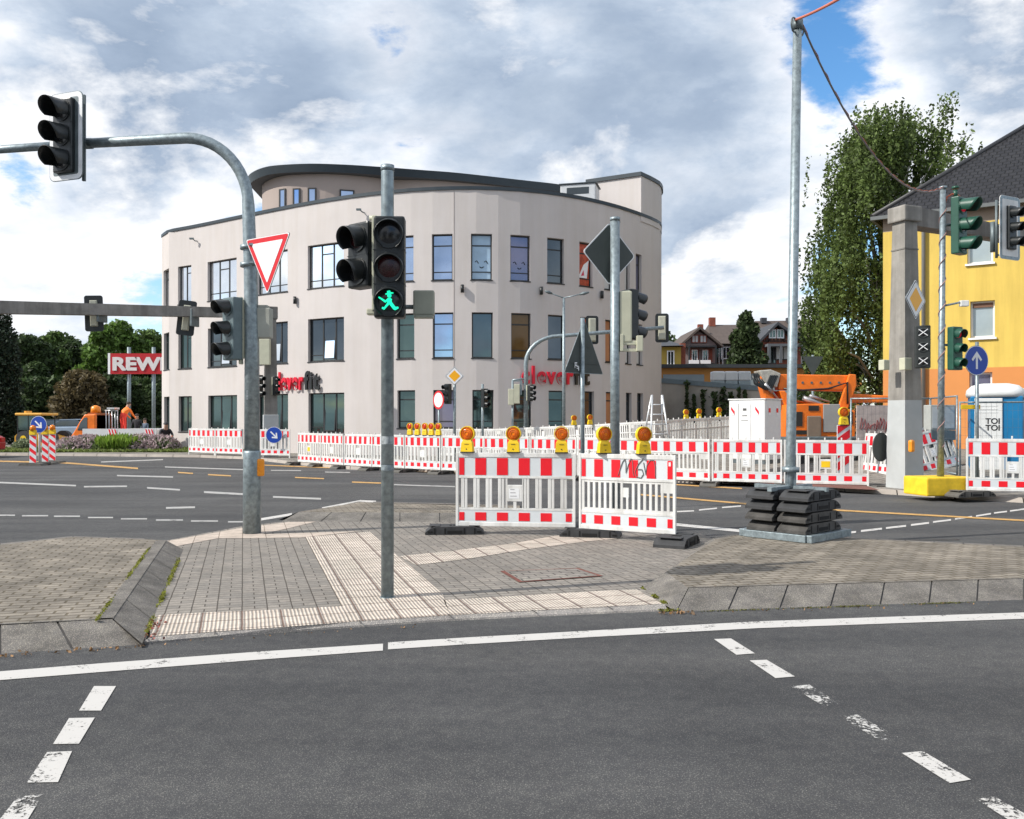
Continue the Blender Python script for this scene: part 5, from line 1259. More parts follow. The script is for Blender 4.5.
# street lamp
Y = 31; b = Vector((xat(563.8,Y),Y,.1)); t = thing('street_lamp', 'slender street lamp with two arms in front of the building', 'street lamp', b)
MB().tube([(0,0,0),(0,0,zat(298,Y)-.1)], [.07,.045], 14).build('pole', GALV, t)
for (u, v) in ((545,291),(589,292.3)):
    e = at(u, v, Y-.2)-b; s0 = Vector((0,0,zat(298,Y)-.1)); MB().tube([s0, s0.lerp(e,.7)], .022, 8).build('arm', GALV, t)
    d = (e-s0); MB().tube([s0.lerp(e,.62), s0.lerp(e,.8), e], [.03,.06,.03], 10).build('lamp_head', GALV_D, t)
# triangular yield back near tree
Y = 30; b = Vector((xat(812.8,Y),Y,.6)); t = thing('sign_post', 'dark back of a downward pointing triangular sign beside the birch', 'sign post', b)
MB().tube([(0,0,0),(0,0,zat(355,Y)-.6)], .045, 12).build('pole', GALV, t)
MB().prism(rounded([(-.36,.36),(.36,.36),(0,-.32)], .03), -.01, .0).build('triangular_sign', SIGNBACK, t, at(812.8,367,Y-.06)-b)
# stepladder
Y = 26.8; b = Vector((xat(657,Y),Y,.55)); t = thing('stepladder', 'aluminium stepladder standing by the building corner', 'ladder', b, R(10))
AL = mat('aluminium', (.6,.62,.63), .35, .5, .08, 6); hz = zat(395,Y)-.55
fr = MB()
for sx_ in (-1,1): fr.tube([(sx_*.32,-.35,0),(sx_*.16,-.02,hz)], .03, 6); 
for i in range(1,6): f = i/6; fr.tube([(-.32+.16*f,-.35+.33*f,hz*f),(.32-.16*f,-.35+.33*f,hz*f)], .022, 6)
fr.build('front_frame', AL, t); fr = MB()
for sx_ in (-1,1): fr.tube([(sx_*.36,.45,0),(sx_*.16,.02,hz)], .028, 6)
for i in range(1,6): f = i/6; fr.tube([(-.36+.20*f,.45-.43*f,hz*f),(.36-.20*f,.45-.43*f,hz*f)], .02, 6)
fr.build('rear_frame', AL, t)

# ================================================================ right: lift, cabinet, wall, houses
# white cabinet with striped marks
Y = 23.0; z0 = .45; b = Vector((xat(755,Y),Y,z0)); t = thing('machine_cabinet', 'white equipment cabinet with small red striped marks beside the orange lift', 'cabinet', b, R(-45))
hgt = zat(400,Y)-z0; WC = mat('cabinet_white', (.70,.71,.70), .45, 0, .05, 3)
MB().box(-.52,.52,-.42,.42,.1,hgt,0,bev=.03).box(-.54,.54,-.44,.44,hgt,hgt+.03,0).box(-.5,.5,-.4,.4,0,.1,1).build('cabinet_body', [WC, GALV_D], t)
dr = MB().box(-.22,.12,-.432,-.421,.25,hgt-.1,0).box(-.23,-.22,-.435,-.421,.25,hgt-.1,1).box(-.10,.0,-.437,-.433,hgt-.28,hgt-.22,1).box(-.12,.02,-.437,-.433,hgt-.42,hgt-.40,1).box(-.15,.05,-.437,-.433,hgt-.54,hgt-.53,1); dr.build('cabinet_door', [WC, mat('dark_print', (.08,.08,.08), .6)], t)
for (x, yv, face) in ((-.40,-.424,0),(.30,-.424,0),(.524,-.2,1),(.524,.2,1)):
    for z in (.42, hgt-.28):
        m_ = MB()
        if face == 0: m_.box(x-.05,x+.05,yv-.004,yv,z-.12,z+.12,1); m_.prism([(x-.05,z+.02),(x-.05,z+.11),(x+.05,z-.02),(x+.05,z-.11)], yv-.007, yv-.0045, mi=0)
        else: m_.box(x-.001,x+.003,yv-.05,yv+.05,z-.12,z+.12,1).box(x+.0035,x+.006,yv-.05,yv+.05,z-.05,z+.06,0)
        m_.build('striped_mark', [REDS, WHITES], t)
# orange lift
Y = 25.0; z0 = .45; b = Vector((xat(812,Y),Y,z0)); t = thing('aerial_lift', 'orange aerial work lift with folded boom behind the barriers', 'aerial lift', b)
def pxz(u, v, Yq=Y): q = at(u, v, Yq)-b; return (q.x, q.z)
def plate(name, px, y0, y1, m=ORANGE, parent=t):
    mb = MB().prism([pxz(u, v) for u, v in px], y0, y1); o = mb.build(name, m, parent)
    bv = o.modifiers.new('bevel', 'BEVEL'); bv.width = .03; bv.segments = 2; bv.limit_method = 'ANGLE'; return o
plate('chassis', [(779,436),(850,436),(850,446),(779,446)], -.8, .8, GALV_D)
plate('turret', [(780,405),(800,404),(822,404),(848,411),(848,437),(779,437),(779,420)], -.55, .55)
plate('main_boom', [(778,374.5),(846,375.5),(852,377),(851,388),(842,391.5),(776,390)], -.22, .18)
plate('boom_elbow', [(845,374.5),(852,375),(852.5,386),(838,425),(830,425),(836,402)], -.32, -.23)
plate('rear_strut', [(757.5,377),(766,376),(773,402),(764,402)], -.25, .25)
plate('jib', [(776,391),(782,391),(790,403),(798,436),(789,436),(783,410)], -.3, .1)
plate('lower_link', [(797,400),(846,407),(846,409),(797,402)], .1, .3)
plate('outrigger_boom', [(846,393.5),(889,396),(889,402.5),(846,403)], -.15, .3)
o_ = plate('access_panel', [(816,404.5),(832.5,404.5),(832.5,432),(816,432)], -.585, -.555, mat('panel_grey', (.30,.30,.29), .6, 0, .1, 3))
plate('control_box', [(800,416),(814,416),(814,438),(800,438)], -.62, -.56, mat('bare_brown', (.20,.15,.11), .8))
plate('boom_pivot', [(756,371),(768,370),(778,374),(774,388),(762,384)], -.3, .3, mat('pivot_metal', (.42,.40,.35), .5, .3, .25, 10))
plate('red_cover', [(768,391),(780,391),(780,401),(768,401)], .1, .3, mat('red_cover', (.65,.02,.02), .5))
hs_ = MB()
for k_ in range(4): hs_.tube([Vector((pxz(750+2*k_,374)[0],-.25+.05*k_,pxz(0,374)[1])), Vector((pxz(752+3*k_,381)[0],-.3,pxz(0,384)[1])), Vector((pxz(762+2*k_,388)[0],-.3,pxz(0,390)[1])), Vector((pxz(768+2*k_,376)[0],-.3,pxz(0,376)[1]))], .035, 8)
hs_.build('hydraulic_hoses', BLACKP, t)
for x in (-.7, .8): MB().disc((x, .25), .36, -.85, -.62, 26).disc((x,.25), .18, -.88, -.845, 20, 1).build('wheel', [RUBBER, GALV_D], t)
for (ua, va, ub, vb, r_) in ((800,398,838,412,.07),(806,396,826,402,.05),(762,384,776,400,.06)):
    a_, c_ = pxz(ua, va), pxz(ub, vb); cyl = MB().tube([(a_[0],-.28,a_[1]),((a_[0]*.45+c_[0]*.55),-.28,(a_[1]*.45+c_[1]*.55))], r_, 10).tube([(a_[0],-.28,a_[1]),(c_[0],-.28,c_[1])], r_*.5, 8); cyl.build('hydraulic_cylinder', mat('bare_steel', (.35,.35,.36), .35, .7), t)
dk = MB()
for (ua, va, ub, vb) in ((786,412,796,426),(802,406,812,411),(838,412,845,424),(784,430,812,434)):
    a_, c_ = pxz(ua, va), pxz(ub, vb); dk.box(a_[0],c_[0],-.57,-.552,c_[1],a_[1],0)
dk.build('vent_openings', mat('dark_recess', (.02,.018,.015), .8), t)
for k_ in range(5): a_ = pxz(800+9*k_, 383); MB().disc((a_[0],a_[1]), .035, -.235, -.221, 10).build('bolt', GALV_D, t)
cbx = MB().tube([Vector((pxz(781,383)[0],-.24,pxz(0,389)[1])), Vector((pxz(800,389)[0],-.25,pxz(0,390.5)[1])), Vector((pxz(825,386)[0],-.24,pxz(0,389)[1])), Vector((pxz(843,382)[0],-.33,pxz(0,383)[1])), Vector((pxz(843,400)[0],-.34,pxz(0,404)[1]))], .03, 6); cbx.build('supply_hose', BLACKP, t)
bk = MB().box(-.6,.6,-.4,.4,0,.05).box(-.6,-.57,-.4,.4,.05,1.0)
# lamp on striped board in front of the lift
Y = 21.5; b = Vector((xat(843.5,Y),Y,.25)); tb = thing('guide_beacon', 'striped board with red diagonal behind the row, below the amber lamp', 'beacon', b, R(8))
zb1 = zat(425,Y)-.25; bb = MB().box(-.17,.17,-.012,.012,.0,zb1,1,bev=.008)
for i in range(4): zc_ = zb1-.22-.3*i; bb.prism([(-.16, max(zc_,.0)), (-.16, zc_+.20) , (.16, min(zc_+.42,zb1-.01)), (.16, max(zc_+.22, .0))] if zc_ > -.1 else [(-.16,0),(.16,0),(.16,.01),(-.16,.01)], -.0165, -.0125, mi=0)
bb.build('striped_board', [REDS, GREYS], tb)
lamp((b.x, b.y, zat(424.5,Y)), R(8), 'amber lamp on the striped board in front of the orange lift', 'amber', 'small lamps on the white barrier row', 1.22)
# retaining wall with dark columnar plants
Y0_, Y1_ = 47.0, 44.0; WH = mat('retaining_wall', (.42,.39,.345), .9, 0, .22, .7, .2, 10)
a = at(658,450,Y0_); a.z = 0; c = at(762,450,Y1_); c.z = 0
tw_ = MB(); za, zb_ = zat(382.5,Y0_), zat(391,Y1_)
tw_.add([a, c, c+Vector((.1,.3,0)), a+Vector((.1,.3,0)), a+Vector((0,0,za)), c+Vector((0,0,zb_)), c+Vector((.1,.3,zb_)), a+Vector((.1,.3,za))], FF)
o = tag(tw_.build('retaining_wall', WH), 'long grey concrete retaining wall with dark climbing plants, right of the building', 'wall')
MB().add([p+Vector((-.02,-.06,0)) for p in (a+Vector((0,0,za)), c+Vector((0,0,zb_)))]+[p+Vector((.12,.34,0)) for p in (c+Vector((0,0,zb_)), a+Vector((0,0,za)))]+[p+Vector((-.02,-.06,.25)) for p in (a+Vector((0,0,za)), c+Vector((0,0,zb_)))]+[p+Vector((.12,.34,.25)) for p in (c+Vector((0,0,zb_)), a+Vector((0,0,za)))], FF).build('coping', mat('blue_grey_coping', (.16,.21,.24), .6), o)
# garage row with orange band
Y = 58.0; b = Vector((xat(726,Y),Y,.0)); t = thing('garage_row', 'low flat-roofed building with orange band and grey doors behind the wall', 'building', b)
OB = mat('orange_render', (.52,.23,.06), .85, 0, .06, 1)
zz = lambda v: zat(v, Y); wx = lambda u: xat(u, Y)-b.x
MB().box(wx(650),wx(862),.0,6,0,zz(368),0).build('wall', OB, t)
MB().box(wx(648),wx(864),-.35,6.4,zz(368)+.003,zz(364.5),0).build('roof', mat('dark_roof_edge', (.04,.045,.05), .7), t)
for (u0, u1) in ((663,704),(712,756),(770,808)): MB().box(wx(u0),wx(u1),-.06,-.005,1.5,zz(374.5),0).build('garage_door', mat('grey_door', (.25,.29,.31), .6, 0, .06, 2), t)
# white containers between
Y = 50
for i, u in enumerate((717.5,730.5,743.5)):
    b = Vector((xat(u,Y),Y,.5)); tt = thing('portable_toilet', ['leftmost','middle','rightmost'][i]+' of three white portable cabins in front of the garages', 'portable toilet', b, 0, 'white cabins before the garages')
    MB().box(-.34,.34,-.3,.3,0,zat(381,Y)-.5,0,bev=.03).build('cabin', mat('pale_cabin', (.35,.42,.45), .6), tt)
    MB().box(-.36,.36,-.33,.33,zat(381,Y)-.5,zat(371.5,Y)-.5,0,bev=.09).build('roof', WHITES, tt)
# gabled houses uphill
TILE = mat('brown_roof_tiles', (.085,.065,.055), .8, 0, .2, 3); TILE2 = mat('slate_roof', (.045,.048,.055), .7, 0, .2, 3)
def window(parent, c, w_, h_, rz=0, gm=None, fm=None):
    f = MB().box(-w_/2,w_/2,-.05,.02,-h_/2,-h_/2+.09).box(-w_/2,w_/2,-.05,.02,h_/2-.09,h_/2).box(-w_/2,-w_/2+.09,-.05,.02,-h_/2+.09,h_/2-.09).box(w_/2-.09,w_/2,-.05,.02,-h_/2+.09,h_/2-.09).box(-.03,.03,-.045,.02,-h_/2+.09,h_/2-.09)
    fo = f.build('window', fm or WHITES, parent, c, rz); MB().box(-w_/2+.08,w_/2-.08,-.02,.0,-h_/2+.08,h_/2-.08).build('pane', gm or GGR, fo); return fo
def gable(name, label, u0, u1, ve, ua, va, Y, depth, wm, rm_, timber=False, vb=372):
    b = Vector((xat((u0+u1)/2,Y),Y,0)); t = thing(name, label, 'house', b)
    x0, x1 = xat(u0,Y)-b.x, xat(u1,Y)-b.x; xa = xat(ua,Y)-b.x; ze = zat(ve,Y); zr = zat(va,Y)
    MB().prism([(x0,0),(x1,0),(x1,ze),(xa,zr-.15),(x0,ze)], 0, depth).build('wall', wm, t)
    r = MB()
    for (xa_, za_, xb_, zb__) in ((xa, zr, x0-.5, ze-.35), (xa, zr, x1+.5, ze-.35)):
        r.add([(xa_,-.6,za_),(xb_,-.6,zb__),(xb_,depth,zb__),(xa_,depth,za_),(xa_,-.6,za_+.25),(xb_,-.6,zb__+.25),(xb_,depth,zb__+.25),(xa_,depth,za_+.25)], FF)
    r.build('roof', rm_, t); return t, b, x0, x1, ze, zr, xa
Y = 84
HP = mat('mauve_render', (.22,.17,.16), .85, 0, .1, 1); HG = mat('grey_brown_render', (.11,.11,.10), .85, 0, .1, 1); BRICKR = mat('red_brown_boards', (.22,.06,.035), .8, 0, .3, 3)
t, b, x0, x1, ze, zr, xa = gable('gabled_house', 'brown gabled house with balcony and flower boxes, left one uphill', 684, 716, 344, 699, 329.5, Y, 9, HP, TILE, vb=366)
for u in (695,703): window(t, Vector((xat(u,Y)-b.x,-.06,zat(339,Y))), .7, .8, gm=BLINDM, fm=BRICKR)
MB().box(x0+.2,x1-.2,-1.2,-.02,zat(348,Y),zat(346.5,Y)).box(x0+.2,x0+.35,-1.2,-1.05,zat(364,Y),zat(348,Y)).box(x1-.35,x1-.2,-1.2,-1.05,zat(364,Y),zat(348,Y)).box(x0+.2,x1-.2,-1.2,-.02,zat(365,Y),zat(364,Y)).build('balcony', FRAME, t)
MB().box(x0+.5,x0+1.4,-.05,-.01,zat(362,Y),zat(349,Y)).box(x0+1.9,x0+2.7,-.05,-.01,zat(362,Y),zat(349,Y)).build('door_panels', BRICKR, t)
for u in (694.5,705): window(t, Vector((xat(u,Y)-b.x,-.08,zat(355.5,Y))), .55, 1.1)
for u in (691,702.5): MB().box(xat(u,Y)-b.x-.45,xat(u,Y)-b.x+.5,-1.3,-1.2,zat(364.5,Y),zat(361,Y)).build('flower_box', WHITES, t)
MB().box(-.25,.25,-.25,.25,0,.9,0).build('chimney', BRICKR, t, Vector((xat(707,Y)-b.x, 3, zr-.1)))
# main body with long roof
t2 = thing('long_roofed_house', 'long brown-roofed house body joining the left gable uphill', 'house', (xat(735,Y),Y+1.2,0)); bx0 = xat(735,Y+1.2)
xx = lambda u: xat(u,Y+1.2)-xat(735,Y+1.2)
MB().box(xx(716.3),xx(775),0,9,0,zat(342,Y+1.2)).build('wall', HG, t2)
r = MB(); zE, zR = zat(343,Y+1.2)-.1, zat(325,Y+6); r.add([(xx(714),-.6,zE),(xx(778),-.6,zE),(xx(772),4.6,zR),(xx(722),4.6,zR),(xx(714),9.6,zE),(xx(778),9.6,zE)], [(0,1,2,3),(3,2,5,4),(0,3,4),(1,5,2),(0,4,5,1)]); r.build('roof', TILE, t2)
window(t2, Vector((xx(722), -.06, zat(355,Y+1.2))), .8, 2.0)
for u in (729,): window(t2, Vector((xx(u), -.06, zat(353,Y+1.2))), 1.0, 1.2, gm=GDK)
MB().box(-.3,.3,-.3,.3,0,.9).build('chimney', BRICKR, t2, Vector((xx(725.5), 4.4, zR-.2)))
# half-timbered gable
Y = 74; t, b, x0, x1, ze, zr, xa = gable('half_timbered_house', 'half-timbered gabled house with wide windows, right one uphill', 761, 801, 342, 776, 325.5, Y, 9, BRICKR, TILE2)
PL = mat('pale_infill', (.40,.33,.25), .85, 0, .1, 2); DK = mat('dark_timber', (.04,.02,.015), .8)
inf = MB(); tb_ = MB()
inf.prism([(x0+.6,ze-.1+.05),(x1-.6,ze-.1+.05),(xa,zr-.55)], -.04, -.01); inf.build('gable_infill', mat('brick_infill', (.30,.13,.08), .85, 0, .2, 3), t)
nb_ = 9
for i in range(nb_):
    x = x0+.5+(x1-x0-1)*i/(nb_-1); hh = (zr-.6-ze)*(1-abs(x-xa)/((x1-xa) if x > xa else (xa-x0)))
    if hh > .15: tb_.box(x-.07,x+.07,-.09,-.045,ze,ze+hh)
for z in (ze+.02, ze+.75): 
    f = 1-(z-ze)/(zr-ze); tb_.box(xa-(xa-x0)*f*.86,xa+(x1-xa)*f*.86,-.085,-.042,z,z+.12)
for sgn in (-1,1): tb_.tube([(xa+sgn*1.5,-.07,ze),(xa+sgn*.6,-.07,ze+.9)], .07, 4); tb_.tube([(xa+sgn*.7,-.07,ze),(xa+sgn*.1,-.07,ze+.8)], .07, 4)
tb_.build('timber_frame', DK, t)
for u in (772,780): window(t, Vector((xat(u,Y)-b.x,-.12,zat(334,Y))), .6, .75)
MB().box(x0+.2,x1-.2,-1.4,-.02,zat(347.5,Y),zat(345,Y)).box(x0+.2,x0+.4,-1.4,-1.2,zat(364,Y),zat(347.5,Y)).box(xa-.1,xa+.1,-1.4,-1.2,zat(364,Y),zat(347.5,Y)).box(x1-.4,x1-.2,-1.4,-1.2,zat(364,Y),zat(347.5,Y)).build('porch', mat('grey_porch', (.10,.11,.12), .7), t)
window(t, Vector((xat(771,Y)-b.x,-.1,zat(355,Y))), .8, 1.5, fm=FRAME); window(t, Vector((xat(783,Y)-b.x,-.1,zat(353,Y))), 1.7, 1.2, fm=FRAME, gm=BLINDM)
t = thing('white_walled_house', 'grey-white house wall with slate roof right of the half-timbered gable', 'house', (xat(812,Y+1),Y+1.5,0)); xq = lambda u: xat(u,Y+1.5)-xat(812,Y+1)
MB().prism([(xq(797),0),(xq(806.5),0),(xq(806.5),zat(341,Y+1.5)),(xq(797),zat(334,Y+1.5))], 0, 7).build('wall', mat('white_wall', (.42,.44,.46), .8, 0, .05, 1), t)
r = MB(); r.add([(xq(790),-.5,zat(327,Y+1.5)),(xq(808.5),-.5,zat(342,Y+1.5)),(xq(808.5),7,zat(342,Y+1.5)),(xq(790),7,zat(327,Y+1.5)),(xq(790),-.5,zat(329.5,Y+1.5)),(xq(808.5),-.5,zat(344,Y+1.5)),(xq(808.5),7,zat(344,Y+1.5)),(xq(790),7,zat(329.5,Y+1.5))], FF); r.build('roof', TILE2, t)
window(t, Vector((xq(800.5), -.06, zat(356,Y+1.5))), .45, 1.5, gm=GDK)
t = thing('dark_roofed_house', 'house with large dark roof and chimneys farthest uphill before the birch', 'house', (xat(815,92),92,0)); xq = lambda u: xat(u,92)-xat(815,92)
MB().box(xq(770),xq(850),0,9,0,zat(350,92)).build('wall', HG, t)
r = MB(); r.add([(xq(766),-.5,zat(352,92)),(xq(854),-.5,zat(352,92)),(xq(850),5,zat(319,96)),(xq(768),5,zat(320,96)),(xq(766),10,zat(352,92)),(xq(854),10,zat(352,92))], [(0,1,2,3),(3,2,5,4),(0,3,4),(1,5,2),(0,4,5,1)]); r.build('roof', TILE, t)
for u in (776,803): MB().box(-.3,.3,-.3,.3,0,.6).build('chimney', TILE2, t, Vector((xq(u), 4.6, zat(321,96)-.2)))
t = thing('yellow_house', 'small distant yellow house with dark roof right of the building corner', 'house', (xat(660,72),72,0)); xq = lambda u: xat(u,72)-xat(660,72)
MB().box(xq(640),xq(681),0,8,0,zat(347,72)).box(xq(681),xq(686),.2,8,0,zat(343,72),1).build('wall', [mat('ochre_render', (.42,.30,.06), .85, 0, .06, 1), BRICKR], t)
r = MB(); r.add([(xq(636),-.6,zat(347,72)),(xq(683),-.6,zat(346,72)),(xq(680),4,zat(337,72)),(xq(640),4,zat(331,72)),(xq(636),8.5,zat(347,72)),(xq(683),8.5,zat(347,72))], [(0,1,2,3),(3,2,5,4),(0,3,4),(1,5,2),(0,4,5,1)]); r.build('roof', TILE2, t)
window(t, Vector((xq(670.5), -.06, zat(358,72))), .6, 1.2, gm=GDK)

# ---------------- big yellow house on the right
Yh = 33.0; A = Vector((xat(883,Yh), Yh, .1)); d = Vector((.83,-.557,0)).normalized(); nb2 = Vector((-d.y, d.x, 0)); az = math.atan2(d.y, d.x)
yh = thing('yellow_house', 'big yellow rendered house with orange base and black tiled hip roof at right', 'house', A, az)
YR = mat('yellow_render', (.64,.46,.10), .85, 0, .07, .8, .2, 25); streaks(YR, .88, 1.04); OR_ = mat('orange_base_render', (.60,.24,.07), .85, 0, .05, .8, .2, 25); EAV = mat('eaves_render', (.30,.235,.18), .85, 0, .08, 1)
ze = zat(216,Yh)-.1; zor = 3.32
# openings in local x, z
ux = lambda u: next(x for x in [i*.01 for i in range(0, 2500)] if (A+d*x).x/(A+d*x).y*F+CX >= u)
def vz(v, x): return zat(v, (A+d*x).y)-.1
LX = 15.0
ops = []
for (u0, u1, v0, v1) in ((970,994.5,300,337),(967,993,222,262),(969,992,372,437)):
    xa_, xb_ = ux(u0), ux(u1); ops.append((xa_, xb_, max(vz(v1, xb_), .3), vz(v0, xb_)))
for dx in (4.2, 8.2):
    for q in list(ops[:3]): ops.append((q[0]+dx, q[1]+dx, q[2], q[3]))
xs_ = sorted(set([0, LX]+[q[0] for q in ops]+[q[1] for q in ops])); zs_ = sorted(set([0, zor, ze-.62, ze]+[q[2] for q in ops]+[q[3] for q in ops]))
wb = MB()
for i in range(len(xs_)-1):
    for j in range(len(zs_)-1):
        xm, zm = (xs_[i]+xs_[i+1])/2, (zs_[j]+zs_[j+1])/2
        if any(q[0] < xm < q[1] and q[2] < zm < q[3] for q in ops): continue
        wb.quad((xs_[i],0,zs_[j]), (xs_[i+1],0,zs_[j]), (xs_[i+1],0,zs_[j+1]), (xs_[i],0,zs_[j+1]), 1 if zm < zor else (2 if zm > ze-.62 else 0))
for q in ops:
    mi_ = 1 if q[3] < zor else 0
    for a_, b_ in (((q[0],q[2]),(q[1],q[2])),((q[1],q[2]),(q[1],q[3])),((q[1],q[3]),(q[0],q[3])),((q[0],q[3]),(q[0],q[2]))): wb.quad((a_[0],0,a_[1]),(b_[0],0,b_[1]),(b_[0],.25,b_[1]),(a_[0],.25,a_[1]), mi_)
for (x, y0, y1) in ((0,0,10),(LX,0,10)):
    wb.quad((x,y0,0),(x,y1,0),(x,y1,zor),(x,y0,zor),1); wb.quad((x,y0,zor),(x,y1,zor),(x,y1,ze),(x,y0,ze),0)
wb.quad((0,10,0),(LX,10,0),(LX,10,ze),(0,10,ze),0)
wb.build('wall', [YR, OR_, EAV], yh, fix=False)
CURT = mat('curtain', (.50,.54,.56), .8, 0, .25, 12)
for q in ops:
    wd, hh = q[1]-q[0], q[3]-q[2]; f = MB(); t_ = .07
    f.box(0,t_,0,.06,0,hh).box(wd-t_,wd,0,.06,0,hh).box(t_,wd-t_,0,.06,0,t_).box(t_,wd-t_,0,.06,hh-t_,hh)
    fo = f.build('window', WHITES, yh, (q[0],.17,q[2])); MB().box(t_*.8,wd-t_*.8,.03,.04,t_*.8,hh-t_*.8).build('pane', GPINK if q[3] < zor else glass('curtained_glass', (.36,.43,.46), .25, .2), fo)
    MB().box(-.06,wd+.06,-.25,-.001,-.07,-.003).build('sill', WHITES, fo)
    if q[2] > zor: MB().box(t_,wd-t_,-.03,.0,hh-.22,hh-t_*.9).build('shutter_box', mat('brown_shutter_box', (.16,.08,.05), .7), fo)
dp = MB().tube([(ux(924),-.12,0),(ux(924),-.12,ze-.5),(ux(924)+.1,-.3,ze-.05)], .07, 10); dp.build('downpipe', mat('zinc_pipe', (.22,.22,.21), .5, .3), yh)
# hip roof
RT = bpy.data.materials.new('black_roof_tiles'); RT.use_nodes = True; nt = RT.node_tree; bs = nt.nodes['Principled BSDF']; bs.inputs['Roughness'].default_value = .6; bs.inputs['Specular IOR Level'].default_value = .3
tcn = nt.nodes.new('ShaderNodeTexCoord'); br_ = nt.nodes.new('ShaderNodeTexBrick'); br_.offset = .5; br_.inputs['Scale'].default_value = 1; br_.inputs['Brick Width'].default_value = .26; br_.inputs['Row Height'].default_value = .26
br_.inputs['Mortar Size'].default_value = .035; br_.inputs['Mortar Smooth'].default_value = 1; br_.inputs['Color1'].default_value = (.024,.024,.027,1); br_.inputs['Color2'].default_value = (.016,.016,.019,1); br_.inputs['Mortar'].default_value = (.012,.012,.013,1)
nt.links.new(tcn.outputs['UV'], br_.inputs['Vector']); nt.links.new(br_.outputs['Color'], bs.inputs['Base Color'])
bpn = nt.nodes.new('ShaderNodeBump'); bpn.inputs['Strength'].default_value = .9; bpn.inputs['Distance'].default_value = .05; bpn.invert = True; nt.links.new(br_.outputs['Fac'], bpn.inputs['Height']); nt.links.new(bpn.outputs[0], bs.inputs['Normal'])
OH = .32; zr0 = ze-.05; hr = 4.15
P0, P1, P2, P3 = (-OH,-OH,zr0), (LX+OH,-OH,zr0), (LX+OH,10+OH,zr0), (-OH,10+OH,zr0); R0, R1 = (4.6,5,zr0+hr), (LX-4.6,5,zr0+hr)
rfm = MB().add([P0,P1,P2,P3,R0,R1], [(0,1,5,4),(1,2,5),(2,3,4,5),(3,0,4)]); ro = rfm.build('roof', RT, yh)
uvl = ro.data.uv_layers.new(name='UVMap')
for pf in ro.data.polygons:
    nrm_ = pf.normal; hx = Vector((0,0,1)).cross(nrm_).normalized(); hy = nrm_.cross(hx)
    for li in pf.loop_indices: co = ro.data.vertices[ro.data.loops[li].vertex_index].co; uvl.data[li].uv = (co.dot(hx), co.dot(hy))
rd = MB().tube([P0, R0], .10, 10).tube([P1, R1], .10, 10).tube([R0, R1], .11, 10).tube([P3, R0], .10, 10); rd.build('ridge_tiles', mat('ridge_black', (.03,.03,.032), .5), yh)
gt = MB().box(-OH-.05,LX+OH,-OH-.06,-OH+.08,zr0-.14,zr0-.01).box(-OH-.06,-OH+.06,-OH+.09,10,zr0-.141,zr0-.011).box(-OH+.08,LX+OH,-OH+.09,-.002,zr0-.06,zr0-.03); gt.build('gutter', mat('grey_gutter', (.13,.14,.14), .5, .3), yh)
# ================================================================ vegetation
def leaf_mesh(name, pts, size, m, parent, seed, hang=0.0, aspect=1.5, nsplit=1):
    rng = np.random.default_rng(seed); n = len(pts); P = np.array(pts)
    a = rng.normal(size=(n,3)); a /= np.linalg.norm(a, axis=1)[:,None]
    if hang: a = a*(1-hang)+np.array([0,0,-1])*hang; a /= np.linalg.norm(a, axis=1)[:,None]
    c = rng.normal(size=(n,3)); b = np.cross(a, c); b /= np.linalg.norm(b, axis=1)[:,None]
    s = size*(.6+.8*rng.random(n))[:,None]
    A = a*s*aspect*.5; B = b*s*.5
    V = np.stack([P-A, P+B*.9, P+A, P-B*.9], 1).reshape(-1,3)
    Fc = np.arange(4*n).reshape(-1,4)
    me = bpy.data.meshes.new(name); me.vertices.add(4*n); me.vertices.foreach_set('co', V.ravel())
    me.loops.add(4*n); me.loops.foreach_set('vertex_index', Fc.ravel()); me.polygons.add(n); me.polygons.foreach_set('loop_start', np.arange(0,4*n,4)); me.polygons.foreach_set('loop_total', np.full(n,4))
    me.materials.append(m); me.update(); me.validate()
    o = bpy.data.objects.new(name, me); COL.objects.link(o)
    if parent is not None: o.parent = parent
    return o
def clump_pts(clumps, n, seed, shell=.55):
    rng = np.random.default_rng(seed); w = np.array([c[3]*c[4]+c[3]*c[5]+c[4]*c[5] for c in clumps]); w = w/w.sum(); out = []
    for c, k in zip(clumps, (w*n).astype(int)+1):
        d = rng.normal(size=(k,3)); d /= np.linalg.norm(d, axis=1)[:,None]
        # lumpy radius: sub-clusters
        sub = rng.normal(size=(14,3)); sub /= np.linalg.norm(sub, axis=1)[:,None]
        lump = np.max(d @ sub.T, axis=1); r = (shell+(1-shell)*rng.random(k)**.6)*(.72+.34*np.clip((lump-.6)/.4, 0, 1))
        out.append(d*r[:,None]*np.array(c[3:6])+np.array(c[:3]))
    return np.concatenate(out)
def leafmat(name, c, v=.5, tr=.3): return mat(name, c, .6, 0, v, .45, island=True, trans=tr, spec=.3)
BARK = mat('bark', (.10,.08,.065), .9, 0, .3, 8, .5, 20); BIRCHB = mat('birch_bark', (.35,.33,.30), .8, 0, .5, 5)
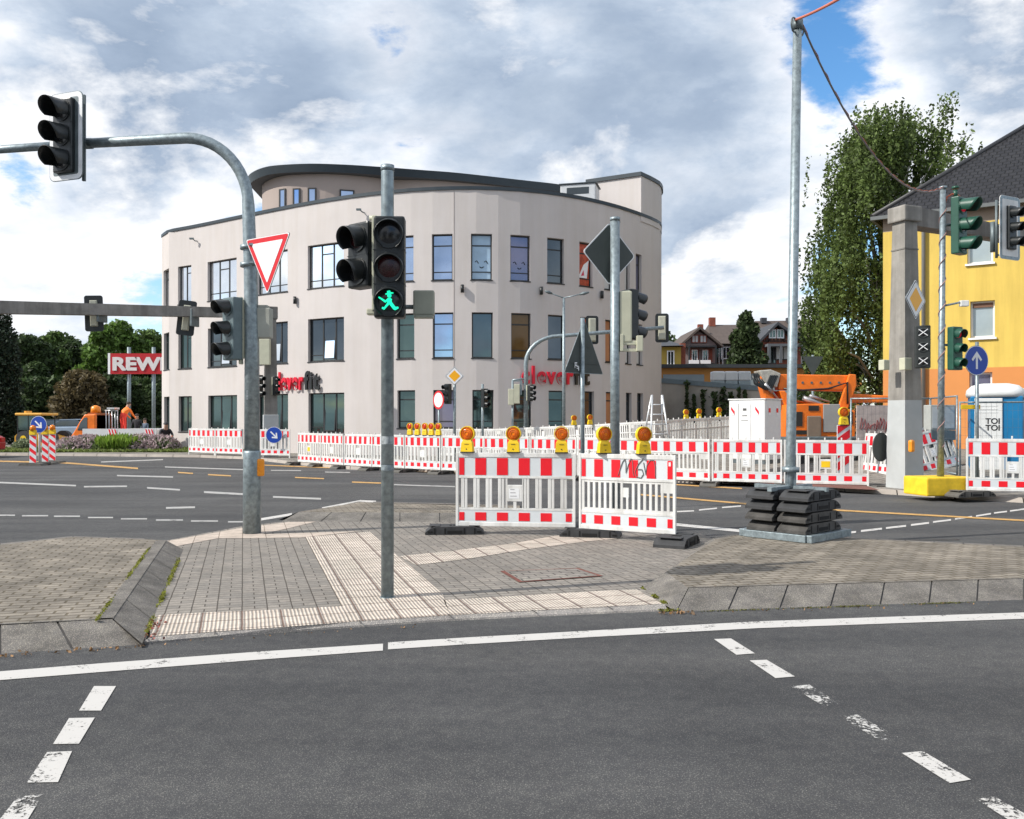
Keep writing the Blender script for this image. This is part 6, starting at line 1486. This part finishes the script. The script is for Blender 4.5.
def tree(name, label, base, clumps, n, size, lm, seed, bark=BARK, tr=.25, hang=0, group=None, limbs=True, cat='tree', extra=None):
    base = Vector(base); t = thing(name, label, cat, base, 0, group)
    top = max(c[2] for c in clumps); 
    mb = MB(); cx = sum(c[0] for c in clumps)/len(clumps); cy = sum(c[1] for c in clumps)/len(clumps)
    trunk = [Vector((0,0,-.05)), Vector((.05,0,top*.25)), Vector((cx*.5,cy*.5,top*.55)), Vector((cx*.8,cy*.8,top*.85))]
    mb.tube(trunk, [tr, tr*.8, tr*.55, tr*.2], 10)
    if limbs:
        for c in clumps:
            c_ = Vector(c[:3]); h = max(min(c_.z*.55, top*.7), top*.15); st_ = Vector((0.05,0,h)) if h < top*.3 else trunk[1].lerp(trunk[2], min(1,(h/top-.25)/.3))
            mid = st_.lerp(c_, .5)+Vector((0,0,.15*(c_-st_).length)); mb.tube([st_, mid, c_], [tr*.35, tr*.22, tr*.07], 7)
    mb.build('trunk', bark, t)
    P = clump_pts(clumps, n, seed)
    if extra is not None: P = np.concatenate([P, extra])
    leaf_mesh('crown', P, size, lm, t, seed+1, hang)
    return t
rng = np.random.default_rng(5)
def rclumps(W, Hh, z0, n, r, seed, D=None, shape=None):
    g_ = random.Random(seed); out = []
    for i in range(n):
        f = (i+.5)/n; z = z0+(Hh-z0)*f; wr = W*(shape(f) if shape else math.sin(math.pi*min(max(.18+.72*f,0),1)))
        a = g_.random()*6.28; q = g_.random()**.5*.75
        rr_ = r*(.7+.6*g_.random()); out.append((math.cos(a)*wr*q, math.sin(a)*(D or W)*q*.8*(wr/W), z, rr_, rr_, rr_*.8))
    return out
# birch: hanging strands
Yb_ = 43.0; base = Vector((xat(880,Yb_),Yb_,.4)); 
gR = random.Random(11); cl = []
envl = [(395,806,905),(350,815,905),(300,818,905),(265,830,910),(220,838,925),(180,850,940),(150,858,950),(130,872,945),(118,886,928)]
for v, ua, ub in envl:
    for k_ in range(5):
        u = ua+(ub-ua)*(k_+.5+gR.uniform(-.3,.3))/5; z = zat(v+gR.uniform(0,22),Yb_)-.4; r_ = gR.uniform(.45,.95)
        cl.append((xat(u,Yb_)-base.x, gR.uniform(-2.2,2.2), z, r_, r_, r_*.8))
strand = []
for i in range(185):
    v, ua, ub = gR.choice(envl[:8]); u = gR.uniform(ua-3, ub)
    if gR.random() < .38: u = ua+gR.uniform(-10, 14)
    tx = xat(u,Yb_)-base.x; tz = zat(v+gR.uniform(-25,10),Yb_)-.4; ty = gR.uniform(-2.9,2.0)
    for q in range(gR.randint(7, 15)):
        x = tx+gR.gauss(0,.32); y = ty+gR.gauss(0,.32); z = tz+gR.gauss(0,.25); Ls = gR.uniform(.7,2.9); dx = gR.uniform(-.3,.15)
        for k_ in range(int(Ls*16)):
            f = k_/(Ls*16); strand.append((x+dx*f+gR.gauss(0,.055), y+gR.gauss(0,.055), z-Ls*f+gR.gauss(0,.04)))
strand = [p for p in strand if p[2] > .2]
for (u,v,n_) in ((840,185,26),(848,148,26),(835,265,22),(845,210,24),(880,122,20),(915,120,18)):
    for i in range(n_*8): a=gR.random(); strand.append((xat(u,Yb_)-base.x+gR.gauss(0,.35)-a*.5, gR.gauss(0,.4), zat(v,Yb_)-.4+gR.gauss(0,.25)-a*.3))
tree('birch_tree', 'tall birch with drooping twigs beside the yellow house', base, cl, 11000, .12, leafmat('birch_leaves', (.105,.15,.042), .55, .35), 21, BIRCHB, .28, .35, extra=np.array(strand), limbs=True)
# centre tree between the houses
Y = 70; base = Vector((xat(745,Y),Y,0))
cl = [(xat(u,Y)-base.x, gR.uniform(-1,1), zat(v,Y), r_, r_, r_) for u, v, r_ in ((745,322,.7),(747,333,1.0),(742,340,1.0),(749,344,1.1),(745,355,1.3),(738,362,1.1),(753,362,1.1),(746,317,.5))]
tree('broadleaf_tree', 'dark green tree standing between the two gabled houses uphill', base, cl, 6500, .24, leafmat('dark_tree_leaves', (.045,.070,.025), .5), 31, tr=.25)
for i, (u, Y, v, h_) in enumerate(((662.5,100,330,5),(690,98,334,3),(640,96,330,5),(670,97,336,4))):
    base = Vector((xat(u,Y),Y,0)); z = zat(v,Y); tree('broadleaf_tree', ['dark tree top over the distant yellow house, nearest the building corner','small dark tree top behind the red roofed house uphill','dark tree hidden behind the right building corner','dark low tree behind the distant yellow house roof'][i], base, rclumps(2.4, z-.8, 2, 7, 1.4, 40+i), 1500, .4, leafmat('dark_tree_leaves', (.028,.045,.018), .5), 50+i)
# wood on the left: individual trees in view
LM = [leafmat('wood_green', (.10,.16,.042), .55), leafmat('wood_dark_green', (.050,.080,.028), .5), leafmat('wood_bright_green', (.11,.19,.038), .5), leafmat('copper_leaves', (.11,.085,.04), .55)]
specs = [(6,96,345,60,1,'tall dark broadleaf tree at the left edge of the wood'),(32,92,334,42,1,'dark tree left of the wood centre, above the yellow cab roof'),(48,98,328,36,0,'green tree with ragged top left of the wood centre'),
 (68,104,333,44,1,'dark tree deep in the wood above the copper tree'),(98,90,322,44,2,'brighter green tree above the left end of the red sign'),(124,94,318,44,2,'tallest bright green tree of the wood behind the signal back'),
 (146,97,330,40,0,'green tree beside the building, behind the red sign'),(162,100,338,36,1,'dark tree nearest the building corner'),(38,84,378,34,1,'lower dark tree behind the striped beacons'),(110,82,372,40,1,'lower dark tree under the red sign'),(150,84,384,36,1,'lower dark tree between the red sign posts'),(-30,96,330,60,1,'dark tree beyond the left edge of the picture')]
for i, (u, Y, v, wpx, mi_, lb) in enumerate(specs):
    base = Vector((xat(u,Y),Y,0)); W_ = wpx*Y/F/2*1.15; z = zat(v,Y)
    c_ = rclumps(W_, z-W_*.35, z*.14, 20, W_*.52, 60+i, shape=lambda f: .75+.35*math.sin(math.pi*f) if f < .7 else 1.05-(f-.7)*1.9)
    tree('broadleaf_tree', lb, base, c_, 10000, .31, LM[mi_], 80+i, group='trees of the wood on the left', tr=.3)
base = Vector((xat(78,78),78,0)); W_ = 3.4; z = zat(366,78)
tree('copper_tree', 'brownish copper-leaved tree left of the red sign', base, rclumps(W_, z-1.0, 1.8, 18, 1.35, 99, shape=lambda f: .9-(f)*.55), 10000, .24, LM[3], 120, tr=.28)
# dark undergrowth wall of the wood
hp = []; g2_ = np.random.default_rng(9)
hpx = np.stack([g2_.uniform(-62,-34,26000), g2_.uniform(84,90,26000), g2_.random(26000)**.8*5.5], 1)
o = leaf_mesh('undergrowth', hpx, .5, LM[1], None, 130); tag(o, 'dark undergrowth at the foot of the wood', 'undergrowth', kind='stuff')
# columnar conifer, left edge
Y = 52; base = Vector((xat(2,Y),Y,0)); cl = []
for i in range(22):
    f = i/21; z = .6+f*7.0; rr_ = 1.35*(1-.42*f) if f < .9 else .5
    cl.append((gR.uniform(-.2,.2)*(1-f)+.0, gR.uniform(-.2,.2), z, rr_, rr_, .55))
tree('columnar_conifer', 'tall dark columnar conifer at the left edge under the concrete beam', base, cl, 15000, .13, leafmat('conifer_green', (.016,.030,.016), .5, .1), 140, tr=.2, limbs=False, hang=.2)
# flower bed
def bush(u, Y, w_, h_, lm, seed, label, n=1500, size=.07, z0=.1, flower=None, spiky=False):
    w_ *= .95; h_ *= .50; base = Vector((xat(u,Y),Y,z0)); t = thing('shrub', label, 'shrub', base)
    g3_ = np.random.default_rng(seed)
    if spiky:
        P = []; a = g3_.uniform(0,6.28,n); q = g3_.random(n)**.5; f = g3_.random(n); lean = q*w_*.5
        P = np.stack([np.cos(a)*lean*(.4+.8*f), np.sin(a)*lean*(.4+.8*f), f*h_*(1-.25*q)], 1); leaf_mesh('foliage', P, size, lm, t, seed, .75, 3.5)
    else:
        d = g3_.normal(size=(n,3)); d /= np.linalg.norm(d, axis=1)[:,None]; d[:,2] = abs(d[:,2]); r_ = .6+.4*g3_.random(n)
        leaf_mesh('foliage', d*r_[:,None]*np.array([w_/2,w_/2,h_]), size, lm, t, seed, 0)
    MB().tube([(0,0,-.02),(0,0,h_*.6)], .03, 6).build('stem', BARK, t)
    if flower:
        fm, nf, fs = flower; d = g3_.normal(size=(nf,3)); d /= np.linalg.norm(d, axis=1)[:,None]; d[:,2] = abs(d[:,2])*.9+.1; leaf_mesh('blossom', d*np.array([w_/2,w_/2,h_])*1.05, fs, fm, t, seed+1, .4, 2.0)
LAV = leafmat('lavender_haze', (.42,.33,.34), .35); SHG = leafmat('shrub_green', (.13,.18,.07), .4); GRS = leafmat('tall_grass_green', (.20,.31,.045), .35); GRY = leafmat('grey_green', (.22,.26,.15), .35)
YF = 41.5
bush(73,YF-.3,1.9,1.25,GRY,201,'pale mauve-flowered shrub at the left end of the flower bed',1800,.09,flower=(LAV,600,.09))
bush(88,YF,2.0,1.45,GRY,202,'mauve feathery shrub left of the bright grass tuft',1800,.09,flower=(LAV,700,.09))
bush(104,YF-.4,1.5,.95,SHG,203,'low green shrub directly left of the bright grass tuft',1500,.09)
bush(119,YF-.5,1.9,1.5,GRS,204,'bright green ornamental grass tuft in the middle of the bed',2600,.10,spiky=True)
bush(131,YF-.3,1.3,1.3,GRS,205,'second smaller bright grass tuft right of the large one',1400,.10,spiky=True)
bush(143,YF,2.1,1.5,GRY,206,'mauve flowered shrub right of the grass tufts',1900,.09,flower=(LAV,750,.09))
bush(160,YF,1.9,1.4,GRY,207,'mauve flowered shrub next to the crouching worker',1900,.09,flower=(LAV,650,.09))
bush(172,YF+.5,1.0,1.0,SHG,208,'small green shrub at the right end of the flower bed',1000,.08)
bush(60,YF-.5,1.3,.75,SHG,209,'low shrub with white flowers right of the striped beacons',1200,.09,flower=(mat('white_petals', (.7,.7,.6), .7),260,.09))
bush(24,YF+.6,1.2,1.1,GRY,210,'dusty grey-green shrub left of the striped beacons',1200,.09)
# grass verge
nG = 26000; gg = np.random.default_rng(3); ug = gg.uniform(-60,250,nG); Yg = gg.uniform(39.6,43.5,nG)
Pg = np.stack([(ug-CX)*Yg/F, Yg, KZ+.06*gg.random(nG)], 1); o = leaf_mesh('grass', Pg, .11, leafmat('grass_green', (.17,.22,.06), .4), None, 301, .2, 2.0); tag(o, 'short green grass along the far kerb at left', 'grass', kind='stuff')
# weeds in the joints by the left island and leaf litter
def line_scatter(name, a, b_, za, zb, n, spread, size, m, seed, label, cat, hgt=.02, gate=True):
    g_ = np.random.default_rng(seed); A, B = np.array(G(*a, za)), np.array(G(*b_, zb)); f = g_.random(n)
    if gate: 
        cen = g_.random(7); f = np.clip(cen[g_.integers(0,7,n)]+g_.normal(0,.035,n), 0, 1)
    P = A+(B-A)*f[:,None]+g_.normal(0,1,(n,3))*np.array([spread,spread,0]); P[:,2] += g_.random(n)*hgt
    o = leaf_mesh(name, P, size, m, None, seed); return tag(o, label, cat, kind='stuff')
WEED = leafmat('moss_weed', (.20,.21,.03), .5)
line_scatter('weeds', (146,636), (183,551), PZ, PZ, 900, .009, .013, WEED, 401, 'yellow-green weeds in the joint along the left island slope', 'weeds', .03)
line_scatter('moss', (97,620), (150,547), IZ+.006, IZ+.006, 700, .008, .012, WEED, 402, 'moss in the gap behind the left island kerb stones', 'moss', .008)
line_scatter('moss', (642,588), (668,606), PZ, PZ, 260, .010, .013, WEED, 403, 'moss at the right end of the ribbed paving by the kerb corner', 'moss', .015)
line_scatter('weeds', (655,611.5), (681,611), 0, 0, 120, .010, .012, WEED, 404, 'small weeds at the foot of the right kerb corner', 'weeds', .02)
line_scatter('moss', (674,612.5), (1024,600.5), .004, .004, 700, .008, .010, mat('dry_litter_green', (.10,.10,.03), .9, 0, .4, 30), 405, 'thin moss line in the gutter before the right kerb', 'moss', .006)
LF = leafmat('dry_leaves', (.26,.15,.07), .6, .1)
line_scatter('fallen_leaves', (0,656), (142,646), .006, .006, 60, .03, .018, LF, 406, 'dry leaf litter in the gutter at left', 'leaf litter', .01, False)
line_scatter('fallen_leaves', (145,645), (420,625.5), .006, .006, 26, .03, .014, LF, 407, 'few dry leaves along the dropped kerb', 'leaf litter', .01, False)
line_scatter('fallen_leaves', (660,613.5), (690,613), .006, .006, 26, .022, .024, LF, 408, 'orange leaves at the kerb corner', 'leaf litter', .015, False)
line_scatter('fallen_leaves', (690,613), (1010,602), .006, .006, 45, .03, .016, LF, 409, 'scattered dry leaves along the right kerb', 'leaf litter', .01, False)
line_scatter('fallen_leaves', (146,641), (156,622), PZ, PZ, 40, .03, .024, leafmat('reddish_leaves', (.32,.10,.08), .4, .1), 410, 'reddish leaves at the bottom of the left slope', 'leaf litter', .01, False)
# plants on the retaining wall
for i, (u, v0, v1) in enumerate(((687,380,420),(694,395,421),(703,390,420),(715,392,422),(723,387,420),(731,392,420),(739,388,418),(745,390,418))):
    f = (u-658)/(762-658); Y = 47-3*f-.4; base = Vector((xat(u,Y),Y,zat(425,Y))); zt_ = zat(v0,Y)-base.z; n_ = 260
    t = thing('climbing_plant', ['tallest dark climbing plant','short dark climbing plant','thin dark climbing plant','bushy climbing plant','broad dark climbing plant','narrow upright plant','green topped climbing plant','last climbing plant'][i]+f' on the concrete wall, number {i+1} from the ladder', 'climbing plant', base, 0, 'dark plants along the concrete wall')
    g_ = np.random.default_rng(500+i); z = g_.random(n_)*zt_; wv = .10+.06*np.sin(z*3+i); P = np.stack([g_.normal(0,1,n_)*wv*.6, g_.normal(0,.1,n_)-.0, z], 1); leaf_mesh('foliage', P, .12, LM[1], t, 520+i)
    MB().tube([(0,0,0),(0,0,zt_*.95)], .03, 6).build('stem', BARK, t)
g_ = np.random.default_rng(77); n_ = 5000; uu = g_.uniform(690,765,n_); YY = 44.5+g_.random(n_); P = np.stack([(uu-CX)*YY/F, YY, .9+g_.random(n_)*.45], 1); tag(leaf_mesh('ground_ivy', P, .14, LM[1], None, 540), 'dark green ground cover at the foot of the concrete wall', 'ground cover', kind='stuff')

# ================================================================ left background: sign, truck, workers, vehicles
Y = 62.0; t = thing('shop_sign', 'big red sign board with white capital letters on two grey posts', 'sign', (xat(140,Y),Y,0)); X0 = xat(140,Y)
for u in (127.8,152.5): MB().tube([(xat(u,Y)-X0,.2,0),(xat(u,Y)-X0,.2,zat(347,Y))], .13, 14).build('post', GALV, t)
MB().box(xat(109,Y)-X0,xat(176,Y)-X0,-.12,.12,zat(374,Y),zat(353.5,Y),0).box(xat(109,Y)-X0-.02,xat(111,Y)-X0,-.13,.13,zat(374.2,Y),zat(353.3,Y),1).build('sign_board', [mat('sign_board_red', (.42,.008,.015), .45, 0, .05, 2), WHITES], t)
hgt = zat(357.2,Y)-zat(370.8,Y)
o = text_mesh(Matrix.Identity(4), 'sign_letters', 'REWE', 1.0, .02, mat('sign_letter_white', (.62,.60,.60), .5), t, .045)
xsv = [v.co.x for v in o.data.vertices]; zsv = [v.co.y for v in o.data.vertices]; wd = (xat(172,Y)-xat(113.5,Y))
o.data.transform(Matrix.Translation((xat(113.5,Y)-X0,-.15,zat(370.8,Y))) @ XZ @ Matrix.Diagonal((wd/(max(xsv)-min(xsv)), hgt/(max(zsv)-min(zsv)), 1, 1)) @ Matrix.Translation((-min(xsv), -min(zsv), 0)))
# flatbed truck
Y = 46.0; b = Vector((xat(120,Y),Y,.1)); t = thing('flatbed_truck', 'orange flatbed truck with white side boards parked behind the flower bed', 'truck', b)
X = lambda u: xat(u,Y)-b.x
Z = lambda v: zat(v,Y)-.1
cabp = [(X(79),Z(448)),(X(79),Z(437)),(X(83),Z(431)),(X(88),Z(422)),(X(93),Z(414.5)),(X(104),Z(414)),(X(104),Z(448))]
c_ = MB().prism(cabp, -.95, .95); o = c_.build('cab', ORANGE, t); bv = o.modifiers.new('bevel', 'BEVEL'); bv.width = .06; bv.segments = 2
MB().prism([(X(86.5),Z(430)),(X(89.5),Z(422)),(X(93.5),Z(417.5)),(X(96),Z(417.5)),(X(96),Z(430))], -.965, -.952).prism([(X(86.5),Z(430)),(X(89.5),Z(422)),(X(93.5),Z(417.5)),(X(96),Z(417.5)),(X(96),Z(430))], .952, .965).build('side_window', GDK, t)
MB().box(X(92),X(164),-1.0,1.0,Z(438),Z(437)).box(X(92),X(164),-1.03,-1.0,Z(437.5),Z(428.5),0).box(X(92),X(164),1.0,1.03,Z(437.5),Z(428.5),0).box(X(163.5),X(164.2),-1.0,1.0,Z(437.5),Z(429),0).build('flatbed', [mat('white_side_board', (.62,.63,.64), .5, 0, .06, 2)], t)
for u in (121,157):
    s_ = MB().box(X(u-3.5),X(u+4.5),-1.045,-1.034,Z(437),Z(429),1)
    for k_ in range(3): s_.prism([(X(u-3.5+2.8*k_),Z(429)),(X(u-2.2+2.8*k_),Z(429)),(X(u+.2+2.8*k_),Z(437)),(X(u-1.2+2.8*k_),Z(437))], -1.052, -1.046, mi=0)
    s_.build('warning_chevrons', [REDS, WHITES], t)
rk = MB()
for u in (106,109,112,115,117.5): rk.tube([(X(u),0,Z(437)),(X(u),0,Z(410.5))], .03, 6)
rk.tube([(X(105),0,Z(410.5)),(X(118),0,Z(410.5))], .035, 6); rk.box(X(109.5),X(117),-.3,.3,Z(409.3),Z(407.5)); rk.build('headboard', AL, t)
MB().box(X(95),X(104),-.8,.8,Z(437),Z(413)).build('tool_locker', mat('brown_orange_locker', (.33,.10,.03), .7), t)
MB().tube([(X(98.5),-.3,Z(413)),(X(98.5),-.3,Z(407)),(X(98.5),-.3,Z(405.5))], [.25,.22,.06], 16).build('beacon_lamp', mat('orange_beacon', (.85,.25,.01), .3), t)
for x in (X(87), X(140), X(152)):
    MB().disc((x,.32), .34, -.98, -.72, 24).disc((x,.32), .2, -.99, -.975, 20, 1).build('wheel', [RUBBER, GALV_D], t); MB().disc((x,.32), .34, .72, .98, 24).build('wheel', RUBBER, t)
MB().box(X(84),X(163),-.5,.5,Z(443),Z(438.4)).build('chassis', BLACKP, t)
# people
def person(label, base, pose, yaw, cloth, legs, skin=(.42,.25,.18), hair=(.03,.02,.015), helmet=None, s=1.0):
    """pose: dict of joint -> (x,y,z) in metres, facing -Y"""
    J = dict(pelvis=(0,0,.95), chest=(0,0,1.32), neck=(0,0,1.50), head=(0,-.02,1.60), crown=(0,-.01,1.74), shL=(.19,0,1.42), elL=(.26,-.04,1.15), waL=(.28,-.16,.92), haL=(.28,-.2,.84), shR=(-.19,0,1.42), elR=(-.26,-.04,1.15), waR=(-.28,-.16,.92), haR=(-.28,-.2,.84),
             hiL=(.10,0,.90), knL=(.12,-.03,.50), anL=(.12,0,.09), toL=(.13,-.17,.04), hiR=(-.10,0,.90), knR=(-.12,-.03,.50), anR=(-.12,0,.09), toR=(-.13,-.17,.04)); J.update(pose)
    Rr = dict(pelvis=.15, chest=.17, neck=.06, head=.095, crown=.075, shL=.07, elL=.048, waL=.034, haL=.03, shR=.07, elR=.048, waR=.034, haR=.03, hiL=.095, knL=.062, anL=.045, toL=.035, hiR=.095, knR=.062, anR=.045, toR=.035)
    names = list(J); E = [('pelvis','chest'),('chest','neck'),('neck','head'),('head','crown'),('chest','shL'),('shL','elL'),('elL','waL'),('waL','haL'),('chest','shR'),('shR','elR'),('elR','waR'),('waR','haR'),('pelvis','hiL'),('hiL','knL'),('knL','anL'),('anL','toL'),('pelvis','hiR'),('hiR','knR'),('knR','anR'),('anR','toR')]
    me = bpy.data.meshes.new('body'); me.from_pydata([tuple(x*s for x in J[n]) for n in names], [(names.index(a), names.index(c)) for a, c in E], [])
    tmp = bpy.data.objects.new('body', me); COL.objects.link(tmp); tmp.modifiers.new('skin', 'SKIN'); sb = tmp.modifiers.new('sub', 'SUBSURF'); sb.levels = 1; sb.render_levels = 1
    for i, n in enumerate(names): me.skin_vertices[0].data[i].radius = (Rr[n]*s,)*2
    me.skin_vertices[0].data[0].use_root = True
    bpy.context.view_layer.update(); m2 = bpy.data.meshes.new_from_object(tmp.evaluated_get(bpy.context.evaluated_depsgraph_get())); bpy.data.objects.remove(tmp)
    t = thing('person', label, 'person', base, yaw)
    for m_ in (mat('skin', skin, .6), cloth, legs, mat('dark_shoes', (.02,.02,.02), .7)): m2.materials.append(m_)
    zn = J['neck'][2]*s; zp_ = (J['pelvis'][2])*s
    key = {n: Vector(J[n])*s for n in names}
    for p in m2.polygons:
        c = p.center; best = min(names, key=lambda n: (key[n]-c).length-Rr[n]*s)
        p.material_index = 0 if best in ('head','crown','neck','haL','haR') else (3 if best in ('toL','toR','anL','anR') else (2 if best[:2] in ('kn','hi','pe') else 1)); p.use_smooth = True
    o = bpy.data.objects.new('body', m2); COL.objects.link(o); o.parent = t
    hd = (key['head']+key['crown'])/2
    mb = MB(); vs = []; fs = []
    for j in range(6):
        ph = R(90*j/5)*.98
        for k_ in range(14): a = 2*math.pi*k_/14; vs.append((hd.x+.108*s*math.cos(a)*math.cos(ph), hd.y+.015+.12*s*math.sin(a)*math.cos(ph), hd.z+.02+.11*s*math.sin(ph)))
    for j in range(5):
        for k_ in range(14): fs.append((j*14+k_, j*14+(k_+1)%14, (j+1)*14+(k_+1)%14, (j+1)*14+k_))
    mb.add(vs, fs, 0, True); mb.build('helmet' if helmet else 'hair', helmet or mat('dark_hair', hair, .8), t)
    fb = MB().box(hd.x-.008,hd.x+.008,hd.y-.115*s,hd.y-.08*s,hd.z-.045,hd.z-.01)
    for sx_ in (-.035,.035): fb.box(hd.x+sx_-.009,hd.x+sx_+.009,hd.y-.10*s,hd.y-.085*s,hd.z-.003,hd.z+.008,1)
    fb.box(hd.x-.022,hd.x+.022,hd.y-.098*s,hd.y-.08*s,hd.z-.068,hd.z-.060,1); fb.build('face', [mat('skin', skin), mat('dark_features', (.05,.02,.02), .6)], t)
    return t
HV = mat('hi_vis_orange', (.95,.20,.02), .7, 0, .08, 6); HVR = mat('hi_vis_red', (.80,.05,.03), .7); DKC = mat('dark_clothes', (.02,.02,.025), .8)
bend = dict(chest=(0,-.12,1.28), neck=(0,-.22,1.42), head=(0,-.30,1.50), crown=(0,-.34,1.63), shL=(.19,-.22,1.30), elL=(.24,-.36,1.06), waL=(.20,-.52,.92), haL=(.19,-.58,.86), shR=(-.19,-.22,1.30), elR=(-.24,-.36,1.06), waR=(-.20,-.52,.92), haR=(-.19,-.58,.86))
person('worker in bright orange jacket and red trousers standing on the truck bed', (xat(123,46),46,.1+zat(437,46)-.1), bend, R(150), HV, HVR, s=1.1)
person('person in dark top seen behind the truck bed', (xat(137,48),48,.1), {}, R(10), DKC, DKC, helmet=None, s=1.0)
person('person with only the head showing above the truck side, right of the dark one', (xat(145,49.5),49.5,-.05), {}, R(-20), mat('blue_grey_clothes', (.08,.11,.16), .8), DKC, s=.95)
sq_ = dict(pelvis=(0,.1,.42), chest=(0,-.12,.72), neck=(0,-.22,.88), head=(0,-.26,.98), crown=(0,-.27,1.11), shL=(.19,-.14,.80), elL=(.26,-.32,.60), waL=(.2,-.5,.48), haL=(.18,-.57,.42), shR=(-.19,-.14,.80), elR=(-.26,-.32,.60), waR=(-.2,-.5,.48), haR=(-.18,-.57,.42),
  hiL=(.11,.06,.40), knL=(.16,-.34,.52), anL=(.13,-.10,.09), toL=(.14,-.28,.04), hiR=(-.11,.06,.40), knR=(-.16,-.34,.52), anR=(-.13,-.10,.09), toR=(-.14,-.28,.04))
person('crouching worker with dark shirt and orange trousers at the building corner', (xat(165,43),43,.12), {k_: (v_[0], v_[1], v_[2]) for k_, v_ in sq_.items()}, R(30), DKC, HV, helmet=mat('dark_cap', (.03,.03,.035), .7), s=1.15)
# wheel loader
Y = 50; b = Vector((xat(38,Y),Y,.1)); t = thing('wheel_loader', 'yellow-roofed construction loader behind the striped beacons', 'construction vehicle', b); X = lambda u: xat(u,Y)-b.x; Z = lambda v: zat(v,Y)-.1
MB().box(X(23.5),X(50.5),-.9,.9,Z(415.5),Z(413),0,bev=.06).box(X(27),X(29),-.3,.3,Z(413),Z(411),0).build('cab_roof', mat('machine_yellow', (.75,.40,.06), .5), t)
MB().box(X(25.5),X(26.3),-.85,-.8,Z(436),Z(415.5)).box(X(47),X(47.8),-.85,-.8,Z(436),Z(415.5)).box(X(36),X(36.6),-.85,-.8,Z(436),Z(415.5)).box(X(25.5),X(26.3),.8,.85,Z(436),Z(415.5)).box(X(47),X(47.8),.8,.85,Z(436),Z(415.5)).build('cab_frame', BLACKP, t)
MB().box(X(26.3),X(47),-.83,-.82,Z(430),Z(416)).build('cab_glass', GGR, t)
MB().prism([(X(23),Z(446)),(X(23),Z(436)),(X(26),Z(433)),(X(48),Z(433)),(X(62),Z(437)),(X(64),Z(446))], -.85, .85).build('body', mat('machine_amber', (.60,.30,.02), .5), t)
MB().prism([(X(17.5),Z(449)),(X(17.5),Z(446)),(X(63),Z(446)),(X(63),Z(449))], -.5, .5).build('undercarriage', BLACKP, t)
for x in (X(33), X(57)): MB().disc((x,.42), .42, -1.0, -.6, 26).disc((x,.42), .16, -1.02, -.99, 20, 1).build('wheel', [RUBBER, YELLOWP], t); MB().disc((x,.42), .42, .6, 1.0, 26).build('wheel', RUBBER, t)
# cars
def car(label, loc, rz, col, L_=4.3, grp=None):
    t = thing('parked_car', label, 'car', loc, rz, grp); hL = L_/2
    body = [(-hL,.30),(-hL,.62),(-hL+.12,.80),(-hL+.9,.92),(hL-.75,.95),(hL-.10,.88),(hL,.60),(hL,.30)]
    o = MB().prism(body, -.85, .85).build('body', mat(col[0], col[1], .3, .0, .04, 2, spec=.6), t); bv = o.modifiers.new('bevel','BEVEL'); bv.width=.09; bv.segments=3
    cabin = [(-hL+1.0,.90),(-hL+1.75,1.40),(hL-1.35,1.45),(hL-.55,.93)]
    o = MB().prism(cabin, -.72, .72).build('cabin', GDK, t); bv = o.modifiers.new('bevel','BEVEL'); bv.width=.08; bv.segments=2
    MB().prism([(-hL+1.72,1.41),(-hL+1.85,1.47),(hL-1.45,1.50),(hL-1.32,1.44)], -.70, .70).build('roof', mat(col[0], col[1]), t)
    for x in (-hL+.85, hL-.85):
        for y in (-.88, .70):
            w_ = MB().disc((x,.32), .32, y, y+.18, 26).build('wheel', RUBBER, t); MB().disc((x,.32), .19, (y-.01 if y<0 else y+.175), (y+.005 if y<0 else y+.19), 18).build('rim', GALV, w_)
    for y in (-.6,.6):
        MB().box(-hL-.01,-hL+.06,y-.18,y+.18,.62,.74,0,bev=.02).build('headlight', WHITES, t); MB().box(hL-.06,hL+.01,y-.15,y+.15,.62,.82,0,bev=.02).build('tail_light', mat('tail_red', (.5,.01,.01), .3), t)
    return t
Y = 36.5; car('red car just entering at the left edge on the road', (xat(5.5,Y)-2.6,Y,0), R(0), ('red_car_paint', (.42,.005,.015)))
car('light blue car far behind the wheel loader', (xat(68,66),66,.1), R(8), ('light_blue_paint', (.30,.38,.48)), grp='cars parked before the wood')
car('silver car far behind the truck cab', (xat(82,70),70,.1), R(5), ('silver_paint', (.45,.47,.48)), grp='cars parked before the wood')
car('dark car far behind the beacons', (xat(52,72),72,.1), R(5), ('dark_paint', (.05,.06,.07)), grp='cars parked before the wood')

# ================================================================ the street side behind the viewpoint (seen in the windows' reflections)
for i in range(11):
    x = -46+9.2*i+gR.uniform(-1.5,1.5); y = -27+gR.uniform(-3,3); hh = gR.uniform(8.5,12.5); W_ = gR.uniform(3.6,5)
    tree('street_tree', 'leafy tree in the row across the street behind the viewpoint', (x,y,0), rclumps(W_, hh-1.6, 3.0, 10, 2.3, 700+i), 2200, .55, LM[1], 720+i, group='trees behind the viewpoint', tr=.25)
